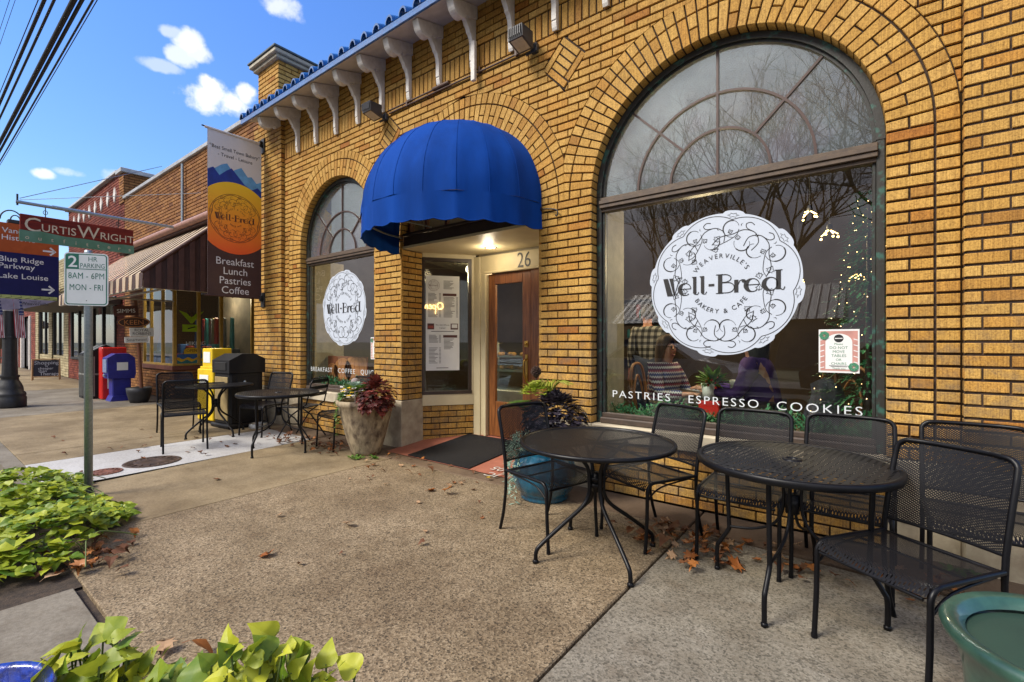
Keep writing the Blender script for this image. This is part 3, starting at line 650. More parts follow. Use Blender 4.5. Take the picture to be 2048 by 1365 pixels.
# timber beam and fanlight over the entrance, under the awning
b = MB(); b.bbox(-4.73, -2.641, FY+.03, FY+.12, 2.562, 2.68, .006); b.bbox(-4.73, -2.641, FY+.01, FY+.1, 2.685, 2.72, .006); b.build('lintel_beam', DWOOD, BK_)
m_ = MB(); arch_bar(m_, -3.6855, 2.72, 1.0, .046, FY+.1, FY+.16)
for xx in (-4.4, -4.05, -3.6855, -3.3, -2.95): m_.box(xx-.018, xx+.018, FY+.105, FY+.15, 2.72, 2.72+sqrt(max(0, 1-(xx+3.6855)**2)))
m_.build('entrance_fanlight_frame', mat('red_brown_wood', (.20, .07, .035), .5), BK_)
gp = MB(); gp.prism([(-3.6855+1.0*cos(pi*i/30), FY+.13, 2.72+1.0*sin(pi*i/30)) for i in range(31)], (0, .005, 0)); gp.build('entrance_fanlight', GLASS, BK_)
# door leaf
dr = MB(); y0 = 4.815
dr.bbox(-4.085, -3.965, y0, y0+.045, .10, 2.25, .005); dr.bbox(-3.52, -3.385, y0, y0+.045, .10, 2.25, .005); dr.bbox(-3.965, -3.52, y0, y0+.045, 2.11, 2.25, .004); dr.bbox(-3.965, -3.52, y0, y0+.045, .10, .56, .004)
dr.bbox(-3.93, -3.55, y0-.006, y0+.02, .17, .49, .012)
D_ = dr.build('door', WOOD, BK_)
j = MB(); j.bbox(-3.375, -3.17, y0-.02, y0+.05, .10, 2.25, .008); j.build('door_side_panel', WOOD, BK_)
gl = MB(); gl.box(-3.965, -3.52, y0+.018, y0+.024, .56, 2.11); gl.build('glass', DOORGL, D_)
h = MB(); h.bbox(-3.475, -3.43, y0-.012, y0, .82, 1.19, .006); h.tube(bez([(-3.452, y0-.012, 1.13), (-3.452, y0-.06, 1.10), (-3.452, y0-.065, .98), (-3.452, y0-.03, .86), (-3.452, y0-.01, .85)], 6), .011); h.build('handle', BRASS, D_)
h = MB(); h.bbox(-3.485, -3.425, y0-.012, y0, 1.28, 1.36, .005); h.lathe([(.0, .02), (.017, .02), (.018, 0)], 12, (0, 0, 0)); h.xf(Matrix.Translation((-3.455, y0-.012, 1.32)) @ Matrix.Rotation(pi/2, 4, 'X'), len(h.v)-36); h.build('lock', BRASS, D_)
n26 = MB(); A = Art(); A.text('26', 0, 0, .275, 0, sx=.80); A.to(n26, (-3.475, 4.788, 2.292), (1, 0, 0), (0, 0, 1), (0, -1, 0)); n26.build('house_number', BK, BK_)
# ---------------------------------------------------------------- eave, tiles, chimney
s = MB(); s.prism([(-8.05, FY+.02, 5.05), (-8.05, 3.46, 4.93), (-8.05, 3.46, 4.955), (-8.05, FY+.02, 5.075)], (9.3, 0, 0)); s.build('soffit', SOFFP, BK_)
s = MB(); s.bbox(-8.26, 1.3, 3.43, 3.458, 4.925, 5.0, .004); s.build('fascia', BLUET, BK_)
prof = [(FY-.005, 4.36), (FY-.035, 4.35), (FY-.045, 4.375), (FY-.052, 4.42), (FY-.046, 4.44), (FY-.055, 4.445), (FY-.055, 4.60), (FY-.065, 4.66), (FY-.085, 4.70), (FY-.11, 4.72), (FY-.115, 4.745), (FY-.15, 4.79), (FY-.165, 4.82), (FY-.21, 4.845), (FY-.21, 4.90), (FY-.005, 4.93)]
tail = [(FY-.002, 4.90), (FY-.10, 4.872), (FY-.105, 4.85), (FY-.135, 4.842), (FY-.14, 4.86), (FY-.17, 4.855)]+[(FY-.27+.105*cos(t), 4.885+.098*sin(t)) for t in [radians(-20-150*i/10) for i in range(11)]]+[(FY-.395, 4.925), (FY-.002, 5.04)]
bx = [-8.0+.5335*i for i in range(18)]
brm = MB(); brm.prism([(-.026, y-FY, z) for y, z in prof], (.052, 0, 0)); BRM = brm.mesh('eave_bracket', WHITEP)
tlm = MB(); tlm.prism([(-.045, y-FY, z) for y, z in tail], (.09, 0, 0)); TLM = tlm.mesh('rafter_tail', WHITEP)
for x in bx[:17]:
    if x > -7.95:
        o = bpy.data.objects.new('eave_bracket', BRM); COL.objects.link(o); o.parent = BK_; o.location = (x+.3+3.7-.06, 0, 0)
    o = bpy.data.objects.new('rafter_tail', TLM); COL.objects.link(o); o.parent = BK_; o.location = (x+.24+3.7, 0, 0)
o = MB(); o.bbox(-3.47, -3.415, FY-.09, FY-.05, 4.19, 4.62, .004); o.build('hanging_trim', WHITEP, BK_, label='white moulding strip hanging loose below a bracket')
tl = MB()
x = -8.27
sl = Vector((0, .92, .42)).normalized()
while x < 1.3:
    for row in range(3):
        y, z = 3.42+.30*row, 5.0+.137*row+.012*row
        def fn(u, v, x=x, y=y, z=z):
            a = pi*(.02+.96*u); r = .068-.010*v; p = Vector((x+.06-r*cos(a), y, z+r*1.5*sin(a))); return tuple(p+sl*.36*v)
        i0 = len(tl.v); tl.grid(fn, 8, 1, 0, True)
        if row == 0:                                   # thickness of the tile's open end
            def fe(u, v, x=x, y=y, z=z):
                a = pi*(.02+.96*u); r = .068-.016*v; return (x+.06-r*cos(a), y-.001, z+r*1.5*sin(a))
            tl.grid(fe, 8, 1, 0, False)
            tl.poly([(x+.06-.05*cos(pi*i/8), y+.05, z+.05*sin(pi*i/8)) for i in range(9)])
        tl.add([(x+.12, y+.01, z+.004), (x+.238, y+.01, z+.004), tuple(Vector((x+.238, y+.01, z+.004))+sl*.36), tuple(Vector((x+.12, y+.01, z+.004))+sl*.36)], [(0, 1, 2, 3)])
    x += .238
tl.build('roof_tiles', BLUET, BK_)
ch, cm = MB(), MB()
field(ch, cm, (0, 3.9, 0), UX, NY, -8.68, -7.95, 4.98, 6.12, phase=-7.95); field(ch, cm, (-7.95, 3.9, 0), (0, 1, 0), (1, 0, 0), 0, .8, 4.98, 6.12, start=1); field(ch, cm, (-8.68, 3.9, 0), (0, 1, 0), (-1, 0, 0), 0, .8, 4.98, 6.12, start=1)
cm.box(-8.66, -7.97, 3.92, 4.69, 4.98, 6.12); CH = ch.build('chimney', BUFF, BK_); cm.build('chimney_mortar', MORTAR, CH)
cp = MB(); cp.bbox(-8.74, -7.89, 3.84, 4.76, 6.12, 6.18, .01); cp.bbox(-8.79, -7.84, 3.79, 4.81, 6.18, 6.25, .012); cp.build('chimney_cap', mat('cap_stone', (.46, .42, .34), .8), CH)
cp = MB(); cp.bbox(-8.81, -7.82, 3.77, 4.83, 6.25, 6.285, .006); cp.build('chimney_flashing', mat('lead_grey', (.10, .12, .13), .5, .3), CH)
# ---------------------------------------------------------------- round logo: 0 = ground, 1 = line work
def word_well_bred(A, k=2, m=1):
    def X(p): return (p-668)/660
    b, c, xh = -.125, .131, .045                        # baseline, cap line, x-height
    def st(x0, x1, y0=b, y1=c): A.poly([(X(x0), y0), (X(x1), y0), (X(x1), y1), (X(x0), y1)], m, k)
    hw = .011
    A.poly([(X(146), c), (X(192), c), (X(240), b), (X(186), b)], m, k); A.poly([(X(204), c), (X(243), c), (X(262), b), (X(248), b)], m, k)
    A.line([(X(254), b+.005), (X(306), c)], hw, m, k); A.line([(X(284), c), (X(328), c)], hw, m, k)
    def e(x0, x1):
        cx, rx, cy, ry = (X(x0)+X(x1))/2, (X(x1)-X(x0))/2, (b+xh)/2, (xh-b)/2
        P = [(cx+rx*cos(t), cy+ry*sin(t)) for t in [radians(5+305*i/24) for i in range(25)]]
        A.line(P, [hw+(.05)*max(0, -cos(radians(5+305*i/24)))**1.5 for i in range(25)], m, k); A.line([(cx-rx, cy+.005), (cx+rx, cy+.005)], hw, m, k)
    e(306, 408); e(880, 985)
    for x in (424, 494):
        A.poly([(X(x-8), c), (X(x), c), (X(x+34), c), (X(x+34), b+.02), (X(x+4), b+.02), (X(x+4), c-.03)], m, k)
        A.line([(X(x+20), b+.02), (X(x+28), b+.003), (X(x+45), b+.003), (X(x+56), b+.035)], [.04, hw, hw, hw], m, k)
    A.rect(X(566), X(616), -.02, .012, m, k)
    st(648, 684); A.line([(X(630), c), (X(690), c)], hw, m, k); A.line([(X(630), b), (X(690), b)], hw, m, k)
    for y0, y1, w in ((.02, c, 62), (b, .02, 88)):
        cy, ry = (y0+y1)/2, (y1-y0)/2-.003
        A.line([(X(684), cy+ry)]+[(X(684+w-45)+X(680+45)*1.0*cos(t), cy+ry*sin(t)) for t in [radians(90-180*i/12) for i in range(13)]]+[(X(684), cy-ry)], hw, m, k)
    st(784, 818, b, xh); A.line([(X(815), -.02), (X(830), .03), (X(850), xh-.002), (X(862), xh-.01)], hw, m, k); A.poly([(X(862)+.026*cos(t), .022+.024*sin(t)) for t in [pi*i/6 for i in range(12)]], m, k)
    st(1112, 1148, b+.01, c); A.line([(X(1100), c), (X(1160), c)], hw, m, k); A.line([(X(1148), b+.02), (X(1156), b+.004), (X(1168), b+.004), (X(1178), b+.04)], hw, m, k)
    cx, rx, cy, ry = X(1072), X(1072)-X(1020), (b+xh)/2, (xh-b)/2
    A.line([(cx+rx*cos(t), cy+ry*sin(t)) for t in [2*pi*i/24 for i in range(25)]], [hw+.045*max(0, -cos(2*pi*i/24))**1.5 for i in range(25)], m, k)
def flourish():
    A = Art(); w = .010
    def spiral(cx, cy, r0, r1, a0, a1, ww): A.line([(cx+(r0+(r1-r0)*i/26)*cos(radians(a0+(a1-a0)*i/26)), cy+(r0+(r1-r0)*i/26)*sin(radians(a0+(a1-a0)*i/26))) for i in range(27)], ww, 1)
    spiral(-.09, .10, .125, .085, -70, -330, [.007, .015, .006])
    A.line(bez([(-.27, -.17), (-.2, -.05), (-.06, .02), (.06, .10), (.2, .09), (.28, -.02), (.23, -.14)], 6), w, 1)
    A.line(bez([(-.26, -.16), (-.17, -.14), (-.02, .0), (.0, .1)], 6), w*.8, 1)
    A.line(bez([(.17, .10), (.09, .13), (.07, .18), (.12, .205), (.17, .18)], 5), w, 1)
    spiral(.11, -.07, .12, .07, 175, 395, [.005, .014, .005])
    for cx, cy, s, ro in ((-.25, -.12, .085, 1.1), (-.17, -.20, .075, 3.6), (.03, -.04, .06, 1.9), (-.12, .03, .055, .6)):   # ragged leaves with a midrib
        P = []
        for y, x in ((0, 0), (.25, .16), (.2, .42), (.42, .30), (.5, .62), (.68, .34), (1.15, 0)): P.append((y, x))
        Q = P+[(y, -x) for y, x in P[1:-1][::-1]]; c_, s_ = cos(ro), sin(ro)
        T = lambda q: (cx+s*(q[0]*c_-q[1]*s_), cy+s*(q[0]*s_+q[1]*c_)); A.line([T(q) for q in Q], .0085, 1, 1, True); A.line([T((.05, 0)), T((.8, 0))], .006, 1)
    for cx, cy in ((.03, .16), (.24, .06)): A.line([(cx+.02*cos(t), cy+.02*sin(t)) for t in [radians(110+140*i/5) for i in range(6)]], [.003, .009, .003], 1)
    return A
def logo(base=True, detail=True, top='WEAVERVILLE\u2019S', bot='BAKERY & CAFE'):
    A = Art(); cus = [radians(80+45*i) for i in range(8)]; n = 192
    def da(t): return min(abs((t-c+pi) % (2*pi)-pi) for c in cus)/(pi/8)          # 0 at a cusp, 1 mid-lobe
    if base:
        P = []
        for i in range(n):
            t = 2*pi*i/n; d = da(t); P.append(((.955+.02*sin(d*pi/2)+(.045*sqrt(max(0, 1-(d/.36)**2)) if d < .36 else 0))*cos(t), (.955+.02*sin(d*pi/2)+(.045*sqrt(max(0, 1-(d/.36)**2)) if d < .36 else 0))*sin(t)))
        A.poly(P, 0, 0)
    A.line([((.872+.078*sin(da(2*pi*i/n)*pi/2)**.8)*cos(2*pi*i/n), (.872+.078*sin(da(2*pi*i/n)*pi/2)**.8)*sin(2*pi*i/n)) for i in range(n)], .0085 if base else .02, 1, 1, True)
    if not base: A.line([(.99*cos(2*pi*i/64), .99*sin(2*pi*i/64)) for i in range(64)], .018, 1, 1, True)
    word_well_bred(A)
    A.arctext(top, .36, pi/2, .088, 1, 2, gap=.22); A.arctext(bot, .40 if base else .36, -pi/2, .088, 1, 2, gap=.22, inside=True)
    F = flourish()
    for a, fl in ((146, 1), (110, 1), (72, 1), (35, -1), (-146, -1), (-110, -1), (-72, 1), (-35, 1)):
        a = radians(a); cx, cy = .66*cos(a), .66*sin(a); ro = a-pi/2
        for V, Fc, m, k in F.p:
            A.p.append(([(cx+(v[0]*fl*cos(ro)-v[1]*sin(ro))*1.02, cy+(v[0]*fl*sin(ro)+v[1]*cos(ro))*1.02) for v in V], Fc, m, k))
    for c in cus:                                       # little acanthus tips outside the cusps
        P = []
        for i in range(12):
            a = 2*pi*i/12; r = .052*(1 if i % 2 == 0 else .55); P.append((.935*cos(c)+r*(cos(a)*-sin(c)*1.5+sin(a)*.62*cos(c)), .935*sin(c)+r*(cos(a)*cos(c)*1.5+sin(a)*.62*sin(c))))
        A.line(P, .006 if base else .012, 1, 1, True)
    return A
LOGO = logo()
def decal(cx, cz, r, what):
    mb = MB(); LOGO.to(mb, (cx, FY+.1335, cz), (r, 0, 0), (0, 0, r), (0, -1, 0))
    tag(mb.build('window_decal', [WH, BK]), what, 'window decal', 'round logo decals on the windows')
decal(-.965, 1.812, .585, 'large white scalloped round logo decal on the right-hand window above the tables')
decal(-6.215, 1.85, .565, 'white scalloped logo decal on the narrower left window beyond the entrance')
LETM = mat('white_lettering', (.66, .70, .72), .5, col2=(.60, .64, .66))
def winwords(ws, z, h, name, lab):
    h *= .78
    t = thing('window_lettering', lab, 'window lettering', ((ws[0][1]+ws[-1][2])/2, FY+.1335, z), 0, 'white lettering along the window bottoms')
    for w, xa, xb in ws:
        mb = MB(); A = Art(); V, F, wd = glyphs(w, 1, sp=1.25, off=-.006); sx = (xb-xa)/wd; A.p.append(([(a[0]*sx+(xa+xb)/2, a[1]*h/.69) for a in V], F, 0, 0))
        A.to(mb, (0, FY+.1335, z), (1, 0, 0), (0, 0, 1), (0, -1, 0)); mb.build('word', LETM, t)
winwords([('PASTRIES', -1.9, -1.37), ('ESPRESSO', -1.215, -.69), ('COOKIES', -.567, -.05)], .84, .082, '', 'white letters PASTRIES ESPRESSO COOKIES along the foot of the right window')
winwords([('BREAKFAST', -7.12, -6.52), ('COFFEE', -6.36, -5.93), ('QUICHE', -5.79, -5.34)], .885, .088, '', 'white letters BREAKFAST COFFEE QUICHE along the foot of the left window')
PAPER = mat('paper', (.70, .71, .70), .7, col2=(.66, .67, .66)); PINK = mat('coral_print', (.55, .27, .23), .7); LEAFP = mat('print_green', (.05, .22, .12), .7)
def notice(x, z, w, h, lab):
    A = Art(); A.rect(-w/2, w/2, -h/2, h/2, 0, 0); A.rect(-w*.46, w*.46, -h*.46, h*.46, 1, 1)
    for k in range(6): A.line([(-w*.46, -h*.40+k*h*.13), (-w*.46+w*.10, -h*.40+k*h*.13+.008)], .006, 0, 2); A.line([(w*.46, -h*.40+k*h*.13), (w*.46-w*.10, -h*.40+k*h*.13+.008)], .006, 0, 2)
    A.poly([(-w*.33, -h*.42), (w*.33, -h*.42), (w*.33, h*.2)]+[(w*.33*cos(t), h*.2+h*.2*sin(t)) for t in [pi*i/12 for i in range(1, 12)]]+[(-w*.33, h*.2)], 0, 3)
    A.poly([(.028*cos(2*pi*i/16), h*.29+.028*sin(2*pi*i/16)) for i in range(16)], 2, 4); A.rect(-.022, .022, h*.28, h*.30, 0, 5)
    for i, (t, s) in enumerate((('Please', .024), ('DO NOT', .031), ('MOVE', .031), ('TABLES', .031), ('OR', .028), ('CHAIRS', .031), ('THEY BLOCK THE DOOR', .0))):
        if s: A.text(t, 0, h*.14-i*.028, s*.85, 3, 4)
    A.rect(-w*.24, w*.24, -h*.345, -h*.335, 2, 4); A.rect(-w*.2, w*.2, -h*.365, -h*.355, 2, 4); A.text('Thank you', 0, -h*.42, .018, 3, 4)
    for sx, sy in ((-1, 1), (1, -1)):
        for k in range(7):
            a = k*.9; cx, cy = sx*w*.36+.02*cos(a), sy*h*.36+.02*sin(a); A.poly([(cx+.016*cos(q+a)*(1 if j % 2 else .5), cy+.016*sin(q+a)*(1 if j % 2 else .5)) for j, q in enumerate([pi*i/3 for i in range(6)])], 3, 5+k)
    mb = MB(); mb.box(x-w/2, x+w/2, FY+.128, FY+.134, z-h/2, z+h/2, 0); A.to(mb, (x, FY+.1275, z), (1, 0, 0), (0, 0, 1), (0, -1, 0), .0006)
    tag(mb.build('notice', [PAPER, PINK, BK, LEAFP]), lab, 'notice', 'notices taped inside the windows')
notice(-.184, 1.285, .235, .305, 'coral bordered notice taped low in the right corner of the big window')
notice(-5.43, 1.26, .235, .305, 'pale notice half hidden behind the brick pier in the left window')
# menu sheet and neon in the side window of the entrance
def on_side(u, z, d=.0): p = CA+CU*u+Vector(CN)*d; return Vector((p.x, p.y, z))
A = Art(); A.rect(0, .45, 0, 1.27, 0, 0)
A.merge(logo(False), .105, 1.14, .078, dk=1)
random.seed(3)
def lines(x0, x1, y0, y1, n, price=True):
    for i in range(n):
        y = y1-(y1-y0)*i/n; A.rect(x0, x0+(x1-x0)*rnd(.45, .8), y, y+.006, 2, 1)
        if price: A.rect(x1-.025, x1, y, y+.006, 2, 1)
lines(.03, .2, .70, 1.03, 20); lines(.235, .42, 1.08, 1.2, 8, False); A.rect(.225, .41, 1.0, 1.035, 1, 1); lines(.235, .43, .70, .98, 18)
A.rect(.02, .11, .55, .63, 1, 1); A.rect(.03, .1, .565, .60, 3, 2); A.rect(.33, .43, .55, .63, 1, 1); A.rect(.345, .42, .57, .62, 0, 2); A.text('We Sell Whole', .22, .60, .03, 2, 2); A.text('Cakes!', .22, .56, .03, 2, 2)
A.rect(.07, .38, .52, .528, 2, 1); lines(.04, .2, .36, .47, 7); A.rect(.23, .42, .44, .475, 1, 1); lines(.24, .41, .27, .42, 9, False); lines(.04, .2, .08, .3, 12); A.rect(.14, .3, .03, .038, 2, 1)
mb = MB(); o_ = on_side(.045, .965, -.012); A.to(mb, o_, CU, (0, 0, 1), CN, .0006)
tag(mb.build('menu_sheet', [PAPER, mat('menu_brown', (.09, .025, .02), .6), BK, mat('cake_red', (.30, .05, .03), .6)]), 'tall white printed menu hanging in the side window of the entrance', 'menu')
NEON = mat('neon_yellow', (1, .7, .3), .4, emit=(1, .62, .2), est=1.8)
nm = MB()
def neon(pts): nm.tube([on_side(.26-p[0], 1.78+p[1], .005-.0) for p in bez(pts, 5)], .004, 5)
neon([(.03, .0, 0), (-.01, .03, 0), (-.0, .08, 0), (.04, .09, 0), (.065, .05, 0), (.04, .005, 0), (.015, .02, 0)]); neon([(.085, .06, 0), (.09, -.06, 0), (.09, .04, 0), (.12, .06, 0), (.125, .02, 0), (.095, .01, 0)]); neon([(.14, .03, 0), (.165, .05, 0), (.16, .065, 0), (.14, .04, 0), (.15, .01, 0), (.18, .02, 0)]); neon([(.19, .06, 0), (.195, .01, 0), (.2, .05, 0), (.22, .055, 0), (.225, .01, 0)])
tag(nm.build('neon_sign', NEON), 'small yellow neon script sign glowing backwards over the menu', 'neon sign')
# ---------------------------------------------------------------- blue dome awning
AW = thing('dome_awning', 'blue canvas dome awning with scalloped valance above the entrance', 'awning', (-3.685, FY, 2.48))
ng, a_, z0_, c_ = 11, 1.085, 2.72, 1.01
def dome(u, v):                                          # u along the sweep, v from the rim to the crown
    g = u*ng; k = g-math.floor(g); t = pi*u; fl = 1-.012*(1-abs(2*k-1)**2)
    ph = v*pi/2; r = cos(ph)**.92*fl
    r *= 1+.006*sin(t*9+ph*7)*cos(ph*5)+.004*sin(t*23+ph*3)*cos(ph)**2
    return (-3.685+a_*cos(t)*r, FY-.004-a_*1.0*sin(t)*r, z0_+c_*sin(ph)**1.0)
d = MB(); d.grid(dome, ng*6, 18, 0, True)
for k in range(1, ng): d.tube([Vector(dome(k/ng, j/20))+Vector((0, -.001, .001)) for j in range(20)], .0025, 4)
d.build('canopy', BLUEF, AW)
def val(u, v):
    g = u*ng; k = g-math.floor(g); t = pi*u; fl = 1-.012*(1-abs(2*k-1)**2); q = abs(sin(u*pi*15)); zb = 2.472-.020*q
    wv = .006*sin(u*pi*23+1)*(1-v); r = fl*(1.0+.004*(1-v))+wv
    return (-3.685+a_*cos(t)*r, FY-.004-a_*sin(t)*r, zb+(z0_-zb)*v)
d = MB(); d.grid(val, 150, 4, 0, True); d.tube([Vector(val(i/150, .0)) for i in range(151)], .006, 5); d.build('valance', BLUEF, AW)
d = MB(); d.tube([Vector((-3.685+a_*.95*cos(pi*i/40), FY-.004-a_*.95*sin(pi*i/40), 2.66)) for i in range(41)], .011, 6)
for s in (-1, 1): d.tube([(-3.685+s*.5, FY-.95*a_*.9, 2.7), (-3.685+s*.5, FY, 2.72)], .009, 6)
d.build('hoop_frame', GALV, AW)
for s, x in ((1, -2.60), (-1, -4.77)):
    d = MB(); d.tube(bez([(x, FY-.02, 2.66), (x+s*.10, FY-.025, 2.645), (x+s*.19, FY-.03, 2.62), (x+s*.205, FY-.03, 2.58), (x+s*.19, FY-.03, 2.56), (x+s*.18, FY-.03, 2.575)], 5), .007, 6); d.box(x+s*.0-.01, x+s*.0+.01, FY-.02, FY+.01, 2.64, 2.68); d.build('wall_hook', IRON, AW)
# ---------------------------------------------------------------- street banner
BN = thing('street_banner', 'tall bakery banner with blue mountains and orange disc above brown', 'banner', (-8.3, FY-.06, 2.1))
bw, bh = .82, 2.62
m, nt, N, L = newmat('banner_orange'); p = N('ShaderNodeBsdfPrincipled'); o = N('ShaderNodeOutputMaterial'); L(p.outputs[0], o.inputs[0]); tc = N('ShaderNodeTexCoord'); sx = N('ShaderNodeSeparateXYZ'); L(tc.outputs['Object'], sx.inputs[0])
mr = N('ShaderNodeMapRange'); L(sx.outputs[2], mr.inputs[0]); mr.inputs[1].default_value = .72; mr.inputs[2].default_value = 1.8
L(ramp(N, L, mr.outputs[0], [(0, (.78, .10, .012)), (.45, (.80, .26, .015)), (1, (.82, .52, .02))]), p.inputs['Base Color']); p.inputs['Roughness'].default_value = .6; ORB = m
BROWN = mat('banner_brown', (.055, .022, .018), .65, col2=(.048, .019, .016)); BANW = mat('banner_white', (.66, .65, .66), .65, col2=(.6, .6, .61), scale=2)
A = Art(); A.rect(0, bw, 0, bh, 0, 0); A.rect(0, bw, 0, .95, 1, 1)
mtn = [(0, 1.7), (0, 2.02), (.1, 2.1), (.2, 1.98), (.3, 2.12), (.42, 2.2), (.52, 2.02), (.6, 2.1), (.7, 1.95), (.78, 2.0), (bw, 1.96), (bw, 1.6)]
A.poly([(0, 1.7), (0, 1.95), (.12, 2.03), (.2, 2.10), (.28, 2.14), (.36, 2.04), (.45, 2.1), (.5, 2.13), (.6, 2.0), (.66, 2.02), (.74, 1.93), (bw, 1.97), (bw, 1.5)], 2, 2)
A.poly([(0, 1.6), (0, 1.98), (.08, 2.03), (.17, 1.92), (.27, 2.02), (.35, 2.08), (.45, 1.97), (.55, 1.86), (.66, 1.80), (.76, 1.86), (bw, 1.80), (bw, 1.4)], 3, 3)
R_, cu, cv = .585, bw/2, 1.27; P = [(cu+R_*cos(t), cv+R_*sin(t)) for t in [2*pi*i/80 for i in range(80)]]; P = clip(P, (-1, 0), 0); P = clip(P, (1, 0), bw); A.poly(P, 4, 4)
A.merge(logo(False, top='BAKERY & CAFE', bot='SINCE 1999'), cu, cv, .395, mm={0: 5, 1: 5}, dk=4)
A.text('\u201cBest Small Town Bakery\u201d', cu, 2.34, .080, 6, 2, sx=.90); A.text('- Travel - Leisure', cu, 2.235, .080, 6, 2, sx=.95)
for i, t in enumerate(('Breakfast', 'Lunch', 'Pastries', 'Coffee')): A.text(t, cu, .50-i*.155, .165, 0, 3, sx=.95)
mb = MB(); mb.box(-8.306, -8.30, FY-.92, FY-.92+bw, 2.1, 2.1+bh, 1); A.to(mb, (-8.2995, FY-.92, 2.1), (0, 1, 0), (0, 0, 1), (1, 0, 0))
mb.build('printed_cloth', [BANW, BROWN, mat('print_sky_blue', (.13, .38, .70), .65), mat('print_deep_blue', (.012, .045, .33), .65), ORB, mat('logo_brown', (.10, .025, .012), .6), BK], BN)
for z, dn in ((4.73, .0), (2.09, .0)):
    d = MB(); d.tube([(-8.303, FY-.96, z), (-8.303, FY-.06, z)], .022 if z > 4 else .016, 8); d.build('sleeve', BANW if z > 4 else BROWN, BN)
    d = MB(); d.bbox(-8.36, -8.24, FY-.085, FY-.06, z-.15, z+.10, .004); d.bbox(-8.325, -8.28, FY-.13, FY-.085, z-.05, z+.05, .006); d.tube([(-8.303, FY-1.0, z+.005), (-8.303, FY-.1, z+.005)], .012, 6); d.build('wall_bracket', IRON, BN)
# ---------------------------------------------------------------- floodlights and conduit
def flood(x, lab):
    t = thing('floodlight', lab, 'floodlight', (x, FY, 4.28), 0, 'floodlights above the arches'); t.scale = (.62, .62, .62)
    b = MB(); V = [(-.14, -.44, -.02), (.14, -.44, -.02), (.14, -.16, -.09), (-.14, -.16, -.09), (-.14, -.46, .16), (.14, -.46, .16), (.14, -.17, .17), (-.14, -.17, .17)]
    b.add(V, [(3, 2, 1, 0), (4, 5, 6, 7), (0, 1, 5, 4), (1, 2, 6, 5), (2, 3, 7, 6), (3, 0, 4, 7)]); 
    for i in range(7): b.box(-.12+.036*i, -.105+.036*i, -.475, -.46, .01, .15)
    b.build('housing', mat('flood_grey', (.05, .05, .055), .45), t, False)
    b = MB(); b.add([(-.11, -.42, -.027), (.11, -.42, -.027), (.11, -.19, -.0855), (-.11, -.19, -.0855)], [(3, 2, 1, 0)]); b.build('lens', mat('flood_lens', (.62, .55, .40), .25), t, False)
    b = MB(); b.bbox(.02, .14, -.075, .0, -.08, .06, .006); b.tube([(.08, -.06, -.01), (.08, -.12, .0), (.06, -.18, .02)], .02, 8); b.tube([(.02, -.05, -.06), (-.07, -.06, -.075)], .02, 8); b.build('junction_box', mat('box_grey', (.08, .085, .095), .4, .4), t, False)
flood(-5.08, 'grey floodlight over the left end of the dome awning'); flood(-2.72, 'grey floodlight between the dome awning and the big arch')
CON = mat('brown_conduit', (.10, .05, .03), .5)
d = MB(); d.tube([(-4.95, FY-.02, 4.30), (-2.65, FY-.02, 4.30)], .011, 6); d.tube([(-4.95, FY-.025, 4.335), (-3.95, FY-.025, 4.335), (-3.88, FY-.025, 4.33)], .011, 6); d.tube([(-4.12, FY-.03, 4.335), (-3.86, FY-.03, 4.335)], .022, 8)
for x in (-4.6, -3.4, -2.9): d.box(x-.012, x+.012, FY-.035, FY-.001, 4.285, 4.35)
tag(d.build('conduit', CON), 'brown electrical conduit running along the wall between the floodlights', 'conduit')
# door mat and the words set in the entrance tiles
d = MB(); V = []
for i in range(9):
    y = 3.67+1.06*i/8
    for x in (-4.36, -3.38): V.append((x, y, ramp_z(y)+.014))
d.add(V, [(2*i, 2*i+1, 2*i+3, 2*i+2) for i in range(8)])
V2 = [(p[0], p[1], p[2]-.011) for p in V]; d.add(V+V2, [(0, 18, 19, 1), (0, 2, 20, 18), (16, 17, 35, 34)]+[(2*i, 18+2*i, 20+2*i, 2+2*i) for i in range(8)]+[(2*i+1, 3+2*i, 21+2*i, 19+2*i) for i in range(8)])
tag(d.build('door_mat', mat('rubber_mat', (.022, .021, .022), .85, col2=(.010, .010, .011), scale=60, bump=.6, bscale=220, spec=.1)), 'black rubber mat on the red tiles before the door', 'door mat')
A = Art(); A.text('JC', 0, .20, .17, 0, sx=1.0); A.text('1105', .02, 0, .17, 0, sx=1.0); mb = MB(); A.to(mb, (-3.0, 3.86, .024), (-1, .02, 0), (0, -1, .0), (0, 0, 1)); struct(mb.build('entrance_tile_lettering', mat('white_tile', (.6, .58, .52), .5)))
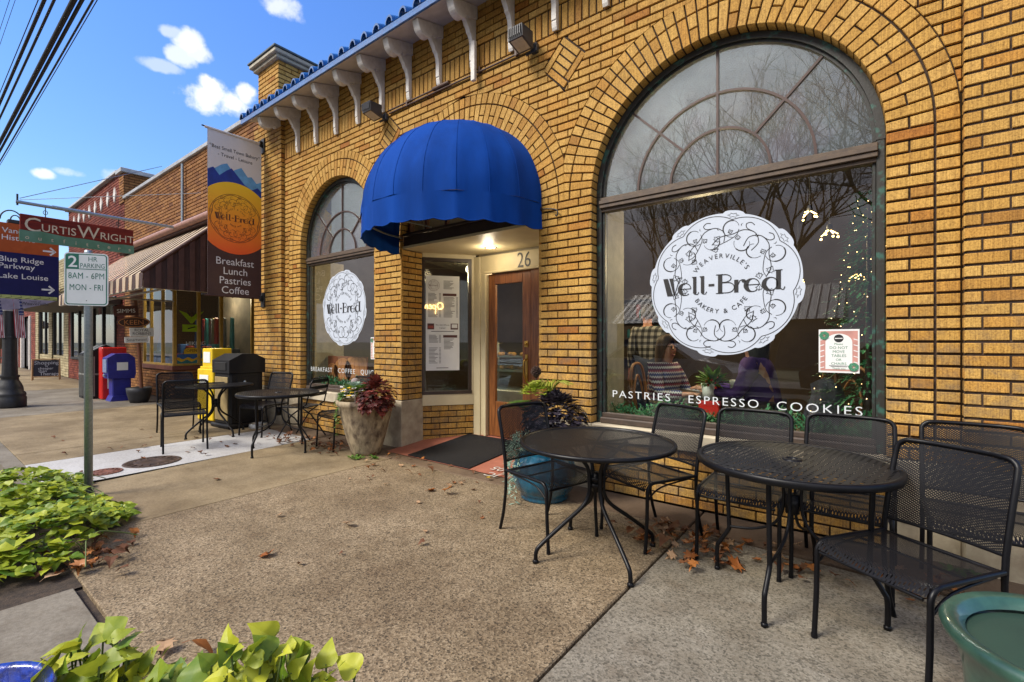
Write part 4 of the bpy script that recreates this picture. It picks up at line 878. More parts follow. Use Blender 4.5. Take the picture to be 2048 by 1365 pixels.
# ---------------------------------------------------------------- cafe furniture
MESH = holes_mat('expanded_metal', (.010, .010, .012), .0145, .0085, .24); FINE = holes_mat('fine_mesh', (.010, .010, .011), .012, .0072, .17); SLOT = holes_mat('basket_mesh', (.010, .010, .011), .033, .033, .20, square=True)
CG = 'black metal cafe chairs outside the bakery'
def tb(b, P, r=.0115, n=8): return b.tube(P, r, n)
def make_chair(name='cafe_chair', ht=.875, mesh=None, wid=.225):
    t = thing(name, '', 'chair', (0, 0, 0), 0, CG); w = wid; mesh = mesh or MESH
    def bx_(z):                                         # rear post, x against height
        return -.215-.10*max(0, (z-.44)/.43)**1.25
    s = MB()
    def seat(u, v):
        x = -.20+.435*u; y = (v*2-1)*(w-.006); dz = -.012*sin(pi*v)-(.034*max(0, (u-.86)/.14)**2); return (x, y, .446+dz)
    s.grid(seat, 14, 8, 0, True); s.build('seat', mesh, t, False)
    b = MB()
    def bk(u, v):
        z = .505+(ht-.515)*u; y = (v*2-1)*(w-.008); k = max(0, abs(y)-(w-.05))/.05; top = 1 if u < .9 else 1
        zz = min(z, ht-.052+.05*sqrt(max(0, 1-k*k))) if k > 0 else z
        return (bx_(zz)-.03*(1-(2*v-1)**2), y, zz)
    b.grid(bk, 14, 12, 0, True); b.build('backrest', mesh, t, False)
    f = MB(); r = .05; P = [(bx_(z), -w, z) for z in (.40, .5, .6, .7, .78)]+[(bx_(ht-r+r*sin(a)), -w+r-r*cos(a), ht-r+r*sin(a)) for a in [pi/2*i/5 for i in range(1, 6)]]
    top = [(bx_(ht)-.03*(1-(y/w)**2), y, ht) for y in [-w+r+(2*w-2*r)*i/8 for i in range(1, 8)]]
    Q = [(p[0], -p[1], p[2]) for p in P[::-1]]; tb(f, P+top+Q, .0125)
    tb(f, [(bx_(.5)-.03*(1-(y/w)**2)*.8, y, .5) for y in [-w+2*w*i/8 for i in range(9)]], .008); f.build('back_frame', BLACK, t, False)
    g = MB(); tb(g, [(-.20, -w, .438), (-.20, w, .438)], .009); tb(g, [(.225, -w+.02, .395), (.225, w-.02, .395)], .008); tb(g, [(-.02, -w, .432), (-.02, w, .432)], .006)
    for s_ in (-1, 1): tb(g, bez([(.215, s_*w, .34), (.10, s_*w, .405), (-.16, s_*w, .428)], 5), .006)
    g.build('seat_frame', BLACK, t, False)
    for s_ in (-1, 1):
        l = MB(); tb(l, [(.235, s_*w, .012)]+[(.222, s_*w, .2), (.218, s_*w, .36)]+[(.163+.055*cos(a), s_*w, .385+.055*sin(a)) for a in [pi/2*i/6 for i in range(7)]]+[(.0, s_*w, .44), (-.21, s_*w, .438)]); l.tube([(.235, s_*w, 0), (.235, s_*w, .02)], .0135, 8); l.build('leg', BLACK, t, False)
    for s_ in (-1, 1):
        l = MB(); tb(l, bez([(-.285, s_*w, .0), (-.245, s_*w, .13), (-.218, s_*w, .3), (-.216, s_*w, .44)], 5)); l.build('leg', BLACK, t, False)
    return t
ch0 = make_chair()
R_ = radians
for x, y, a, lab in ((-1.80, 2.79, -15, 'black mesh chair at the left table with its back to the teal pot'), (-1.245, 3.20, -115.7, 'black mesh chair turned towards the left table, its back against the window sill'),
                     (-.64, 3.25, -90, 'left of the two black mesh chairs facing the street behind the slotted table'), (-.13, 3.33, -93, 'right of the two chairs behind the slotted table, under the word cookies'),
                     (.46, 3.42, -90, 'black mesh chair against the right pilaster behind the nearest chair'), (.11, 2.61, -124.6, 'nearest black mesh chair, right front, seen from behind its seat corner'),
                     (-6.97, 2.22, 166, 'black mesh chair with its back to us beside the manhole on the pale strip'), (-8.12, 2.52, -8, 'black mesh chair left of the far table before the yellow boxes'),
                     (-7.1, 3.28, -75, 'black mesh chair standing before the left pilaster stone base'), (-5.45, 3.50, -95, 'black mesh chair half hidden behind the concrete planter')):
    place(ch0, (x, y, 0), R_(a), lab, CG)
# slatted folding chair
fc = thing('folding_chair', 'black slatted folding chair with crossed legs beside the far round table', 'chair', (-6.38, 3.46, 0), R_(205))
s = MB()
for i in range(6): s.bbox(-.20+.07*i, -.145+.07*i, -.19, .19, .445, .458, .003)
s.build('seat', BLACK, fc, False)
s = MB()
for z in (.60, .69, .78): s.bbox(-.275-.1*(z-.6), -.262-.1*(z-.6), -.185, .185, z, z+.05, .004)
s.build('backrest', BLACK, fc, False)
s = MB(); P = [(.24, -.2, .01), (.02, -.2, .34), (-.22, -.2, .5), (-.29, -.2, .78), (-.30, -.15, .85), (-.30, .15, .85), (-.29, .2, .78), (-.22, .2, .5), (.02, .2, .34), (.24, .2, .01)]; s.tube(P, .010, 6); s.build('back_frame', BLACK, fc, False)
for s_ in (-1, 1): l = MB(); l.tube([(-.26, s_*.175, .01), (-.02, s_*.175, .30), (.21, s_*.175, .44)], .010, 6); l.tube([(.21, s_*.175, .445), (-.2, s_*.175, .445)], .008, 6); l.build('leg', BLACK, fc, False)
TG = 'round black cafe tables outside the bakery'
def table_a():
    t = thing('cafe_table', '', 'table', (0, 0, 0), 0, TG); b = MB(); R = .475
    b.add([(0, 0, .716)]+[(R*cos(2*pi*i/48), R*sin(2*pi*i/48), .716) for i in range(48)], [(0, i+1, (i+1) % 48+1) for i in range(48)]); b.build('tabletop', FINE, t, False)
    b = MB(); b.lathe([(R-.012, .700), (R+.006, .700), (R+.012, .708), (R+.010, .722), (R, .727), (R-.012, .722), (R-.014, .7)], 56); b.build('rim', BLACK, t, False)
    b = MB()
    for k in range(8): a = 2*pi*k/8+.2; b.tube([(.03*cos(a), .03*sin(a), .708), (R*.985*cos(a), R*.985*sin(a), .706)], .008, 5)
    b.lathe([(0, .702), (.05, .702), (.05, .712), (0, .712)], 16); b.build('ribs', BLACK, t, False)
    b = MB(); b.lathe([(.0, .40), (.03, .40), (.03, .52), (.0, .52)], 12); b.lathe([(.036, .43), (.044, .43), (.044, .455), (.036, .455)], 12); b.lathe([(.036, .47), (.044, .47), (.044, .495), (.036, .495)], 12); b.build('hub', BLACK, t, False)
    for k in range(4):
        a = k*pi/2; d = Vector((cos(a), sin(a), 0)); z = Vector((0, 0, 1)); b = MB()
        b.tube(bez([d*.22+z*.705, d*.15+z*.655, d*.065+z*.56, d*.05+z*.46, d*.055+z*.38, d*.10+z*.31, d*.23+z*.215, d*.37+z*.11, d*.405+z*.07, d*.41+z*.01], 5), .013, 8); b.lathe([(0, 0), (.019, 0), (.02, .012), (.014, .02)], 10, tuple(d*.41)); b.build('leg', BLACK, t, False)
    return t
def table_b():
    t = thing('cafe_table', '', 'table', (0, 0, 0), 0, TG); b = MB(); R = .46
    b.add([(0, 0, .724)]+[(R*cos(2*pi*i/48), R*sin(2*pi*i/48), .724) for i in range(48)]+[(.035*cos(2*pi*i/48), .035*sin(2*pi*i/48), .724) for i in range(48)], [(49+i, 1+i, (i+1) % 48+1, (i+1) % 48+49) for i in range(48)]); b.build('tabletop', SLOT, t, False)
    b = MB(); b.lathe([(R-.006, .690), (R+.006, .692), (R+.011, .705), (R+.010, .722), (R+.002, .729), (R-.016, .727), (R-.018, .72)], 56); b.build('rim', BLACK, t, False)
    b = MB(); b.lathe([(.026, .720), (.028, .731), (.046, .731), (.05, .722)], 20); b.build('parasol_hole_ring', BLACK, t, False)
    b = MB(); b.lathe([(.0, .44), (.034, .44), (.034, .54), (0, .54)], 12); b.build('hub', BLACK, t, False)
    for k in range(4):
        a = k*pi/2; d = Vector((cos(a), sin(a), 0)); z = Vector((0, 0, 1)); b = MB()
        b.tube(bez([d*.345+z*.70, d*.338+z*.45, d*.332+z*.30, d*.335+z*.255, d*.385+z*.17, d*.40+z*.13, d*.40+z*.01], 4), .0125, 8); b.lathe([(0, 0), (.016, 0), (.017, .015), (.012, .02)], 8, tuple(d*.40)); b.build('leg', BLACK, t, False)
        b = MB(); b.tube(bez([d*.332+z*.275, d*.20+z*.30, d*.09+z*.36, d*.045+z*.46, d*.05+z*.6, d*.11+z*.705], 5), .0085, 6); b.build('brace', BLACK, t, False)
    return t
ta, tb_ = table_a(), table_b()
place(ta, (-1.39, 2.70, 0), R_(-36), 'round fine-mesh black table on the left of the front pair', TG); place(ta, (-7.6, 2.82, 0), R_(-80), 'far round mesh table in front of the yellow newspaper boxes', TG)
place(tb_, (-.335, 2.89, 0), R_(-10), 'round slotted black table on the right of the front pair', TG); place(tb_, (-5.84, 2.87, 0), R_(20), 'round slotted black table on the pale concrete strip by the left window', TG)
# ---------------------------------------------------------------- pots
def pot(name, lab, loc, prof, m, soil_r, soil_z, n=32, **k):
    t = thing(name, lab, 'planter', loc); b = MB(); b.lathe(prof, n, **k); b.build('pot', m, t, False)
    b = MB(); b.add([(0, 0, soil_z+.02)]+[(soil_r*cos(2*pi*i/16), soil_r*sin(2*pi*i/16), soil_z) for i in range(16)], [(0, i+1, (i+1) % 16+1) for i in range(16)]); b.build('soil', SOIL, t, False); return t
CONC = mat('weathered_concrete_pot', (.33, .265, .17), .9, col2=(.075, .05, .032), scale=11, stretch=(1, 1, .45), bump=1., bscale=26, lo=.36, hi=.60)
PL = pot('concrete_planter', 'tall weathered concrete planter full of flowers beside the entrance pier', (-4.87, 3.45, 0), [(.0, .0), (.165, .0), (.18, .04), (.235, .22), (.29, .44), (.325, .58), (.345, .60), (.348, .645), (.325, .655), (.305, .645), (.29, .58)], CONC, .30, .60)
TEAL = mat('teal_glaze', (.006, .11, .19), .16, col2=(.003, .03, .07), scale=14, stretch=(1, 1, .35), coat=.8, lo=.3, hi=.65)
TP = pot('teal_pot', 'round teal glazed pot beside the door behind the left table', (-2.27, 3.43, 0), [(0, 0), (.205, .0), (.212, .02), (.2, .045), (.245, .08), (.282, .17), (.285, .24), (.25, .34), (.20, .42), (.225, .46), (.232, .49), (.205, .49), (.19, .45)], TEAL, .195, .44)
GREEN = mat('green_glaze', (.032, .09, .062), .42, col2=(.012, .042, .03), scale=9, coat=.4, bump=.15, bscale=20)
GP = thing('green_pot', 'large green glazed pot in the near right corner', 'planter', (.48, 1.98, .0)); GP.scale = (1.03, 1.03, 1.06); b = MB(); b.lathe([(.0, 0), (.2, 0), (.24, .2), (.255, .36), (.275, .42), (.295, .44), (.305, .465), (.292, .482), (.262, .475), (.245, .45)], 40); b.build('pot', GREEN, GP, False)
b = MB(); b.lathe([(.248, .44), (.2, .446), (.0, .45)], 32); b.build('lid', mat('green_lid', (.016, .045, .028), .65, col2=(.012, .034, .022), scale=4, bump=.1), GP, False)
BP = pot('blue_pot', 'cobalt blue glazed pot in the near left corner', (-1.715, .075, 0), [(.0, 0), (.13, 0), (.15, .1), (.165, .35), (.172, .46), (.18, .475), (.172, .485), (.158, .475), (.15, .3)], mat('cobalt_glaze', (.008, .04, .36), .2, col2=(.004, .012, .12), scale=40, coat=.8, bump=.3, bscale=80), .15, .40)
# bowl of water by the pilaster
b = MB(); b.lathe([(0, .012), (.10, .012), (.115, .06), (.122, .075), (.128, .07), (.13, .0)], 24, (-7.66, 3.44, 0)); tag(b.build('dog_bowl', mat('steel_bowl', (.5, .5, .48), .3, .8)), 'low steel dog bowl on the pavement by the left pilaster', 'bowl')
# covers in the pavement
def cover(x, y, r, m, lab):
    b = MB(); b.lathe([(0, .002), (r*.25, .002), (r*.27, .0045), (r*.6, .0045), (r*.62, .002), (r*.86, .002), (r*.88, .006), (r*.97, .006), (r, .001)], 32, (x, y, .003))
    for k in range(16): a = 2*pi*k/16; b.tube([(x+r*.64*cos(a), y+r*.64*sin(a), .006), (x+r*.84*cos(a), y+r*.84*sin(a), .006)], .008, 4)
    tag(b.build('manhole_cover', m), lab, 'manhole cover', 'iron covers in the pale strip')
cover(-6.42, 1.74, .27, mat('rusty_iron', (.10, .06, .035), .6, .4, col2=(.04, .025, .018), scale=14), 'large dark iron manhole cover in the pale concrete strip')
cover(-6.30, 1.30, .15, mat('rust_red', (.20, .07, .04), .7, .2, col2=(.10, .04, .025), scale=20), 'small rust red cover in the pale concrete strip')
# ---------------------------------------------------------------- shop next door, with a recessed glazed corner
YF = mat('ochre_frame', (.50, .32, .06), .5, col2=(.38, .23, .04)); COPING = mat('pale_coping', (.50, .51, .52), .5, col2=(.34, .35, .36), scale=3)
RSILL = mat('red_brown_sill', (.17, .055, .035), .7); DARKIN = mat('dark_interior', (.13, .105, .08), .9, col2=(.06, .05, .04), scale=2); TAN = mat('awning_tan', (.46, .36, .25), .7, col2=(.38, .29, .2), scale=4); CHOC = mat('awning_brown', (.085, .038, .03), .7); CHOC2 = mat('awning_dark_brown', (.05, .022, .018), .7)
SH = thing('outfitter_shop', 'orange brick shop with recessed glass corner between bakery and red building', 'building', (-12.7, 3.9, 0))
w, mo = MB(), MB(); SY = 3.9
field(w, mo, (0, SY, 0), UX, NY, -16.8, -8.67, 3.0, 5.38, bh=.078, bl=.24); field(w, mo, (0, SY, 0), UX, NY, -16.8, -15.15, 0, 3.0); field(w, mo, (0, SY, 0), UX, NY, -15.15, -12.9, 0, .68)
field(w, mo, (-12.9, SY, 0), (0, 1, 0), (1, 0, 0), 0, 1.8, 0, .68); field(w, mo, (-8.70, SY, 0), (0, 1, 0), (-1, 0, 0), 0, 1.8, 0, 3.0)
w.build('brick_wall', ORANGE, SH); mo.box(-16.8, -8.7, SY+.2, 12, 3.05, 5.3); mo.build('mortar', MORTAR, SH)
b = MB(); b.box(-15.2, -8.7, 5.7, 5.8, 0, 3.0); b.box(-12.9, -8.7, SY+.05, 5.8, 2.98, 3.04); b.box(-15.15, -12.95, 6.4, 6.5, 0, 3); b.build('entry_lining', DARKIN, SH)
b = MB(); b.bbox(-16.8, -8.68, SY-.05, SY+.2, 5.38, 5.47, .01); b.build('coping', COPING, SH)
b = MB(); b.bbox(-15.2, -12.85, SY-.05, SY+.12, .68, .785, .01); b.bbox(-12.95, -12.85, SY+.12, 5.7, .68, .785, .01); b.build('sill', RSILL, SH)
b = MB()
for x in (-15.1, -14.55, -13.7, -12.93): b.bbox(x-.035, x+.035, SY-.01, SY+.06, .83, 2.96, .005)
b.bbox(-15.1, -12.9, SY-.015, SY+.065, .785, .835, .005); b.bbox(-15.1, -12.9, SY-.012, SY+.062, 2.92, 2.99, .005)
for y in (4.42, 4.92, 5.66): b.bbox(-12.96, -12.90, y-.035, y+.035, .83, 2.96, .005)
b.bbox(-12.97, -12.89, SY+.065, 5.7, .785, .835, .005); b.bbox(-12.97, -12.89, SY+.065, 5.7, 2.92, 2.99, .005); b.build('window_frame', YF, SH)
g = MB(); g.box(-15.06, -12.97, SY+.02, SY+.026, .835, 2.92); g.box(-12.935, -12.929, SY+.06, 5.66, .835, 2.92); g.build('display_glass', GLASS, SH)
random.seed(11)
KIT = [mat('kit_%s' % n, c, .6) for n, c in (('blue', (.03, .12, .35)), ('red', (.35, .04, .03)), ('grey', (.16, .16, .17)), ('teal', (.03, .2, .22)), ('khaki', (.2, .16, .08)))]
b = MB()
for i in range(48):
    x, y = rnd(-15, -13.05), rnd(4.1, 5.9); h = rnd(.1, .5); b.bbox(x-.12, x+.12, y-.1, y+.1, .8, .8+h, .02, m=i % 5)
b.box(-15.1, -12.98, 4.02, 6.3, .70, .8, 2); b.build('window_display', KIT, SH)
b = MB(); b.tube(bez([(-14.75, 4.2, 1.5), (-14.8, 4.15, 1.2), (-14.6, 4.1, .9), (-14.4, 4.1, .84)], 6), .05, 8); b.build('curved_paddle', KIT[0], SH)
LIME = mat('lime_print', (.38, .62, .02), .5)
A = Art(); A.poly([(-.26, .16), (-.10, .10), (0, -.0), (.10, .10), (.26, .16), (.02, -.14), (-.02, -.14)], 0); A.rect(-.19, .19, -.34, -.17, 0); A.line([(-.08, -.27), (.08, -.22)], .03, 1, 1); A.text('W', 0, .03, .2, 1, 1)
mb = MB(); A.to(mb, (-12.925, 4.27, 1.93), (0, 1, 0), (0, 0, 1), (1, 0, 0)); tag(mb.build('lime_window_mark', [LIME, BK]), 'lime green winged mark on the dark glass of the shop next door', 'window decal')
A = Art(); A.text('HIKING', 0, 0, .125, 0); mb = MB(); A.to(mb, (-12.925, 4.36, 1.27), (0, 1, 0), (0, 0, 1), (1, 0, 0)); tag(mb.build('glass_word', LETM), 'white word HIKING on the dark glass of the shop next door', 'window lettering')
A = Art(); A.poly([(-.16+.0, .06)]+[(.16*cos(t), .08+.07*sin(t)) for t in [pi*i/8 for i in range(9)][::-1]]+[(.16, .0), (-.16, .0)], 0, 1); A.text('OPEN', 0, .05, .085, 2, 3)
for k, (y, m_) in enumerate(((-.02, 1), (-.10, 0), (-.16, 3))): A.poly([(-.3, y-.14)]+[(-.3+.6*i/14, y+.025*sin(i*1.3+k)) for i in range(15)]+[(.3, y-.14)], m_, 2+k)
mb = MB(); mb.box(-12.924, -12.915, 3.98, 4.56, .84, 1.06, 1); A.to(mb, (-12.9145, 4.27, 1.06), (0, 1, 0), (0, 0, 1), (1, 0, 0)); tag(mb.build('open_sign', [mat('sign_yellow', (.72, .45, .02), .5), KIT[0], BK, KIT[3]]), 'small yellow and blue wave shaped OPEN sign inside the shop window', 'sign')
l = bpy.data.lights.new('shop_fill_light', 'POINT'); o = bpy.data.objects.new('shop_fill_light', l); COL.objects.link(o); o.location = (-14.0, 5.2, 2.6); l.energy = 45; l.color = (1, .8, .55); l.shadow_soft_size = .1  # point light added to brighten the dark shop interior
b = MB(); b.tube([(-14.0, 5.2, 2.98), (-14.0, 5.2, 2.75)], .012, 5); b.ball((-14.0, 5.2, 2.70), .05, 8, 1); b.build('shop_lamp', [IRON, mat('shop_bulb', (1, .85, .6), .4, emit=(1, .75, .4), est=6.)], SH)  # cord and glowing bulb added to go with that light
b = MB()
for i in range(9): x = -14.9+.22*i; b.prism([(x-.02, 5.0+.1*(i % 3), 1.2), (x+.16, 5.0+.1*(i % 3), 1.15), (x+.14, 5.0+.1*(i % 3), 1.95), (x+.02, 5.0+.1*(i % 3), 1.98)], (0, .05, 0), i % 5)
b.build('jacket_rail', KIT, SH)
# pleated metal awning
AWN = thing('metal_awning', 'brown and tan striped metal awning with pleated end over the shop window', 'awning', (-13, SY, 2.3))
b = MB(); x = -16.6; P0, P1 = Vector((0, 3.88, 3.74)), Vector((0, 2.52, 2.51)); k = 0
while x < -9.82:
    e_ = min(x+.20, -9.8); m_ = 0 if k % 2 == 0 else 1; dz = .02 if m_ == 0 else 0
    b.add([(x, P0.y, P0.z+dz), (e_, P0.y, P0.z+dz), (e_, P1.y, P1.z+dz), (x, P1.y, P1.z+dz)], [(0, 1, 2, 3)], m_)
    b.add([(x, P1.y-.001, P1.z+dz), (e_, P1.y-.001, P1.z+dz), (e_, P1.y-.012, 2.27), (x+.05, P1.y-.012, 2.27)], [(0, 1, 2, 3)], 0 if k % 2 == 0 else 2); x = e_; k += 1
b.build('slope', [TAN, CHOC, CHOC2], AWN)
b = MB(); n = 16
for i in range(n):
    y0, y1 = 2.52+1.36*i/n, 2.52+1.36*(i+1)/n; z0, z1 = 2.51+1.23*i/n, 2.51+1.23*(i+1)/n; o_ = .0 if i % 2 else .025
    b.add([(-9.8+o_, y0, 2.27), (-9.8+o_, y1, 2.27), (-9.8+o_, y1, z1), (-9.8+o_, y0, z0)], [(0, 1, 2, 3)], i % 2); b.add([(-9.8, y1, 2.27), (-9.775, y1, 2.27), (-9.775, y1, z1), (-9.8, y1, z1)], [(0, 1, 2, 3)], 1)
b.tube([(-9.79, 2.5, 2.53), (-9.79, 3.86, 3.76)], .035, 6); b.build('pleated_end', [CHOC, CHOC2], AWN)
b = MB(); b.tube([(-16.6, 2.56, 2.28), (-9.8, 2.56, 2.28)], .02, 6); b.tube([(-16.6, 2.9, 2.3), (-9.8, 2.9, 2.3)], .02, 6); b.tube([(-9.82, 2.54, 2.28), (-9.82, 3.88, 2.28)], .018, 6); b.tube([(-12.8, 2.54, 2.28), (-12.8, 3.88, 2.28)], .018, 6); b.build('frame', mat('pale_tube', (.5, .46, .38), .5), AWN)
b = MB(); b.bbox(-16.7, -8.72, SY-.14, SY-.005, 3.76, 3.98, .01); b.build('hood_box', CHOC, AWN); b = MB(); b.tube([(-16.7, SY-.16, 3.87), (-8.72, SY-.16, 3.87)], .075, 8); b.build('roller_cover', mat('copper_pipe', (.34, .17, .12), .5), AWN)
# ---------------------------------------------------------------- buildings further down the street
def lozenges(par, x, z, n, st, y):
    for i in range(n):
        b = MB(); b.prism([(x-i*st-.13, y-.03, z), (x-i*st, y-.03, z-.23), (x-i*st+.13, y-.03, z), (x-i*st, y-.03, z+.23)], (0, .04, 0)); b.build('white_lozenge', WHITEP, par)
RB = thing('red_brick_building', 'tall red brick building with row of white lozenges', 'building', (-20.4, 3.9, 0))
w, mo = MB(), MB(); field(w, mo, (0, 3.9, 0), UX, NY, -24.0, -16.82, 2.7, 6.22, bl=.25, bh=.08); field(w, mo, (0, 3.9, 0), UX, NY, -17.6, -16.82, 0, 2.7, bl=.25, bh=.08); field(w, mo, (0, 3.9, 0), UX, NY, -23.4, -17.6, 0, .72, bl=.25, bh=.08); field(w, mo, (0, 3.9, 0), UX, NY, -24.0, -23.4, 0, 2.7, bl=.25, bh=.08)
w.build('brick_front', RED, RB); w, mo2 = MB(), MB(); field(w, mo2, (-16.81, 3.88, 0), (0, 1, 0), (1, 0, 0), 0, 4, 5.3, 6.15, bl=.25, bh=.08); field(w, mo2, (0, 3.875, 0), UX, NY, -17.25, -16.8, 5.3, 6.15, bl=.25, bh=.08); w.build('brick_return', ORANGE, RB)
mo.merge(mo2); mo.box(-23.9, -16.9, 4.2, 12, 0, 6.1); mo.build('mortar', MORTAR, RB)
b = MB(); b.bbox(-17.3, -16.75, 3.8, 8, 6.15, 6.27, .01); b.bbox(-24.05, -17.3, 3.8, 4.2, 6.22, 6.3, .01); b.build('coping', COPING, RB); lozenges(RB, -17.74, 5.68, 8, .75, 3.9)
b = MB()
for x in (-23.35, -22.2, -21.2, -20.2, -19.0, -17.65): b.bbox(x-.05, x+.05, 3.86, 3.95, .72, 2.7, .005)
b.bbox(-23.4, -17.6, 3.85, 3.96, .72, .8, .005); b.build('shop_window_frame', IRON, RB); g = MB(); g.box(-23.3, -17.7, 3.9, 3.906, .8, 2.7); g.build('shop_glass', GLASS, RB)
b = MB(); b.box(-23.4, -17.6, 4.02, 4.15, .72, 2.7); b.build('shop_interior', DARKIN, RB)
b = MB()
for x, c in ((-20.8, 1), (-19.9, 1), (-18.5, 2), (-22.6, 2)):
    b.prism([(x-.05, 3.96, 1.9), (x+.12, 3.96, 1.7), (x+.14, 3.96, 2.6), (x-.02, 3.96, 2.62)], (0, .04, 0), c)
b.build('hanging_garments', [KIT[0], mat('pink_cloth', (.55, .05, .12), .7), mat('pale_cloth', (.5, .5, .52), .7)], RB)
b = MB(); b.bbox(-23.9, -17.0, 2.5, 3.88, 2.42, 2.62, .02); b.bbox(-23.95, -16.95, 2.45, 2.5, 2.40, 2.68, .01); b.build('flat_canopy', mat('canopy_grey', (.06, .06, .065), .6), RB)
CB_ = thing('cream_brick_building', 'low cream brick shop with dark framed windows and yellow striped canopy', 'building', (-27, 3.9, 0))
w, mo = MB(), MB(); field(w, mo, (0, 3.9, 0), UX, NY, -31.0, -24.05, 2.7, 4.6, bl=.3, bh=.1)
for a, b_ in ((-24.9, -24.05), (-27.9, -27.2), (-31, -30.3)): field(w, mo, (0, 3.9, 0), UX, NY, a, b_, 0, 2.7, bl=.3, bh=.1)
field(w, mo, (0, 3.95, 0), UX, NY, -30.3, -24.9, 0, .8, bl=.3, bh=.1); w.build('brick_front', CREAM, CB_); mo.box(-31, -24.1, 4.1, 12, 0, 4.5); mo.build('mortar', MORTAR, CB_)
b = MB(); b.bbox(-27.2, -24.9, 3.98, 4.06, .8, 2.7, .01); b.bbox(-30.3, -27.9, 3.98, 4.06, .8, 2.7, .01); b.build('window_glass', glass_mat('street_glass', (.2, .22, .22), .12), CB_)
b = MB()
for x in (-27.15, -26.0, -24.95, -30.25, -29, -27.95): b = MB(); b.bbox(x-.05, x+.05, 3.94, 4.0, .8, 2.7, .005); b.build('window_frame', IRON, CB_)
b = MB()
for i in range(20): y = 3.85-1.1*i/20; b.box(-28.5, -24.1, y-.06, y-.005, 3.4-.95*i/20-.03, 3.4-.95*i/20, i % 2)
b.build('striped_canopy', [mat('canopy_yellow', (.42, .36, .14), .7), CHOC2], CB_)
RP = thing('red_painted_shop', 'red painted brick shopfront with white posts far down the street', 'building', (-37, 3.9, 0))
w, mo = MB(), MB(); field(w, mo, (0, 3.9, 0), UX, NY, -45, -31.05, 2.6, 4.9, bl=.3, bh=.1)
for a, b_ in ((-32.2, -31.05), (-36.2, -35.1), (-40, -39), (-45, -43.8)): field(w, mo, (0, 3.9, 0), UX, NY, a, b_, 0, 2.6, bl=.3, bh=.1)
field(w, mo, (0, 3.95, 0), UX, NY, -43.8, -36.2, 0, .9, bl=.3, bh=.1); w.build('brick_front', RED, RP); mo.box(-45, -31.1, 4.1, 12, 0, 4.8); mo.build('mortar', MORTAR, RP)
b = MB()
for x in (-32.4, -34.9, -36.4, -38.8, -40.2): b = MB(); b.bbox(x-.1, x+.1, 3.85, 3.98, .0, 2.6, .01); b.build('white_post', WHITEP, RP)
b = MB(); b.box(-43.8, -32.2, 4.02, 4.09, .1, 2.6); b.build('window_glass', glass_mat('street_glass_2', (.15, .17, .17), .12), RP)
b = MB(); b.prism([(-39.5, 3.85, 2.9), (-39.5, 2.8, 2.35), (-39.5, 2.8, 2.1), (-39.5, 3.85, 2.55)], (3.2, 0, 0)); b.build('grey_awning', mat('grey_canvas', (.08, .085, .10), .8), RP)
for x0, x1, zt, m_, nm, lab in ((-62, -45.1, 5.4, CREAM, 'pale_block', 'pale low shop block closing the far end of the row'), (-90, -62.1, 6.2, RED, 'far_red_block', 'far red shop block at the end of the street')):
    t = thing(nm, lab, 'building', ((x0+x1)/2, 3.9, 0)); b = MB(); b.bbox(x0, x1, 3.9, 12, -.1, zt, .03); b.build('walls', m_, t); b = MB(); x = x0+1
    while x < x1-2: b.bbox(x, x+1.6, 3.84, 3.91, .7, 2.6, .02); x += 2.4
    b.build('windows', glass_mat('far_glass_'+nm, (.1, .1, .1), .2), t)
t = thing('grey_roofed_house', 'distant house with pale grey pitched roof above the street signs', 'building', (-58, 13, 0)); b = MB(); b.bbox(-62, -54, 10.5, 18, 0, 9.0, .02); b.build('walls', mat('grey_wall', (.35, .35, .34), .8), t)
b = MB(); b.prism([(-62.4, 9.8, 9.0), (-62.4, 18.6, 9.0), (-62.4, 14.2, 11.6)], (8.8, 0, 0)); b.build('roof', mat('grey_metal_roof', (.40, .43, .45), .5, .3), t)
# ---------------------------------------------------------------- overhead cables
def cable(y, z, r, i, lab):
    b = MB(); b.tube([(x, y, z-.28+.28*((x+8)/32)**2 if abs(x+8) < 32 else z+.0) for x in [-70+2*k for k in range(56)]], r, 5)
    tag(b.build('overhead_cable', mat('cable_black', (.02, .02, .022), .7)), lab, 'cable', 'cables over the pavement edge')
# (distance across the street, radius)
for y, r, lab in ((1.19, .004, 'faintest thin cable at the left edge'), (1.25, .004, 'second faint thin cable'), (1.494, .008, 'thin black cable left of the bundle'), (1.559, .028, 'thick cable, first of the bundle'), (1.664, .022, 'medium cable, second of the bundle'), (1.838, .008, 'thin cable running along the thickest one'), (1.872, .044, 'thickest lashed cable of the bundle'), (1.961, .030, 'thick cable right of the thickest one'), (2.077, .018, 'medium cable of the right-hand pair'), (2.123, .008, 'outermost thin cable on the right')):
    cable(y, 7.62, r, 0, lab+' crossing the sky at upper left')
# ---------------------------------------------------------------- hanging shop sign on its pole
CW = thing('hanging_sign', 'red wooden hanging shop sign with green mountain strip on a long pole', 'sign', (-12.16, 3.88, 3.3))
b = MB(); b.tube([(-12.16, 3.84, 3.86), (-12.16, 1.28, 3.86)], .03, 8); b.tube([(-12.16, 2.3, 3.865), (-12.16, 1.75, 3.865)], .036, 8); b.build('pole', GALV, CW); b = MB(); b.tube([(-12.16, 3.84, 3.78), (-12.16, 3.84, 5.3)], .03, 8); b.build('wall_post', GALV, CW)
b = MB()
for y in (1.66, 2.72): b.tube([(-12.16, y, 3.86), (-12.16, y, 3.64)], .008, 5); b.tube([(-12.16, y+.03*cos(q), 3.74+.04*sin(q)) for q in [2*pi*i/10 for i in range(11)]], .006, 4)
b.tube([(-12.16, 1.30, 3.80), (-12.16, 1.30, 4.0)], .015, 6); b.build('hangers', IRON, CW)
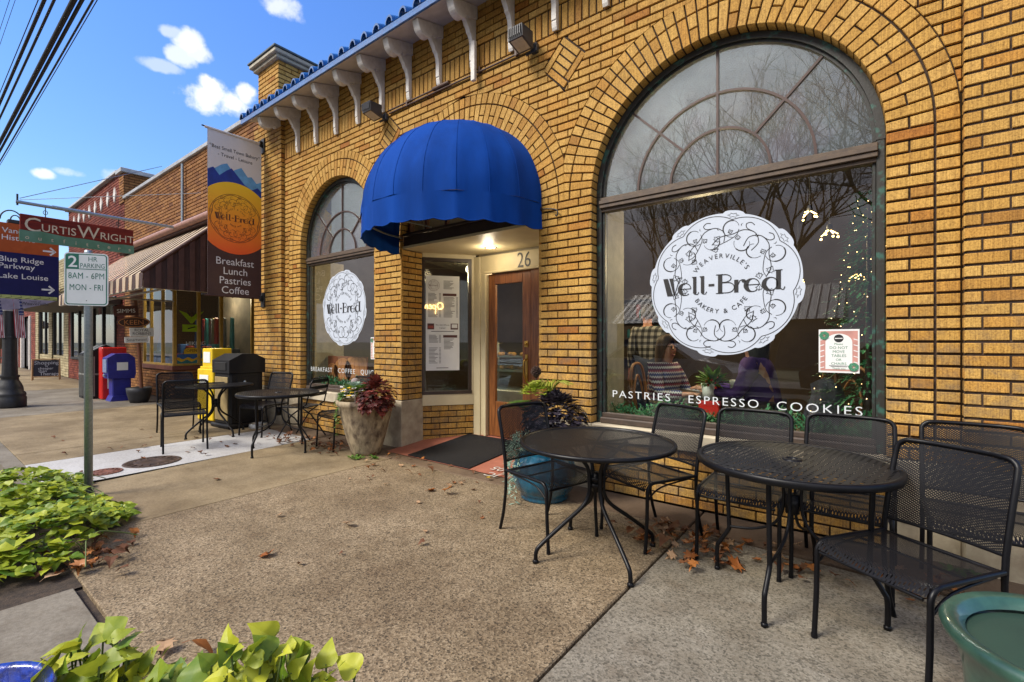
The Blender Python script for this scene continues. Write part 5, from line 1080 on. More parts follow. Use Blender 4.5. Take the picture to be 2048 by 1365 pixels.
b = MB(); b.tube([(-12.16, 1.33, 3.93), (-13.5, 3.84, 5.55)], .008, 4); b.tube([(-12.16, 1.33, 3.90), (-11.1, 3.84, 4.45)], .006, 4); b.build('stay_wires', GALV, CW)
b = MB(); b.bbox(-12.20, -12.15, 1.33, 2.965, 3.30, 3.66, .008); b.build('board', mat('red_stained_wood', (.20, .024, .014), .7, spec=.15, col2=(.09, .015, .012), scale=5, stretch=(1, .25, 4)), CW)
b = MB(); P = [(1.32, 3.165), (2.97, 3.165), (2.97, 3.33), (2.8, 3.335), (2.62, 3.31), (2.4, 3.335), (2.2, 3.345), (1.9, 3.34), (1.6, 3.38), (1.45, 3.36), (1.32, 3.37)]; b.prism([(-12.15, y, z) for y, z in P], (.02, 0, 0)); b.build('mountain_strip', mat('sage_green', (.08, .18, .11), .7, spec=.15, col2=(.12, .24, .17), scale=3), CW)
CRM = mat('cream_letters', (.62, .54, .38), .5); A = Art(); x = 1.39
for ch_, s in (('C', .36), ('URTIS', .20), ('W', .34), ('RIGHT', .20)): A = Art(); V, F, wd = glyphs(ch_, s, align='LEFT'); A.p.append(([(v[0]*.93+x, v[1]+(3.385 if s < .3 else 3.365)) for v in V], F, 0, 0)); x += wd*.93+.016; mb = MB(); A.to(mb, (-12.1485, 0, 0), (0, 1, 0), (0, 0, 1), (1, 0, 0)); mb.build('letters', CRM, CW)
A = Art()
for i, c in enumerate('outfitters'): A.text(c, 1.42+i*.164, 3.21, .105, 0, 16)
mb = MB(); A.to(mb, (-12.1485, 0, 0), (0, 1, 0), (0, 0, 1), (1, 0, 0)); mb.build('letters', CRM, CW)
# ---------------------------------------------------------------- lamp post with town signs
LP = thing('lamp_post', 'black fluted cast iron lamp post at the kerb', 'lamp post', (-14.1, 1.40, 0)); b = MB()
b.lathe([(0, 0), (.245, 0), (.25, .03), (.25, .20), (.235, .22), (.245, .26), (.235, .30), (.205, .33), (.20, .40), (.175, .48), (.14, .55), (.13, .60), (.15, .63), (.145, .66)], 24); b.build('base', IRON, LP, False)
b = MB(); b.lathe([(.115, .66), (.105, 1.0), (.10, 2.0), (.09, 3.6)], 24, flute=.05, fn=8); b.lathe([(.12, 1.42), (.125, 1.44), (.12, 1.46)], 20); b.build('shaft', IRON, LP, False)
b = MB(); b.bbox(-.1, .1, -.04, .22, 3.78, 3.86, .01); b.tube([(0, .02+.16*cos(q), 3.86+.20*sin(q)) for q in [pi*i/12 for i in range(13)]], .014, 6); b.tube([(0, .08+.07*cos(q), 3.87+.10*sin(q)) for q in [pi*i/10 for i in range(11)]], .012, 6); b.lathe([(.09, 3.6), (.06, 3.75), (.0, 3.8)], 12); b.build('scroll_bracket', IRON, LP, False)
b = MB(); b.lathe([(.104, 1.98), (.108, 1.99), (.108, 2.01), (.104, 2.02)], 20); b.build('strap', mat('strap_white', (.6, .6, .6), .5), LP, False)
WS = thing('wayfinding_sign', 'orange and navy town direction sign on the lamp post', 'sign', (-14.0, 1.5, 2.2)); OR = mat('sign_orange', (.40, .085, .018), .5, col2=(.34, .07, .015), spec=.2); NV = mat('sign_navy', (.012, .012, .085), .45, col2=(.01, .01, .07), spec=.2)
LAV = mat('sign_lavender', (.30, .27, .36), .6); LG = mat('sign_lime', (.45, .50, .16), .6)
def fx(par, name, m_, y0, y1, z0, z1, x=-13.98, d=.03): b = MB(); b.bbox(x-d, x, y0, y1, z0, z1, .004); return b.build(name, m_, par)
fx(WS, 'upper_panel', OR, .85, 2.12, 3.18, 3.775); fx(WS, 'lower_panel', NV, .85, 2.12, 2.31, 3.18); fx(WS, 'green_band', LG, .85, 2.09, 2.235, 2.31)
b = MB(); P = [(.85, 2.235), (.85, 1.98)]+[(1.0+1.08*i/12, 1.98+.25*(i/12)**2.2) for i in range(13)]; b.prism([(-14.0, y, z) for y, z in P], (.018, 0, 0)); b.build('town_panel', LAV, WS)
RWH = mat('reflective_white', (.75, .75, .74), .5); kw = dict(align='LEFT')
for t_, y, z, s in (('Vance', 1.275, 3.575, .15), ('Historic', 1.275, 3.43, .15), ('Blue Ridge', 1.235, 2.99, .155), ('Parkway', 1.235, 2.85, .155), ('Lake Louise', 1.225, 2.65, .155)): A = Art(); A.text(t_, y, z, s, 0, 1, off=.004, **kw); mb = MB(); A.to(mb, (-13.979, 0, 0), (0, 1, 0), (0, 0, 1), (1, 0, 0)); mb.build('words', RWH, WS)
for y, z in ((2.0, 3.28), (1.98, 2.46)): A = Art(); A.line([(y-.13, z), (y+.05, z)], .035, 0, 1); A.line([(y-.02, z+.08), (y+.06, z), (y-.02, z-.08)], .035, 0, 1); mb = MB(); A.to(mb, (-13.979, 0, 0), (0, 1, 0), (0, 0, 1), (1, 0, 0)); mb.build('arrow', RWH, WS)
A = Art()
for i in range(9): A.line([(.9+.14*i, 2.24), (1.0+.14*i, 2.27), (.98+.14*i, 2.305)], .008, 1, 1)
A.text('Town of', 1.75, 2.175, .05, 1, 1); A.text('Weaverville', 1.75, 2.12, .085, 1, 1)
mb = MB(); A.to(mb, (-13.979, 0, 0), (0, 1, 0), (0, 0, 1), (1, 0, 0)); mb.build('town_words', [RWH, BK], WS)
def flag(y, lab):
    t = thing('flag', lab, 'flag', (-14.0, y, 1.78), 0, 'small flags strapped to the lamp post'); b = MB(); n = 12
    for i in range(n):
        m_ = 0 if i % 2 == 0 else 1; a0, a1 = i/n, (i+1)/n
        def q(a, z): return (.02*sin(a*9+z*3), -.06+.15*a+(.2-z)*.05, z)
        zt = .42; b.grid(lambda u, v, a0=a0, a1=a1: q(a0+(a1-a0)*u, -.35+.8*v), 1, 6, m_)
    def c(u, v): p = Vector((.004+.02*sin((.5+.5*u)*9+(.12+.33*v)*3), -.06+.15*(.5+.5*u)+(.2-.12-.33*v)*.05, .12+.33*v)); return tuple(p+Vector((.006, 0, 0)))
    b.grid(c, 6, 6, 2)
    for i in range(5):
        for j in range(5): p = c(.1+.2*i, .1+.2*j); b.box(p[0]+.002, p[0]+.005, p[1]-.004, p[1]+.004, p[2]-.010, p[2]+.010, 1)
    b.build('cloth', [mat('flag_red', (.42, .03, .05), .7), mat('flag_white', (.6, .6, .6), .7), mat('flag_blue', (.02, .03, .16), .7)], t, False); b = MB(); b.tube([(0, .085, -.3), (0, .08, .5)], .008, 5); b.build('stick', DWOOD, t, False)
flag(1.20, 'red and white striped flag strapped left of the lamp post'); flag(1.50, 'red and white striped flag strapped right of the lamp post')
# ---------------------------------------------------------------- parking sign
PK = thing('parking_sign', 'white and green two hour parking sign on a galvanised post', 'sign', (-5.452, 1.015, 0), atan2(-.522, .853))
b = MB(); b.lathe([(.0, 0), (.030, 0), (.030, 2.13), (.026, 2.15), (0, 2.15)], 14); b.build('post', GALV, PK, False); b = MB(); b.lathe([(.034, 0), (.034, .05), (.03, .05)], 14); b.build('post_sleeve', IRON, PK, False)
def rr(w, h, r, n=5): return [(sx*(w/2-r)+r*cos(a+pi/2*q), sy*(h/2-r)+r*sin(a+pi/2*q)) for q, (sx, sy) in enumerate(((1, 1), (-1, 1), (-1, -1), (1, -1))) for a in [pi/2*i/n for i in range(n+1)]]
b = MB(); b.prism([(.032, y, 1.892+z) for y, z in rr(.305, .457, .03)], (.004, 0, 0)); b.build('plate', SIGNW, PK, False)
A = Art(); A.poly(rr(.288, .44, .024), 1, 0); A.poly(rr(.272, .424, .018), 0, 1); A.rect(-.136, -.052, .092, .212, 1, 2); A.rect(-.136, .136, .086, .092, 1, 2); A.text('2', -.094, .105, .135, 0, 3, off=.012); A.text('HR', .045, .158, .058, 1, 2, sx=.85); A.text('PARKING', .043, .100, .058, 1, 2, sx=.72); A.text('8AM - 6PM', 0, .005, .075, 1, 2, sx=.70, sp=1.05); A.text('MON - FRI', 0, -.095, .075, 1, 2, sx=.66, sp=1.05)
A.poly([(.004*cos(q), -.185+.004*sin(q)) for q in [pi*i/4 for i in range(8)]], 2, 2)
mb = MB(); A.to(mb, (.0365, 0, 1.892), (0, 1, 0), (0, 0, 1), (1, 0, 0), .0006); mb.build('lettering', [SIGNW, SIGNG, BK], PK, False)
# ---------------------------------------------------------------- post of brand boards in a black tub
SB = thing('sign_post_tub', 'leaning wooden post of four small sign boards in a black tub', 'sign', (-12.98, 3.27, 0)); b = MB(); b.lathe([(0, 0), (.16, 0), (.19, .08), (.225, .22), (.235, .33), (.215, .335), (.2, .3), (0, .29)], 20); b.build('tub', mat('black_tub', (.025, .026, .03), .5, bump=.3, bscale=15), SB, False)
b = MB(); b.tube([(0, .05, .2), (0, -.06, 2.28)], .04, 6); b.build('post', mat('rust_post', (.20, .075, .035), .7), SB, False)
def brd(y0, y1, z0, z1, m_, txt, tm, s, tilt, sub=None, oval=False):
    b = MB(); cy, cz = (y0+y1)/2, (z0+z1)/2
    P = [((y1-y0)/2*cos(q), (z1-z0)/2*sin(q)) for q in [2*pi*i/24 for i in range(24)]] if oval else [((y0-y1)/2, (z0-z1)/2), ((y1-y0)/2, (z0-z1)/2), ((y1-y0)/2, (z1-z0)/2), ((y0-y1)/2, (z1-z0)/2)]
    b.prism([(.05, p[0]*cos(tilt)-p[1]*sin(tilt)+cy, p[0]*sin(tilt)+p[1]*cos(tilt)+cz) for p in P], (.02, 0, 0)); A = Art()
    if oval: A.line([(p[0]*.92, p[1]*.85) for p in P], .014, 1, 1, True)
    if sub: A.text(txt, 0, .015, s, 1, 1); A.text(sub, 0, -s*.72, s, 1, 1)
    else: A.text(txt, 0, -s*.35, s, 1, 1)
    A.to(b, (.0705, cy, cz), (0, cos(tilt), sin(tilt)), (0, -sin(tilt), cos(tilt)), (1, 0, 0)); b.build('board', [m_, tm], SB, False)
brd(-.46, -.03, 1.92, 2.13, mat('board_maroon', (.09, .03, .02), .6), 'SIMMS', SIGNW, .12, .08); brd(-.40, .18, 1.66, 1.90, mat('board_brown', (.05, .022, .015), .6), 'KEEN', mat('board_orange', (.62, .25, .08), .5), .15, .05, None, True)
brd(-.18, .25, 1.47, 1.66, SIGNW, 'ROYAL', BK, .085, .02, 'ROBBINS'); brd(-.27, .15, 1.33, 1.46, SIGNW, 'Smartwool', BK, .08, .04)
# ---------------------------------------------------------------- newspaper boxes and bin
YEL = mat('yellow_enamel', (.72, .50, .01), .35, col2=(.62, .42, .01)); REDE = mat('red_enamel', (.55, .02, .015), .35, col2=(.45, .016, .012)); BLE = mat('blue_plastic', (.018, .022, .24), .4); PL_ = mat('black_plastic', (.010, .010, .011), .55, spec=.25)
BG = 'newspaper boxes before the shop next door'
for y, lab in ((2.95, 'nearer black wire-front newspaper rack left of the red box'),):
    pass
for x, lab in ((-15.16, 'left black slatted newspaper rack of the adjoining pair'), (-14.78, 'right black slatted newspaper rack beside the red box')):
    t = thing('newspaper_rack', lab, 'newspaper box', (x, 2.92, 0), 0, BG); b = MB(); b.prism([(-.17, -.24, 0), (-.17, .24, 0), (-.17, .24, 1.22), (-.17, .12, 1.28), (-.17, -.24, 1.06)], (.34, 0, 0)); b.build('cabinet', PL_, t, False); b = MB()
    for i in range(5): b.box(.171, .178, -.2+.1*i-.012, -.2+.1*i+.012, .06, 1.0); b.box(-.14+.07*i-.008, -.14+.07*i+.008, -.25, -.241, .06, 1.02)
    b.box(.171, .18, -.22, .22, .56, .60); b.box(-.16, .16, -.252, -.241, .56, .60); b.build('slats', mat('slat_grey', (.2, .2, .18), .5), t, False); b = MB(); b.add([(-.14, -.22, 1.085), (.14, -.22, 1.085), (.14, .08, 1.265), (-.14, .08, 1.265)], [(0, 1, 2, 3)]); b.build('lid_window', mat('lid_grey', (.2, .21, .22), .3), t, False)
t = thing('newspaper_box', 'bright red newspaper box between the black racks and blue box', 'newspaper box', (-14.36, 3.10, 0), 0, BG); b = MB(); b.bbox(-.15, .15, -.22, .24, 0, 1.22, .02); b.build('cabinet', REDE, t, False); b = MB(); b.bbox(.148, .155, -.12, .10, .62, .98, .002); b.bbox(.148, .155, -.12, .05, .25, .5, .002); b.build('label_plate', SIGNW, t, False)
t = thing('newspaper_box', 'dark blue plastic newspaper box on a moulded pedestal', 'newspaper box', (-13.80, 3.12, 0), 0, BG); b = MB(); b.prism([(-.2, -.25, .52), (-.2, .22, .50), (-.2, .25, .62), (-.2, .23, .98), (-.2, .12, 1.08), (-.2, -.12, 1.08), (-.2, -.27, .98)], (.4, 0, 0)); b.build('hood', BLE, t, False)
b = MB(); b.bbox(-.16, .16, -.17, .17, .08, .52, .02); b.prism([(-.2, -.22, 0), (-.2, .22, 0), (-.2, .17, .12), (-.2, -.17, .12)], (.4, 0, 0)); b.build('pedestal', BLE, t, False); b = MB(); b.bbox(-.15, .15, -.282, -.262, .65, .95, .005); b.build('window', mat('box_window', (.25, .32, .5), .2), t, False); b = MB(); b.bbox(.198, .206, -.1, .1, .70, .88, .002); b.build('label_plate', SIGNW, t, False); b = MB(); b.bbox(-.05, .05, -.30, -.27, .56, .61, .004); b.build('coin_slot', GALV, t, False)
t = thing('newspaper_box', 'tall yellow double-decker newspaper box beside the black bin', 'newspaper box', (-8.80, 3.30, 0), R_(8), BG); b = MB(); b.bbox(-.24, .24, -.21, .21, .05, .90, .015); b.build('lower_cabinet', YEL, t, False); b = MB(); b.bbox(-.16, .14, -.17, .15, .93, 1.24, .012); b.bbox(-.19, .19, -.19, .19, .895, .94, .008); b.build('upper_cabinet', YEL, t, False)
b = MB(); b.bbox(-.22, .22, -.19, .19, 0, .05, .01); b.build('foot', PL_, t, False); b = MB(); b.bbox(.238, .245, -.15, .0, .74, .84, .002); b.build('label_plate', SIGNW, t, False); b = MB(); b.bbox(-.16, .1, -.216, -.209, .55, .8, .002); b.build('label_plate', SIGNW, t, False); b = MB(); b.bbox(-.12, .08, -.176, -.169, 1.0, 1.18, .002); b.build('label_plate', SIGNW, t, False); b = MB(); b.bbox(.238, .247, .03, .17, .74, .84, .002); b.build('coin_plate', PL_, t, False)
b = MB(); b.lathe([(0, 0), (.05, 0), (.05, .03), (0, .03)], 12); b.xf(Matrix.Translation((.14, .1, 1.02)) @ Matrix.Rotation(pi/2, 4, 'Y')); b.build('coin_knob', YEL, t, False)
t = thing('litter_bin', 'large black plastic litter bin with sloping hood by the left pilaster', 'bin', (-8.12, 3.36, 0), R_(4)); b = MB(); b.bbox(-.25, .25, -.27, .25, .05, .88, .03); b.bbox(-.30, .30, -.31, .29, 0, .07, .02); b.build('body', PL_, t, False)
b = MB(); b.prism([(-.27, -.29, .86), (-.27, .27, .86), (-.27, .27, 1.08), (-.27, .10, 1.16), (-.27, -.10, 1.16), (-.27, -.29, 1.06)], (.54, 0, 0)); b.build('hood', PL_, t, False); b = MB(); b.bbox(-.18, .18, -.30, -.285, .90, 1.03, .006); b.build('opening', mat('bin_dark', (.004, .004, .004), .8), t, False)
b = MB(); b.bbox(-.2, .2, -.285, -.268, .12, .8, .006); b.build('front_panel', mat('bin_tan', (.30, .22, .09), .7), t, False); b = MB(); b.bbox(.249, .256, -.17, .17, .12, .80, .006); b.build('door', PL_, t, False); b = MB(); b.ball((.258, -.05, .72), .022, 8); b.build('lock', GALV, t, False)
# ---------------------------------------------------------------- small things far along the pavement
t = thing('chalkboard', 'wood framed A-board with chalk words far along the pavement', 'sign', (-23.2, 3.2, 0), R_(-12)); b = MB()
for y in (-.36, .33): b.tube([(.12, y, 0), (-.02, y, .74)], .02, 5); b.tube([(-.22, y, 0), (-.02, y, .72)], .02, 5)
b.tube([(.1, -.36, .12), (.1, .35, .12)], .02, 5); b.tube([(-.02, -.36, .73), (-.02, .35, .73)], .02, 5); b.build('frame', mat('pale_wood', (.42, .25, .12), .6), t, False)
A = Art(); A.rect(-.33, .31, .14, .70, 0, 0); 
for t_, y, z, s in (('Shopping', 0, .55, .17), ('is', 0, .46, .11), ('cheaper', -.02, .37, .12), ('than', -.1, .28, .12), ('Therapy', .08, .17, .15)): A.text(t_, y, z, s, 1, 2)
mb = MB(); A.to(mb, (.105, 0, 0), (0, 1, 0), (-.185, 0, 1), (1, 0, .18), .004); mb.build('board', [mat('slate', (.012, .013, .03), .7), mat('chalk', (.5, .52, .6), .8)], t, False)
t = thing('pedestal_table', 'tiny black pedestal table far down the pavement', 'table', (-27.5, 2.6, 0)); b = MB(); b.lathe([(0, .0), (.22, 0), (.2, .03), (.03, .05), (.025, .70), (0, .70)], 12); b.build('pedestal', IRON, t, False); b = MB(); b.lathe([(0, .70), (.32, .70), (.32, .73), (0, .73)], 20); b.build('tabletop', IRON, t, False)
# ---------------------------------------------------------------- plants
def leafmat(name, c1, c2, rough=.45, tr=.3):
    m, nt, N, L = newmat(name); o = N('ShaderNodeOutputMaterial'); p = N('ShaderNodeBsdfPrincipled'); at = N('ShaderNodeAttribute'); at.attribute_name = 'rnd'
    g = N('ShaderNodeNewGeometry'); n = noise(N, L, g.outputs['Position'], 30, 4, .6)
    c = ramp(N, L, fmath(N, L, 'ADD', fmath(N, L, 'MULTIPLY', at.outputs['Fac'], .75), fmath(N, L, 'MULTIPLY', n, .35)), [(.1, c1), (.9, c2)])
    L(c, p.inputs['Base Color']); p.inputs['Roughness'].default_value = rough; p.inputs['Specular IOR Level'].default_value = .35
    t = N('ShaderNodeBsdfTranslucent'); L(c, t.inputs[0]); mx = N('ShaderNodeMixShader'); mx.inputs[0].default_value = tr; L(p.outputs[0], mx.inputs[1]); L(t.outputs[0], mx.inputs[2]); L(mx.outputs[0], o.inputs[0]); return m
VINE2 = leafmat('lime_vine_leaf', (.05, .15, .012), (.55, .54, .04)); VINE = leafmat('sweet_potato_leaf', (.06, .16, .012), (.42, .46, .03)); HEUC = leafmat('burgundy_leaf', (.022, .007, .010), (.24, .045, .03)); DARKP = leafmat('purple_black_leaf', (.010, .009, .014), (.055, .045, .06), .35); GRN = leafmat('mid_green_leaf', (.03, .10, .012), (.14, .26, .04)); PALE = leafmat('silver_green_leaf', (.12, .22, .17), (.36, .48, .38)); LIM = leafmat('lime_leaf', (.20, .30, .02), (.48, .55, .06)); CONI = leafmat('conifer_green', (.02, .09, .04), (.06, .22, .09), tr=.1)
DRY = leafmat('dry_leaf', (.06, .022, .010), (.24, .095, .035), .7, .1); ORL = leafmat('orange_dry_leaf', (.22, .06, .012), (.40, .15, .035), .5, .15); TANL = leafmat('tan_dry_leaf', (.30, .17, .09), (.50, .32, .18), .7, .2); YELL = leafmat('yellow_leaf', (.45, .28, .02), (.60, .42, .05), .6, .25); STEMM = mat('stem_green', (.10, .14, .03), .6)
HEART = [(0, 0), (.10, -.09), (.24, -.12), (.38, -.05), (.46, .10), (.44, .24), (.36, .40), (.25, .58), (.13, .78), (0, 1.0)]
OVAL = [(0, 0), (.2, .15), (.28, .4), (.2, .75), (0, 1.0)]
LOBED = [(0, 0), (.10, .12), (.36, .02), (.26, .22), (.50, .34), (.30, .40), (.36, .62), (.16, .58), (0, 1.0)]
def leaf(mb, pos, d, up, s, shape=HEART, curl=.18, m=0, r=None, fold=.22, fine=False):
    """one leaf: two half-blades cupped along the midrib, bent downwards towards the tip"""
    d = Vector(d).normalized(); up = Vector(up); up = (up-d*up.dot(d)); up = up.normalized() if up.length > 1e-4 else d.orthogonal().normalized(); sd = d.cross(up); pos = Vector(pos); r = rnd() if r is None else r
    ph, tw = rnd(0, 6), rnd(-.25, .25)
    def P(x, y): return pos+sd*(x*s)+d*(y*s*(1-.15*abs(curl)*y))+up*(s*(fold*(abs(x)-.9*x*x)-curl*y*y+tw*x*y+(.045*sin(11*y+ph)*abs(x)*3 if fine else .04*sin(9*y+x*7))))
    n = len(shape)
    ks = (0, .5, 1) if fine else (0, 1)
    for sg in (1, -1):
        V = []; F = []
        for x, y in shape: V += [P(sg*x*k, y) for k in ks]
        w = len(ks)
        for i in range(n-1):
            for k in range(w-1):
                f = [i*w+k, i*w+k+1, (i+1)*w+k+1, (i+1)*w+k]
                f = [q for j, q in enumerate(f) if (V[q]-V[f[j-1]]).length > 1e-6]
                if len(f) > 2: F.append(tuple(f if sg > 0 else f[::-1]))
        mb.add(V, F, m, r, True)
def rdir(el0=.1, el1=1.2): a, e = rnd(0, 2*pi), rnd(el0, el1); return Vector((cos(a)*cos(e), sin(a)*cos(e), sin(e)))
random.seed(21)
V_ = thing('sweet_potato_vine', 'dense bed of lime green sweet potato vine at the kerb', 'plant', (-4.7, .6, 0)); f, s = MB(), MB()
def inbed(x, y):
    return (-6.3 < x < -3.75) and y < 1.02+.10*sin(x*5)-.42*max(0, (x+4.45)/.75)**2 and y > -.4
k = 0
while k < 2300:
    x, y = rnd(-6.1, -3.72), rnd(-.3, 1.12)
    if not inbed(x, y): continue
    e_ = max(0, min(1, (1.08-y)/.3, (x+6.3)/.3, (-3.72-x)/.3)); h = .05+.20*e_*(.55+.6*abs(sin(x*4.3+1)*cos(y*5.1)))
    z = h*(1-.55*rnd()**2)+.0; a = rnd(0, 2*pi); d = Vector((cos(a), sin(a)+.15, rnd(-.35, .35))); leaf(f, (x, y, z), d, (rnd(-.5, .5)+.15, rnd(-.5, .5), 1), rnd(.04, .10), HEART, rnd(.0, .5), fine=True, fold=rnd(.05, .4)); k += 1
for i in range(60):
    x, y = rnd(-6, -3.8), rnd(0, 1.0)
    if inbed(x, y): a = rnd(0, 2*pi); s.tube(bez([(x, y, .02), (x+.08*cos(a), y+.08*sin(a), .13), (x+.2*cos(a), y+.2*sin(a), .10), (x+.3*cos(a), y+.3*sin(a), .05)], 4), .004, 4)
f.build('foliage', VINE, V_); s.build('stems', STEMM, V_)
V_ = thing('potted_vine', 'yellow-green vine leaves rising along the bottom left foreground', 'plant', (-1.45, .42, 0)); f, s = MB(), MB(); random.seed(5)
def cl(x, y, z, h, n=1):
    for i in range(n):
        a = rnd(0, 2*pi); t = Vector((x+rnd(-.06, .06), y+rnd(-.06, .06), z)); s.tube(bez([(x, y, .1), (x*.5+t.x*.5, y*.5+t.y*.5, z*.6), tuple(t)], 4), .003, 4); d = Vector((cos(a)*.8, sin(a)*.8, rnd(-.1, 1.1))); leaf(f, t, d, (rnd(-.6, .6)-.2*0, rnd(-.9, -.2), .7), rnd(.045, .095), HEART, rnd(-.1, .5), fine=True, fold=rnd(.05, .45))
for i in range(320):
    u = i/320; x = -1.84+.62*u+rnd(-.02, .02); y = .27+.47*u+rnd(-.06, .06); cl(x, y, .405+.05*sin(11*u)+rnd(-.20, .04), .1)
f.build('foliage', VINE2, V_); s.build('stems', STEMM, V_)
b = MB(); b.xf(Matrix(), 0); q = Matrix.Translation((-1.53, .48, 0)) @ Matrix.Rotation(atan2(.62, .98), 4, 'Z'); i0 = len(b.v); b.bbox(-.42, .42, -.13, .13, .0, .26, .02); b.xf(q, i0)
tag(b.build('planter_trough', mat('dark_trough', (.03, .03, .035), .6)), 'dark trough under the vine leaves in the left foreground', 'planter')
# flowers of the concrete planter
def clump(name, lab, loc, build, mats, stem=None):
    t = thing(name, lab, 'plant', loc); f = MB(); build(f); f.build('foliage', mats, t, False)
    if stem: s_ = MB(); stem(s_); s_.build('stems', STEMM, t, False)
    return t
random.seed(8)
def coral(f):
    for i in range(300): p = rdir(-.7, 1.5); q = Vector((p.x*.18, p.y*.18, p.z*.19)); leaf(f, q*rnd(.65, 1.15), p*.8+Vector((0, 0, -.5)), p+Vector((0, 0, .8)), rnd(.065, .10), LOBED, rnd(.1, .4))
clump('coral_bells', 'burgundy leaved plant spilling over the right of the concrete planter', (-4.55, 3.36, .70), coral, [HEUC])
def kale(f):
    for i in range(60): a = i*2.4; e = .15+1.2*(1-i/60); d = Vector((cos(a)*cos(e), sin(a)*cos(e), sin(e))); leaf(f, d*.02, d, Vector((-d.x*.6, -d.y*.6, 1)), .08+.10*(i/60), OVAL, -.15, m=0 if i < 40 else 1)
clump('ornamental_kale', 'pale green rosette of kale in the middle of the planter', (-4.86, 3.30, .76), kale, [PALE, GRN], )
def trail(f):
    for i in range(420):
        u = rnd(); a = rnd(2.5, 4.6); x, y = .33*cos(a)*(.75+.3*u), .33*sin(a)*(.75+.3*u); z = .06+.05*rnd()-max(0, u-.45)*rnd(.2, .95); leaf(f, (x, y, z), (cos(a)+rnd(-.6, .6), sin(a)+rnd(-.6, .6), rnd(-.7, .5)), (0, 0, 1), rnd(.03, .055), OVAL, .2)
    for i in range(34):
        a = rnd(2.4, 5.2); p = Vector((.27*cos(a), .27*sin(a), .12+rnd(-.04, .06))); m_ = 1 if rnd() < .62 else 2
        for k in range(5): leaf(f, p, (cos(k*1.257), sin(k*1.257)-.4, .5), (0, -.8, 1), .032, OVAL, .1, m=m_)
clump('trailing_flowers', 'white and yellow pansies trailing over the left rim of the planter', (-4.87, 3.45, .63), trail, [GRN, mat('white_petal', (.7, .68, .66), .6), mat('yellow_petal', (.75, .50, .02), .6)])
b = MB(); b.ball((-5.02, 3.40, .86), .05, 12); b.tube([(-5.02, 3.40, .60), (-5.02, 3.40, .83)], .006, 5); tag(b.build('dried_pod', mat('grey_pod', (.30, .25, .24), .8, bump=.5, bscale=120)), 'round grey dried pod on top of the concrete planter', 'pod'); 
def cone(name, p, s, lab):
    b = MB()
    for i in range(60): a = i*2.4; u = i/60; r = s*sin(pi*(.12+.8*u)); b.prism([(p[0]+r*cos(a)*q-.25*r*sin(a)*w, p[1]+r*sin(a)*q+.25*r*cos(a)*w, p[2]+s*2.0*u+dz) for q, w, dz in ((.3, -1, 0), (1, -1, .01), (1, 1, .01), (.3, 1, 0))], (0, 0, .006))
    b.tube([(p[0], p[1], p[2]-.12), (p[0], p[1], p[2]+s)], .006, 4); tag(b.build(name, mat('pine_cone', (.06, .032, .022), .8)), lab, 'pine cone', 'pine cones on sticks in the pots')
cone('pine_cone', (-4.76, 3.46, .90), .036, 'dark pine cone on a stick above the concrete planter'); cone('pine_cone', (-2.42, 3.52, 1.02), .05, 'pine cone on a stick above the teal pot beside the door')
# teal pot
def dark(f):
    for i in range(620): p = rdir(-.7, 1.5); leaf(f, Vector((p.x*.26, p.y*.22, p.z*.23))*rnd(.75, 1), p*.8+Vector((0, 0, -.5)), p+Vector((0, 0, .8)), rnd(.06, .10), LOBED, rnd(.1, .4))
clump('purple_coral_bells', 'near black ruffled foliage filling the teal pot', (-2.14, 3.40, .66), dark, [DARKP])
def limes(f):
    for i in range(110): p = rdir(.1, 1.4); leaf(f, Vector((p.x*.12, p.y*.09, p.z*.08)), p, (0, 0, 1), rnd(.04, .075), LOBED, .2)
    for i in range(60): a = rnd(0, 2*pi); q = [(0, 0, 0), (.05*cos(a), .05*sin(a), .09), (.12*cos(a), .12*sin(a), .13), (.2*cos(a), .2*sin(a), .10)]; f.tube([Vector(v)+Vector((.13, .03, 0)) for v in bez(q, 3)], [.0035, .0035, .003, .003, .003, .0025, .002, .002, .0015, .001], 3, 1 if rnd() < .6 else 0)
clump('lime_foliage', 'lime leaves and grass tuft at the top of the teal pot', (-2.36, 3.44, .88), limes, [LIM, leafmat('grass_blade', (.22, .26, .03), (.45, .42, .08))])
def silver(f):
    for i in range(520):
        st_ = i % 13; u = (i//13)/40; a = 2.6+st_*.17; r = .2+.07*min(1, u*3); z = .50-u*(.25+.18*(st_ % 3)); p = Vector((r*cos(a), r*sin(a), z-.5)); leaf(f, p, (rnd(-1, 1), rnd(-1, .4), rnd(-.4, .8)), (0, -.3, 1), rnd(.04, .065), [(0, 0), (.12, .3), (.07, .7), (0, 1)], .1)
clump('silver_trailer', 'silvery trailing strands hanging over the teal pot', (-2.29, 3.38, .54), silver, [PALE])
def fern(f):
    for i in range(46):
        a = 2.2+rnd(0, 2.6); L_ = rnd(.16, .28)
        for k in range(9): u = k/9; p = Vector((cos(a)*L_*u, sin(a)*L_*u, .12*sin(u*2.4)));  [leaf(f, p, (-sin(a)*sg+cos(a)*.5, cos(a)*sg+sin(a)*.5, .1), (0, 0, 1), .042*(1-u*.6), OVAL, .1) for sg in (1, -1)]
clump('pot_fern', 'green fern fronds leaning left out of the teal pot', (-2.36, 3.34, .70), fern, [GRN])
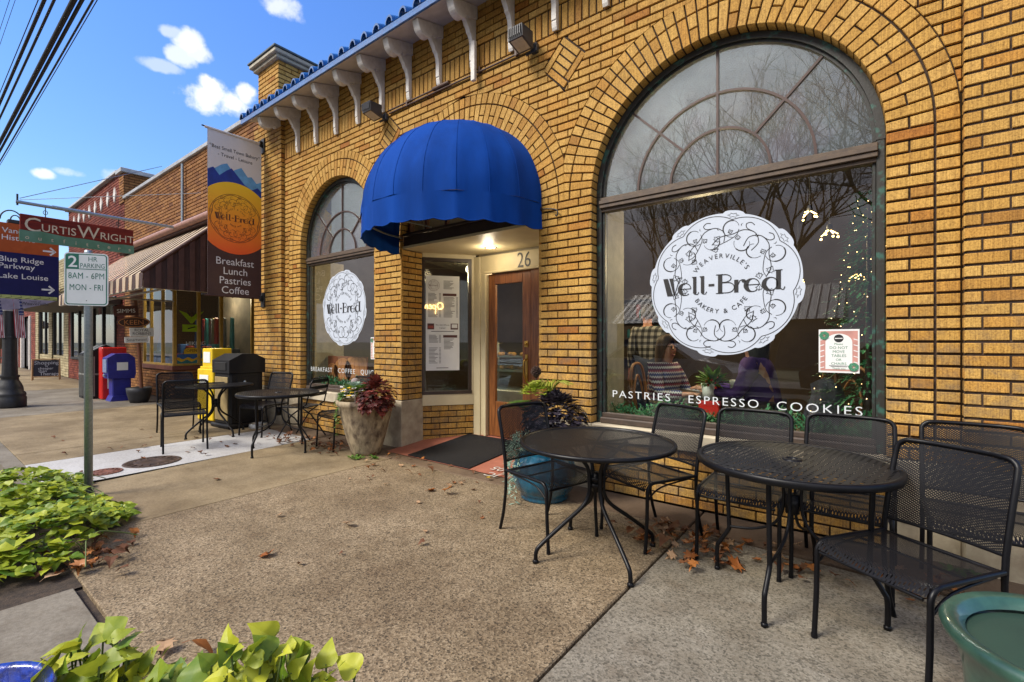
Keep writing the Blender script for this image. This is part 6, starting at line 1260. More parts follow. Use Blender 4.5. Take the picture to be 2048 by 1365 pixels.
# weeds at the foot of things
def weed(x, y, n, s, lab):
    def bb(f):
        for i in range(n): a = rnd(0, 2*pi); leaf(f, (rnd(-s, s), rnd(-s*.6, s*.6), .01), (cos(a), sin(a), rnd(.2, 1.2)), (0, 0, 1), rnd(.03, .06), OVAL, .3)
    t = clump('weed', lab, (x, y, 0), bb, [GRN]); t['group'] = 'weeds in the pavement cracks'
weed(-4.73, 3.22, 40, .09, 'low weed tuft at the front foot of the concrete planter'); weed(-4.55, 3.33, 24, .05, 'small weed tuft right of the concrete planter foot'); weed(.42, 3.74, 30, .08, 'weed sprouting from the crack at the right pilaster base')
# ---------------------------------------------------------------- fallen leaves: each one an object
LM = []
for i, (sh, m_, cu) in enumerate(((LOBED, DRY, .5), (OVAL, DRY, .4), (LOBED, TANL, .35), (LOBED, ORL, .6), (OVAL, ORL, .5), (HEART, DRY, .6), (LOBED, YELL, .2), (LOBED, DRY, -.3), (LOBED, ORL, -.25), (OVAL, TANL, .25))):
    b = MB(); leaf(b, (0, -.5, .12), (0, 1, rnd(-.1, .1)), (rnd(-.2, .2), 0, 1), 1., sh, cu, r=rnd(.2, .9), fold=rnd(.1, .5)); b.tube([(0, -.5, .12), (.03, -.72, .05)], .012, 3)
    z0 = min(v[2] for v in b.v); b.v = [(v[0], v[1], v[2]-z0) for v in b.v]; LM.append(b.mesh('fallen_leaf', m_))
def fl(x, y, s, k, lab, grp, z=.002, tilt=.15):
    o = bpy.data.objects.new('fallen_leaf', LM[k]); COL.objects.link(o); o.location = (x, y, z); o.scale = (s, s, s); o.rotation_euler = (rnd(-tilt, tilt), rnd(-tilt, tilt), rnd(0, 6.28)); tag(o, lab, 'leaf', grp); return o
random.seed(31)
def scatter(n, cx, cy, rx, ry, lab, grp, ks=(0, 1, 2, 3, 5, 7), s0=.05, s1=.10, zz=.0, ok=None):
    k = 0
    while k < n:
        x, y = random.gauss(cx, rx), random.gauss(cy, ry)
        if ok and not ok(x, y): continue
        fl(x, y, rnd(s0, s1), random.choice(ks), lab, grp, .002+zz*rnd(), .15+zz*6); k += 1
inf = lambda x, y: y < 3.84 and x < .8
scatter(70, -.95, 3.15, .22, .14, 'crisp brown leaf in the drift between the two front tables', 'leaf drift between the front tables', (0, 1, 3, 5, 7, 8, 2), .05, .11, .035, inf)
scatter(26, -.35, 3.35, .28, .2, 'brown dry leaf on the paving behind the slotted table', 'leaves behind the slotted table', (0, 1, 3, 7, 2, 8), .05, .11, .01, inf)
scatter(60, -6.25, 3.25, .35, .14, 'small brown leaf in the litter under the far slotted table', 'leaf litter by the left window', (0, 1, 5, 7), .04, .08, .02, lambda x, y: y < 3.84)
scatter(45, -5.5, 3.35, .25, .12, 'small dry leaf in the heap left of the concrete planter', 'leaf heap left of the planter', (0, 1, 4, 5, 7, 3), .04, .08, .02, lambda x, y: y < 3.8 and x < -5.2)
scatter(30, -3.9, 3.4, .55, .28, 'small fallen leaf strewn before the entrance mat', 'leaves before the entrance', (0, 1, 2, 3, 5, 7), .035, .075, 0, lambda x, y: y < 3.64)
scatter(18, -2.9, 2.6, .9, .7, 'tiny dry leaf scattered over the brown paving', 'leaves on the brown paving', (0, 1, 5, 7, 2), .025, .06, 0, lambda x, y: y < 3.5 and 1. < y)
scatter(34, -3.82, .72, .2, .12, 'dead brown leaf caught along the vine bed edge', 'dead leaves edging the vine bed', (0, 1, 3, 4, 5, 7), .05, .10, .02, lambda x, y: y < 1.0)
scatter(24, -7.4, 2.4, 1.0, .7, 'leaf scrap on the pavement by the far tables', 'leaf scraps by the far tables', (0, 1, 7), .04, .08, 0, lambda x, y: 1 < y < 3.6)
scatter(16, .35, 3.45, .2, .12, 'brown leaf by the right pilaster base', 'leaves by the right pilaster', (0, 1, 3, 7), .05, .1, .01, lambda x, y: y < 3.78)
fl(-2.27, .79, .13, 4, 'curled orange brown leaf lying beside the open joint', None, tilt=.3); fl(-2.42, .70, .10, 2, 'pale pinkish tan leaf lying across the open joint', None)
fl(-3.0, 2.95, .11, 3, 'orange lobed leaf on the paving before the tiled entrance', None); fl(-3.15, 2.93, .10, 8, 'rust leaf overlapping the orange leaf before the entrance', None); fl(-2.95, 3.5, .07, 6, 'small yellow leaf on the edge of the black mat', None, .02)
fl(-3.05, 2.0, .10, 2, 'pale star shaped leaf alone on the brown paving', None); fl(-3.02, 1.42, .10, 8, 'rust leaf lying alone in the middle of the brown paving', None); fl(-1.17, 3.36, .16, 8, 'large orange leaf against the wall behind the left table', None, tilt=.2)
fl(-.42, 3.25, .17, 2, 'large tan star shaped leaf behind the slotted table', None); fl(-3.72, .55, .11, 9, 'grey green oval leaf on the corner of the grey slab', None)
fl(-.66, 3.0, .13, 8, 'bright orange leaf at the front of the drift by the slotted table', None, .02, .3)
# ---------------------------------------------------------------- inside the cafe
INW = mat('cafe_wall', (.085, .06, .04), .8, col2=(.05, .035, .025), scale=1.2); INF = mat('cafe_floor', (.12, .07, .04), .45, col2=(.08, .045, .025), scale=3, stretch=(1, 8, 1)); INC = mat('cafe_ceiling', (.10, .085, .07), .8)
b = MB(); b.box(-8.4, -4.8, 4.06, 9.6, -.05, .10); b.box(-2.57, 1.0, 4.06, 9.6, -.05, .10); b.box(-4.8, -2.57, 4.89, 9.6, -.05, .099); b.build('cafe_floor', INF, BK_); b = MB(); b.box(-8.4, 1.0, 4.15, 9.6, 3.9, 3.95); b.build('cafe_ceiling', INC, BK_)
b = MB(); b.box(-8.4, 1.0, 9.5, 9.6, .1, 3.9); b.box(-8.45, -8.4, 4.1, 9.6, .1, 3.9); b.box(1.0, 1.04, 4.1, 9.6, .1, 3.9); b.build('cafe_walls', INW, BK_)
b = MB(); b.prism([(-4.79, 4.10, 0), (-4.79, 4.25, 0), (-4.76, 4.26, 0), (-4.76, 4.10, 0)], (0, 0, 3.0)); b.prism([(-2.61, 4.10, 0), (-2.61, 4.25, 0), (-2.58, 4.26, 0), (-2.58, 4.10, 0)], (0, 0, 3.0)); b.box(-4.79, -2.58, 4.16, 4.9, 2.57, 2.62)
b.box(-7.19, -7.12, 4.08, 4.6, .62, 2.66); b.box(-5.38, -5.31, 4.08, 4.5, .62, 2.66); b.box(-2.045, -1.985, 4.08, 4.45, .62, 2.66); b.box(-7.19, -5.31, 4.06, 4.5, .56, .615); b.box(-2.045, .07, 4.06, 4.5, .56, .615); b.box(-4.32, -3.05, 4.9, 4.93, 2.5, 3.2); b.build('window_reveals', mat('reveal_paint', (.36, .31, .22), .7), BK_)
BULB = mat('warm_bulb', (1, .8, .5), .3, emit=(1, .58, .2), est=5.); CORD = mat('lamp_cord', (.02, .02, .02), .6)
LABS = iter(('over the seated pair', 'behind the logo decal', 'towards the fir tree', 'deep at the right rear', 'at the middle of the room', 'beside the standing customer', 'near the counter', 'at the far left of the room', 'low over the right tables'))
for x, y, z in ((-2.35, 6.4, 2.2), (-.55, 6.2, 2.75), (-.35, 5.9, 2.45), (.15, 6.6, 2.35), (-.75, 7.0, 2.1), (-2.6, 7.4, 2.6), (-4.0, 7.2, 2.4), (-6.1, 7.0, 2.5), (-.15, 7.4, 2.15)):
    t = thing('pendant_lamp', 'bare bulb cluster lamp hanging inside the cafe '+next(LABS), 'lamp', (x, y, z), 0, 'bulb lamps inside the cafe'); b = MB(); b.tube([(0, 0, .08), (0, 0, 3.88-z)], .006, 4); b.lathe([(0, .06), (.03, .06), (.025, .12), (0, .12)], 8); b.build('cord', CORD, t, False)
    for k in range(4): b = MB(); a = k*1.57+x; c = (.08*cos(a), .08*sin(a), -.02+.03*(k % 2)); b.ball(c, .012, 8); b.tube([(0, 0, .07), (c[0], c[1], c[2]+.03)], .006, 4); b.build('bulb', BULB, t, False)
for x, y, z in ((-.9, 6.0, 2.6), (-3.6, 5.7, 2.5), (-6.2, 5.6, 2.5), (-1.5, 5.5, 2.3)):  # pendants' glow, plus fill added by the seats and raised at the case
    l = bpy.data.lights.new('pendant_fill_light', 'POINT'); o = bpy.data.objects.new('pendant_fill_light', l); COL.objects.link(o); o.location = (x, y, z); l.energy = 60 if x == -3.6 else 26; l.color = (1, .72, .42); l.shadow_soft_size = .12
# garlands on the window ledges
def garland(x0, x1, n, lab, seed):
    random.seed(seed); f = MB()
    for i in range(n):
        x = rnd(x0, x1); p = Vector((x, 4.19+rnd(-.07, .07), .66+rnd(0, .13)*(.65+.35*sin(x*8)))); d = rdir(-.2, 1.2); leaf(f, p, d, (0, -.3, 1), rnd(.06, .12), [(0, 0), (.10, .2), (.03, .3), (.12, .5), (.03, .6), (.08, .8), (0, 1)], .1)
    tag(f.build('fir_garland', CONI), lab, 'garland', 'fir garlands in the window bottoms')
garland(-1.97, .03, 900, 'green fir garland lying along the bottom of the right window', 3); garland(-7.08, -5.42, 500, 'green fir garland along the bottom of the left window', 4)
# fir tree with fairy lights
t = thing('fir_tree', 'lit indoor fir tree with fairy lights at the right of the window', 'tree', (-.02, 4.86, .1)); random.seed(17); f, s, g = MB(), MB(), MB()
s.tube([(0, 0, 0), (0, 0, 2.5)], [.04, .008], 6)
for i in range(1900):
    z = .25+2.25*rnd()**1.25; R = .44*(1-(z-.2)/2.4)+.03; a = rnd(0, 2*pi); r = R*rnd(.3, 1); d = Vector((cos(a), sin(a), rnd(-.5, .3))); leaf(f, (r*cos(a), r*sin(a), z), d, (0, 0, 1), rnd(.07, .13), [(0, 0), (.12, .2), (.04, .3), (.13, .5), (.03, .6), (.08, .8), (0, 1)], .15)
for i in range(150): z = .3+2.15*i/150; R = .46*(1-(z-.2)/2.4)+.04; a = i*2.399; g.ball((R*cos(a), R*sin(a), z), .0035, 5)
f.build('foliage', CONI, t, False); s.build('trunk', BARK if 'BARK' in globals() else DWOOD, t, False); g.build('fairy_lights', mat('fairy_glow', (1, .8, .5), .4, emit=(1, .6, .25), est=5.), t, False)
# printed pumpkin board, cafe table and things on it
A = Art(); A.rect(0, 1.05, 0, .36, 0)
for cx, cz, r in ((.42, .14, .20), (.80, .16, .26), (.12, .10, .15)):
    A.poly([(max(0, min(1.05, cx+r*1.25*cos(q))), max(0, min(.36, cz+r*sin(q)))) for q in [2*pi*i/24 for i in range(24)]], 1, 1)
    for k in (-.6, -.2, .2, .6): A.line([(max(0, min(1.05, cx+r*1.25*k*cos(q))), max(0, min(.355, cz+r*.95*sin(q)))) for q in [-1.4+2.8*i/8 for i in range(9)]], .008, 2, 2)
mb = MB(); mb.box(-7.10, -6.05, 4.302, 4.32, .74, 1.12, 0); A.to(mb, (-7.10, 4.30, .75), (1, 0, 0), (0, 0, 1), (0, -1, 0)); tag(mb.build('pumpkin_board', [mat('board_rust', (.26, .07, .03), .6), mat('pumpkin_print', (.55, .20, .07), .6), mat('pumpkin_line', (.30, .09, .03), .6)]), 'rust coloured board printed with pumpkins leaning in the left window', 'picture')
t = thing('cafe_table', 'small brown table between the two seated people inside the window', 'table', (-1.36, 5.02, .1)); b = MB(); b.bbox(-.32, .32, -.3, .3, .70, .74, .01); b.build('tabletop', DWOOD, t, False); b = MB(); b.lathe([(0, 0), (.22, 0), (.2, .03), (.04, .06), (.04, .70)], 12); b.build('pedestal', IRON, t, False)
def pot2(x, y, z, r, h, m_, nm, lab): b = MB(); b.lathe([(0, 0), (r*.75, 0), (r, h), (r*.9, h), (r*.8, h*.8), (0, h*.8)], 16, (x, y, z)); return tag(b.build(nm, m_), lab, 'pot')
pot2(-1.24, 4.74, .80, .075, .15, WHITEP, 'white_pot', 'small white pot holding a sprig inside the window'); pot2(-1.0, 4.78, .80, .07, .19, WHITEP, 'white_pot', 'taller white pot right of the sprig inside the window')
b = MB(); b.bbox(-1.28, -1.10, 4.52, 4.66, .66, .80, .006); tag(b.build('red_box', REDE), 'small red gift box behind the letter E inside the window', 'box')
def sprig(f):
    for i in range(80): d = rdir(.0, 1.4); leaf(f, d*.04, d, (0, 0, 1), rnd(.10, .19), [(0, 0), (.12, .3), (.1, .7), (0, 1)], .2)
    for i in range(14): p = rdir(-.2, 1.)*.09; f.ball(p, .014, 6, 1)
clump('winter_sprig', 'green sprig with red berries inside the window', (-1.20, 4.70, .94), sprig, [GRN, REDE])
b = MB(); b.bbox(-1.45, -.70, 4.60, 4.95, .74, .80, .01); b.bbox(-1.4, -.75, 4.62, 4.93, .1, .74, .01); tag(b.build('ledge_shelf', DWOOD), 'low dark shelf carrying pots behind the right window', 'shelf')
# counter with curved glass case
t = thing('display_case', 'white and glass pastry case with curved front inside the door', 'display case', (-4.15, 6.3, .1)); b = MB(); P = [(.0, 0), (.62, 0), (.62, .5), (.58, .8), (.48, 1.05), (.32, 1.22), (.0, 1.25)]; b.prism([(-1.0, -y, z) for y, z in P], (.05, 0, 0)); b.prism([(.3, -y, z) for y, z in P], (.05, 0, 0)); b.bbox(-.95, .3, -.6, 0, 0, .5, .01); b.build('body', mat('case_white', (.55, .56, .55), .3), t, False)
b = MB(); b.grid(lambda u, v: (-.95+1.25*u, -[p[0] for p in P[2:]][min(4, int(v*4))], [p[1] for p in P[2:]][min(4, int(v*4))]), 1, 4); b.build('curved_glass', GLASS, t, False)
b = MB(); b.box(-.9, .28, -.5, -.05, .78, .8); b.box(-.9, .28, -.42, -.05, 1.0, 1.02)
random.seed(2)
for i in range(24): b.ball((-.85+1.1*rnd(), -.1-.3*rnd(), .84 if i % 2 else 1.05), (.05, .045, .035), 7, 1)
b.build('shelves', [GALV, mat('pastry', (.45, .22, .06), .7)], t, False)
t = thing('back_shelves', 'dark wooden wall shelves stocked with jars at the back of the cafe', 'shelf', (-4.8, 9.3, .1)); b = MB()
for z in (.9, 1.3, 1.7, 2.1): b.box(-1.6, 1.6, -.3, .1, z, z+.03)
b.box(-1.65, -1.6, -.3, .1, 0, 2.4); b.box(1.6, 1.65, -.3, .1, 0, 2.4); b.build('frame', DWOOD, t, False); b = MB()
for i in range(60): h = rnd(.1, .26); x = -1.5+3*rnd(); z = random.choice((.93, 1.33, 1.73)); b.lathe([(0, 0), (.05, 0), (.05, h), (.03, h+.03), (0, h+.03)], 8, (x, -.15, z), m=i % 5)
b.build('jars', KIT, t, False)
for i, (x, m_, lab) in enumerate(((.45, 'white', 'pale framed menu board high on the back wall'), (-1.9, 'white', 'second pale framed board on the back wall'))):
    b = MB(); b.bbox(x-.35, x+.35, 9.44, 9.49, 1.3, 1.95, .01); tag(b.build('wall_picture', mat('picture_pale', (.40, .36, .25), .6)), lab, 'picture')
# bentwood chairs and the coat
def bent(x, y, rz, lab):
    t = thing('bentwood_chair', lab, 'chair', (x, y, .1), rz, 'bentwood chairs inside the cafe'); W_ = mat('bent_beech', (.32, .15, .055), .45); b = MB(); b.lathe([(0, .43), (.2, .43), (.21, .445), (.2, .46), (0, .46)], 18); b.build('seat', W_, t, False); b = MB(); b.tube(bez([(-.17, -.15, .45), (-.22, -.2, .75), (-.24, -.12, .98), (-.24, .12, .98), (-.22, .2, .75), (-.17, .15, .45)], 6), .016, 6); b.tube(bez([(-.18, -.09, .46), (-.22, -.11, .7), (-.23, 0, .88), (-.22, .11, .7), (-.18, .09, .46)], 6), .011, 6); b.build('backrest', W_, t, False)
    for sx, sy in ((1, 1), (1, -1), (-1, 1), (-1, -1)): b = MB(); b.tube([(.13*sx, .13*sy, .43), (.19*sx, .19*sy, 0)], .015, 6); b.build('leg', W_, t, False)
bent(-.52, 4.98, R_(200), 'bentwood chair behind the person in purple'); bent(-.30, 5.45, R_(230), 'bentwood chair before the fir tree'); bent(-1.86, 5.05, R_(0), 'bentwood chair under the woman in the patterned sweater')
b = MB(); b.grid(lambda u, v: (-.32+.22*(u-.5)*(1+.5*v)+.02*sin(9*v), 4.86-.10*sin(pi*u)-.04*v+.02*sin(14*u), .98-.50*v+.05*sin(pi*u)), 10, 10); b.grid(lambda u, v: (-.32+.20*(u-.5)*(1+.5*v), 4.95+.05*sin(pi*u), .98-.45*v+.05*sin(pi*u)), 8, 6); tag(b.build('draped_coat', mat('grey_fleece', (.30, .29, .34), .9, col2=(.18, .17, .21), scale=9, bump=.5, bscale=40)), 'grey lavender coat draped over a chair back inside the window', 'coat')
# ---------------------------------------------------------------- people
SKIN = mat('skin', (.50, .25, .17), .5, col2=(.42, .19, .13), sub=.1)
def skin_mesh(pts, edges, lvl=2):
    names = list(pts); me = bpy.data.meshes.new('body'); me.from_pydata([pts[n][0] for n in names], [(names.index(a), names.index(b)) for a, b in edges], []); o = bpy.data.objects.new('body', me); COL.objects.link(o); md = o.modifiers.new('Skin', 'SKIN'); md.use_smooth_shade = True
    for i, n in enumerate(names):
        r = pts[n][1]; me.skin_vertices[0].data[i].radius = r if isinstance(r, tuple) else (r, r)
    me.skin_vertices[0].data[0].use_root = True
    sb = o.modifiers.new('Sub', 'SUBSURF'); sb.levels = lvl; bpy.context.view_layer.update()
    m2 = bpy.data.meshes.new_from_object(o.evaluated_get(bpy.context.evaluated_depsgraph_get())); bpy.data.objects.remove(o); bpy.data.meshes.remove(me); return m2
def add_mesh(name, me, m_, par):
    me.materials.clear(); me.materials.append(m_)
    for p in me.polygons: p.use_smooth = True
    o = bpy.data.objects.new(name, me); COL.objects.link(o); o.parent = par; return o
def person(lab, loc, rz, seated, cloth, trouser, hairc, hair_long, lean=.0, arms='table', glasses=False):
    """faces +x; origin on the floor under the hips"""
    t = thing('person', lab, 'person', loc, rz); hz = .50 if seated else .93; L_ = lean
    def up(z, k=1.): return (L_*k*(z/.5), 0, hz+z)
    pt = {'hip': (up(0), (.15, .17)), 'waist': (up(.18), (.115, .145)), 'chest': (up(.36), (.125, .17)), 'neckb': (up(.485), (.085, .12)), 'neck': (up(.54), .056), 'chin': ((L_*1.2+.03, 0, hz+.605), (.072, .064)), 'head': ((L_*1.25+.012, 0, hz+.685), (.098, .078)), 'crown': ((L_*1.25, 0, hz+.75), (.075, .065)), 'nose': ((L_*1.25+.112, 0, hz+.65), .012)}
    ed = [('hip', 'waist'), ('waist', 'chest'), ('chest', 'neckb'), ('neckb', 'neck'), ('neck', 'chin'), ('chin', 'head'), ('head', 'crown'), ('head', 'nose')]
    for s, n in ((1, 'l'), (-1, 'r')):
        sh = Vector(up(.47)); sh.y = s*.17
        if arms == 'table': el, wr = sh+Vector((.12, s*.06, -.27)), sh+Vector((.34, -s*.02, -.24))
        else: el, wr = sh+Vector((-.02, s*.05, -.28)), sh+Vector((.06, s*.05, -.52))
        dv = (wr-el).normalized(); sd = Vector((0, s, 0)); hd = wr+dv*.07
        pt.update({'sh'+n: (tuple(sh), .062), 'el'+n: (tuple(el), .042), 'wr'+n: (tuple(wr), .027), 'ha'+n: (tuple(hd), (.034, .020))}); ed += [('chest', 'sh'+n), ('sh'+n, 'el'+n), ('el'+n, 'wr'+n), ('wr'+n, 'ha'+n)]
        for k, (o_, l_) in enumerate(((-.027, .065), (-.009, .075), (.009, .07), (.027, .055))):
            a = hd+sd*o_+dv*.03; b_ = a+dv*l_*.6+Vector((0, 0, -.012)); c = a+dv*l_+Vector((0, 0, -.03)); pt.update({'f%s%d'%(n, k): (tuple(b_), .0085), 'g%s%d'%(n, k): (tuple(c), .007)}); ed += [('ha'+n, 'f%s%d'%(n, k)), ('f%s%d'%(n, k), 'g%s%d'%(n, k))]
        th = wr-sd*.035+dv*.05; pt['th'+n] = (tuple(th), .010); ed.append(('wr'+n, 'th'+n))
        hp = Vector((0, s*.09, hz-.02))
        if seated: kn, an = Vector((.40, s*.11, .50)), Vector((.40, s*.11, .09))
        else: kn, an = Vector((.02, s*.10, .50)), Vector((-.01, s*.10, .09))
        pt.update({'hp'+n: (tuple(hp), .085), 'kn'+n: (tuple(kn), .058), 'an'+n: (tuple(an), .036), 'to'+n: (tuple(an+Vector((.16, 0, -.05))), .035)}); ed += [('hip', 'hp'+n), ('hp'+n, 'kn'+n), ('kn'+n, 'an'+n), ('an'+n, 'to'+n)]
    add_mesh('body', skin_mesh(pt, ed), SKIN, t)
    def sub(keys, g, name, m_):
        q = {k: (pt[k][0], tuple(x+g for x in pt[k][1]) if isinstance(pt[k][1], tuple) else pt[k][1]+g) for k in keys}; e2 = [(a, b_) for a, b_ in ed if a in q and b_ in q]; add_mesh(name, skin_mesh(q, e2), m_, t)
    sub(['hip', 'waist', 'chest', 'neckb', 'shl', 'ell', 'wrl', 'shr', 'elr', 'wrr'], .016, 'top', cloth); sub(['hip', 'hpl', 'knl', 'anl', 'hpr', 'knr', 'anr'], .014, 'trousers', trouser)
    hx, hz2 = L_*1.25, hz+.685; f = MB(); random.seed(len(lab))
    def hs(u, v):
        a = 2*pi*u; th_ = pi*.62*v; p = Vector((-.108*cos(a), .096*sin(a), 0))*sin(th_)+Vector((0, 0, .118*cos(th_))); fr = max(0, -cos(a)); drop = hair_long*max(0, v-.55)/.45*(1-fr) if hair_long else 0
        w = 1+.05*sin(7*a+5*v); return (hx-.012+p.x*w*(1.0 if fr < .4 else .93), p.y*w*(1+.3*max(0, v-.5)*bool(hair_long)), hz2+.02+p.z-drop+(.10*fr*v if fr > .3 else 0))
    f.grid(hs, 28, 12); f.build('hair', hairc, t, False)
    e = MB()
    for s in (1, -1): e.ball((hx+.090, s*.033, hz2+.012), (.010, .014, .010), 8); 
    e.build('eyes', mat('eye_dark', (.03, .02, .015), .2), t, False); e = MB(); e.tube(bez([(hx+.088, -.026, hz2-.072), (hx+.099, 0, hz2-.075), (hx+.088, .026, hz2-.072)], 5), .006, 5); e.build('mouth', mat('lips', (.38, .10, .09), .5), t, False)
    e = MB()
    for s in (1, -1): e.ball((hx, s*.082, hz2-.01), (.02, .010, .03), 8)
    e.build('ears', SKIN, t, False)
    if glasses:
        e = MB()
        for s in (1, -1): e.tube([(hx+.112, s*.036+.027*cos(q), hz2+.010+.024*sin(q)) for q in [2*pi*i/14 for i in range(14)]], .0035, 4, closed=True); e.tube([(hx+.110, s*.064, hz2+.015), (hx, s*.085, hz2+.012)], .003, 4)
        e.tube([(hx+.115, -.01, hz2+.015), (hx+.115, .01, hz2+.015)], .003, 4); e.build('glasses', DWOOD, t, False)
    return t
m, nt, N, L = newmat('patterned_knit'); p = N('ShaderNodeBsdfPrincipled'); o = N('ShaderNodeOutputMaterial'); L(p.outputs[0], o.inputs[0]); tc = N('ShaderNodeTexCoord'); sx = N('ShaderNodeSeparateXYZ'); L(tc.outputs['Object'], sx.inputs[0])
zz = fmath(N, L, 'FRACT', fmath(N, L, 'MULTIPLY', fmath(N, L, 'ADD', sx.outputs[2], fmath(N, L, 'MULTIPLY', fmath(N, L, 'PINGPONG', fmath(N, L, 'ADD', sx.outputs[0], sx.outputs[1]), .016), .8)), 7.0))
r = N('ShaderNodeValToRGB'); r.color_ramp.interpolation = 'CONSTANT'; L(zz, r.inputs[0]); e = r.color_ramp.elements; e[0].color = (.09, .02, .05, 1); e[1].position = .85; e[1].color = (.5, .48, .47, 1)
for q, c in ((.2, (.5, .46, .45)), (.32, (.05, .06, .18)), (.5, (.5, .47, .46)), (.6, (.28, .05, .08)), (.72, (.09, .02, .05))): x = e.new(q); x.color = (*c, 1)
L(r.outputs[0], p.inputs['Base Color']); p.inputs['Roughness'].default_value = .9; KNIT = m
m, nt, N, L = newmat('plaid_shirt'); p = N('ShaderNodeBsdfPrincipled'); o = N('ShaderNodeOutputMaterial'); L(p.outputs[0], o.inputs[0]); tc = N('ShaderNodeTexCoord'); sx = N('ShaderNodeSeparateXYZ'); L(tc.outputs['Object'], sx.inputs[0])
u = fmath(N, L, 'GREATER_THAN', fmath(N, L, 'FRACT', fmath(N, L, 'MULTIPLY', sx.outputs[2], 12.)), .5); v = fmath(N, L, 'GREATER_THAN', fmath(N, L, 'FRACT', fmath(N, L, 'MULTIPLY', fmath(N, L, 'ADD', sx.outputs[0], sx.outputs[1]), 12.)), .5)
L(ramp(N, L, fmath(N, L, 'MULTIPLY', fmath(N, L, 'ADD', u, v), .5), [(0, (.35, .34, .32)), (.5, (.10, .10, .10)), (1, (.015, .015, .018))]), p.inputs['Base Color']); p.inputs['Roughness'].default_value = .9; PLAID = m
PURP = mat('purple_fleece', (.075, .028, .16), .9, col2=(.05, .018, .11), scale=6); DENIM = mat('dark_denim', (.03, .045, .09), .8)
BROWNH = mat('brown_hair', (.11, .055, .03), .6, col2=(.05, .025, .014), scale=40, stretch=(1, 1, .1)); GREYH = mat('dark_hair', (.03, .022, .018), .6)
person('seated woman in glasses and patterned sweater facing right inside the window', (-1.80, 5.0, .1), R_(-18), True, KNIT, DENIM, BROWNH, .16, .05, 'table', True)
person('seated person in purple top leaning to the table inside the window', (-.82, 5.0, .1), R_(186), True, PURP, DENIM, GREYH, .24, .06, 'table').scale = (1.15, 1.22, 1.08); person('standing customer in black and white plaid shirt behind the seated woman', (-2.42, 6.2, .1), R_(120), False, PLAID, DENIM, GREYH, .0, .0, 'down')
# ---------------------------------------------------------------- across the street (seen mirrored in the windows)
BARK = mat('grey_bark', (.045, .036, .03), .9, col2=(.022, .018, .015), scale=14)
def bare_tree(x, y, h, seed, lab):
    random.seed(seed); t = thing('bare_tree', lab, 'tree', (x, y, -.03), 0, 'bare trees across the street'); T, C = MB(), MB()
    def grow(mb, p, d, L_, r, lv):
        pts = [p]; q = Vector(p); dd = Vector(d)
        for i in range(4): dd = (dd+Vector((rnd(-.16, .16), rnd(-.16, .16), rnd(-.04, .12)))).normalized(); q = q+dd*L_/4; pts.append(q.copy())
        mb.tube(pts, [r*(1-.42*i/4) for i in range(5)], 5 if r > .03 else 3, cap=False)
        if lv == 0: return
        n = 4 if lv in (6, 4) else 3
        for i in range(n):
            a = rnd(0, 2*pi); tlt = rnd(.35, .85); o = dd.orthogonal().normalized(); o = Matrix.Rotation(a, 3, dd) @ o; nd = (dd*cos(tlt)+o*sin(tlt)+Vector((0, 0, .12))).normalized(); grow(C, pts[-1] if i else pts[-2], nd, L_*rnd(.64, .86), r*.58, lv-1)
    grow(T, Vector((0, 0, 0)), Vector((rnd(-.05, .05), 0, 1)), h*.27, h*.015, 6)
    T.build('trunk', BARK, t, False); C.build('crown', BARK, t, False)
for i, (x, y, h) in enumerate(((-3.2, -12.5, 12), (1.6, -11.5, 12.5), (5.8, -14, 15), (-8.5, -15, 12), (-15, -14, 12))):
    bare_tree(x, y, h, 40+i, ('bare tree across the street opposite the entrance', 'bare tree across the street opposite the big window', 'tall bare tree across the street behind the camera right', 'bare tree by the tin roofed house', 'bare tree across the street towards the hills')[i])
t = thing('tin_roofed_house', 'low house with ribbed tin roof across the street', 'building', (-6, -24, 0)); b = MB(); b.bbox(-13, -1.5, -27, -20, -.1, 2.6, .02); b.build('walls', mat('dark_siding', (.10, .10, .11), .8), t)
b = MB(); b.prism([(-13.4, -19.6, 2.5), (-13.4, -27.4, 2.5), (-13.4, -23.5, 4.6)], (12.3, 0, 0))
for i in range(30): b.tube([(-13.3+.41*i, -19.55, 2.55), (-13.3+.41*i, -23.5, 4.66)], .03, 4)
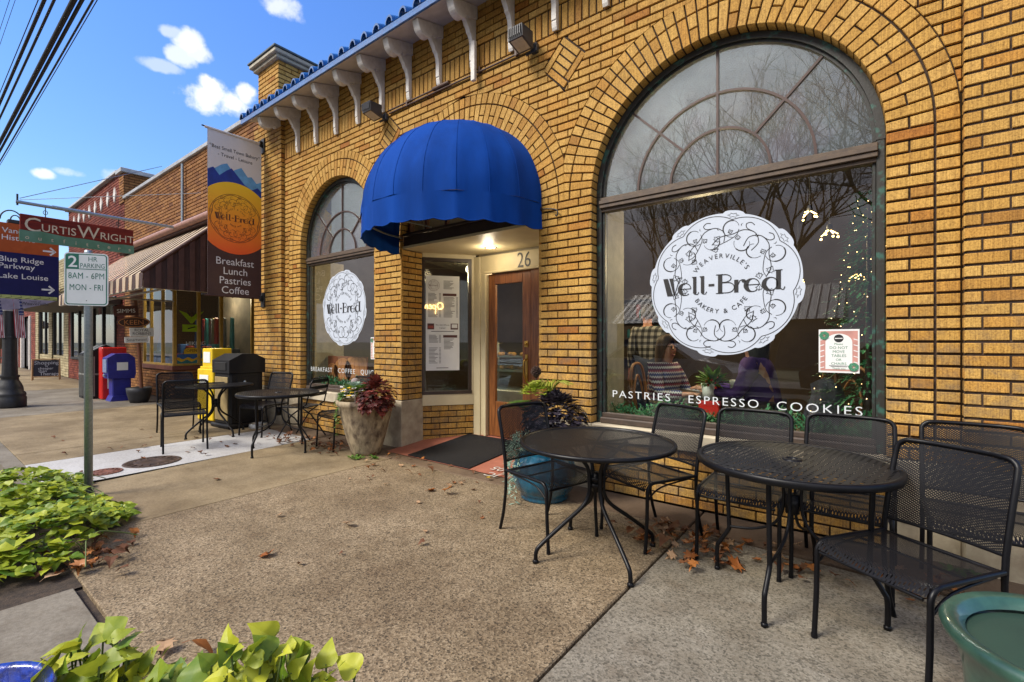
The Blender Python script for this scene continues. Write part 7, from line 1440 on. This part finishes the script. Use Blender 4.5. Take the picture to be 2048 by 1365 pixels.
b.build('roof', mat('tin_roof', (.20, .21, .23), .5, .4), t); b = MB()
for x in (-10, -9.3): b.lathe([(.12, 4.0), (.12, 5.4), (.16, 5.4), (.16, 5.5), (0, 5.5)], 10, (x, -22.6, 0))
b.build('flues', GALV, t)
def car(x, y, m_, lab, rz=0):
    t = thing('parked_car', lab, 'car', (x, y, -.15), rz, 'cars parked across the street'); b = MB()
    P = [(-2.2, .35), (-2.25, .75), (-2.0, .92), (-1.5, .98), (-.9, 1.42), (.6, 1.45), (1.25, 1.0), (2.05, .86), (2.25, .65), (2.2, .32)]
    b.prism([(px_, -.85, z) for px_, z in P], (0, 1.7, 0)); b.build('body', m_, t, False); b = MB(); b.prism([(-1.35, -.86, 1.0), (-.85, -.86, 1.36), (.55, -.86, 1.39), (1.05, -.86, 1.02)], (0, 1.72, 0)); b.build('window', mat('car_glass', (.02, .022, .025), .1), t, False)
    for wx in (-1.4, 1.4):
        for wy in (-.82, .82): b = MB(); b.lathe([(0, -.1), (.2, -.1), (.32, -.09), (.33, 0), (.32, .09), (.2, .1), (0, .1)], 18); b.xf(Matrix.Translation((wx, wy, .33)) @ Matrix.Rotation(pi/2, 4, 'X')); b.build('wheel', PL_, t, False)
car(-5.2, -6.4, mat('silver_paint', (.45, .46, .48), .3, .3, coat=.8), 'silver car parked on the far side of the street'); car(.8, -6.4, mat('dark_paint', (.03, .035, .05), .3, coat=.8), 'dark blue car parked on the far side of the street'); car(-14.5, -6.4, mat('white_car_paint', (.6, .6, .6), .3, coat=.8), 'white car parked further down the far kerb')
t = thing('crossing_sign', 'lime diamond crossing sign across the street', 'sign', (1.4, -3.0+.0, -.15)); t.location = (1.25, -1.9, 0); b = MB(); b.tube([(0, 0, 0), (0, 0, 3.6)], .03, 8); b.build('post', GALV, t, False)
b = MB(); b.prism([(-.42, .035, 3.1), (0, .035, 2.62), (.42, .035, 3.1), (0, .035, 3.58)], (0, .01, 0)); b.build('plate', mat('lime_reflective', (.50, .62, .02), .5), t, False)
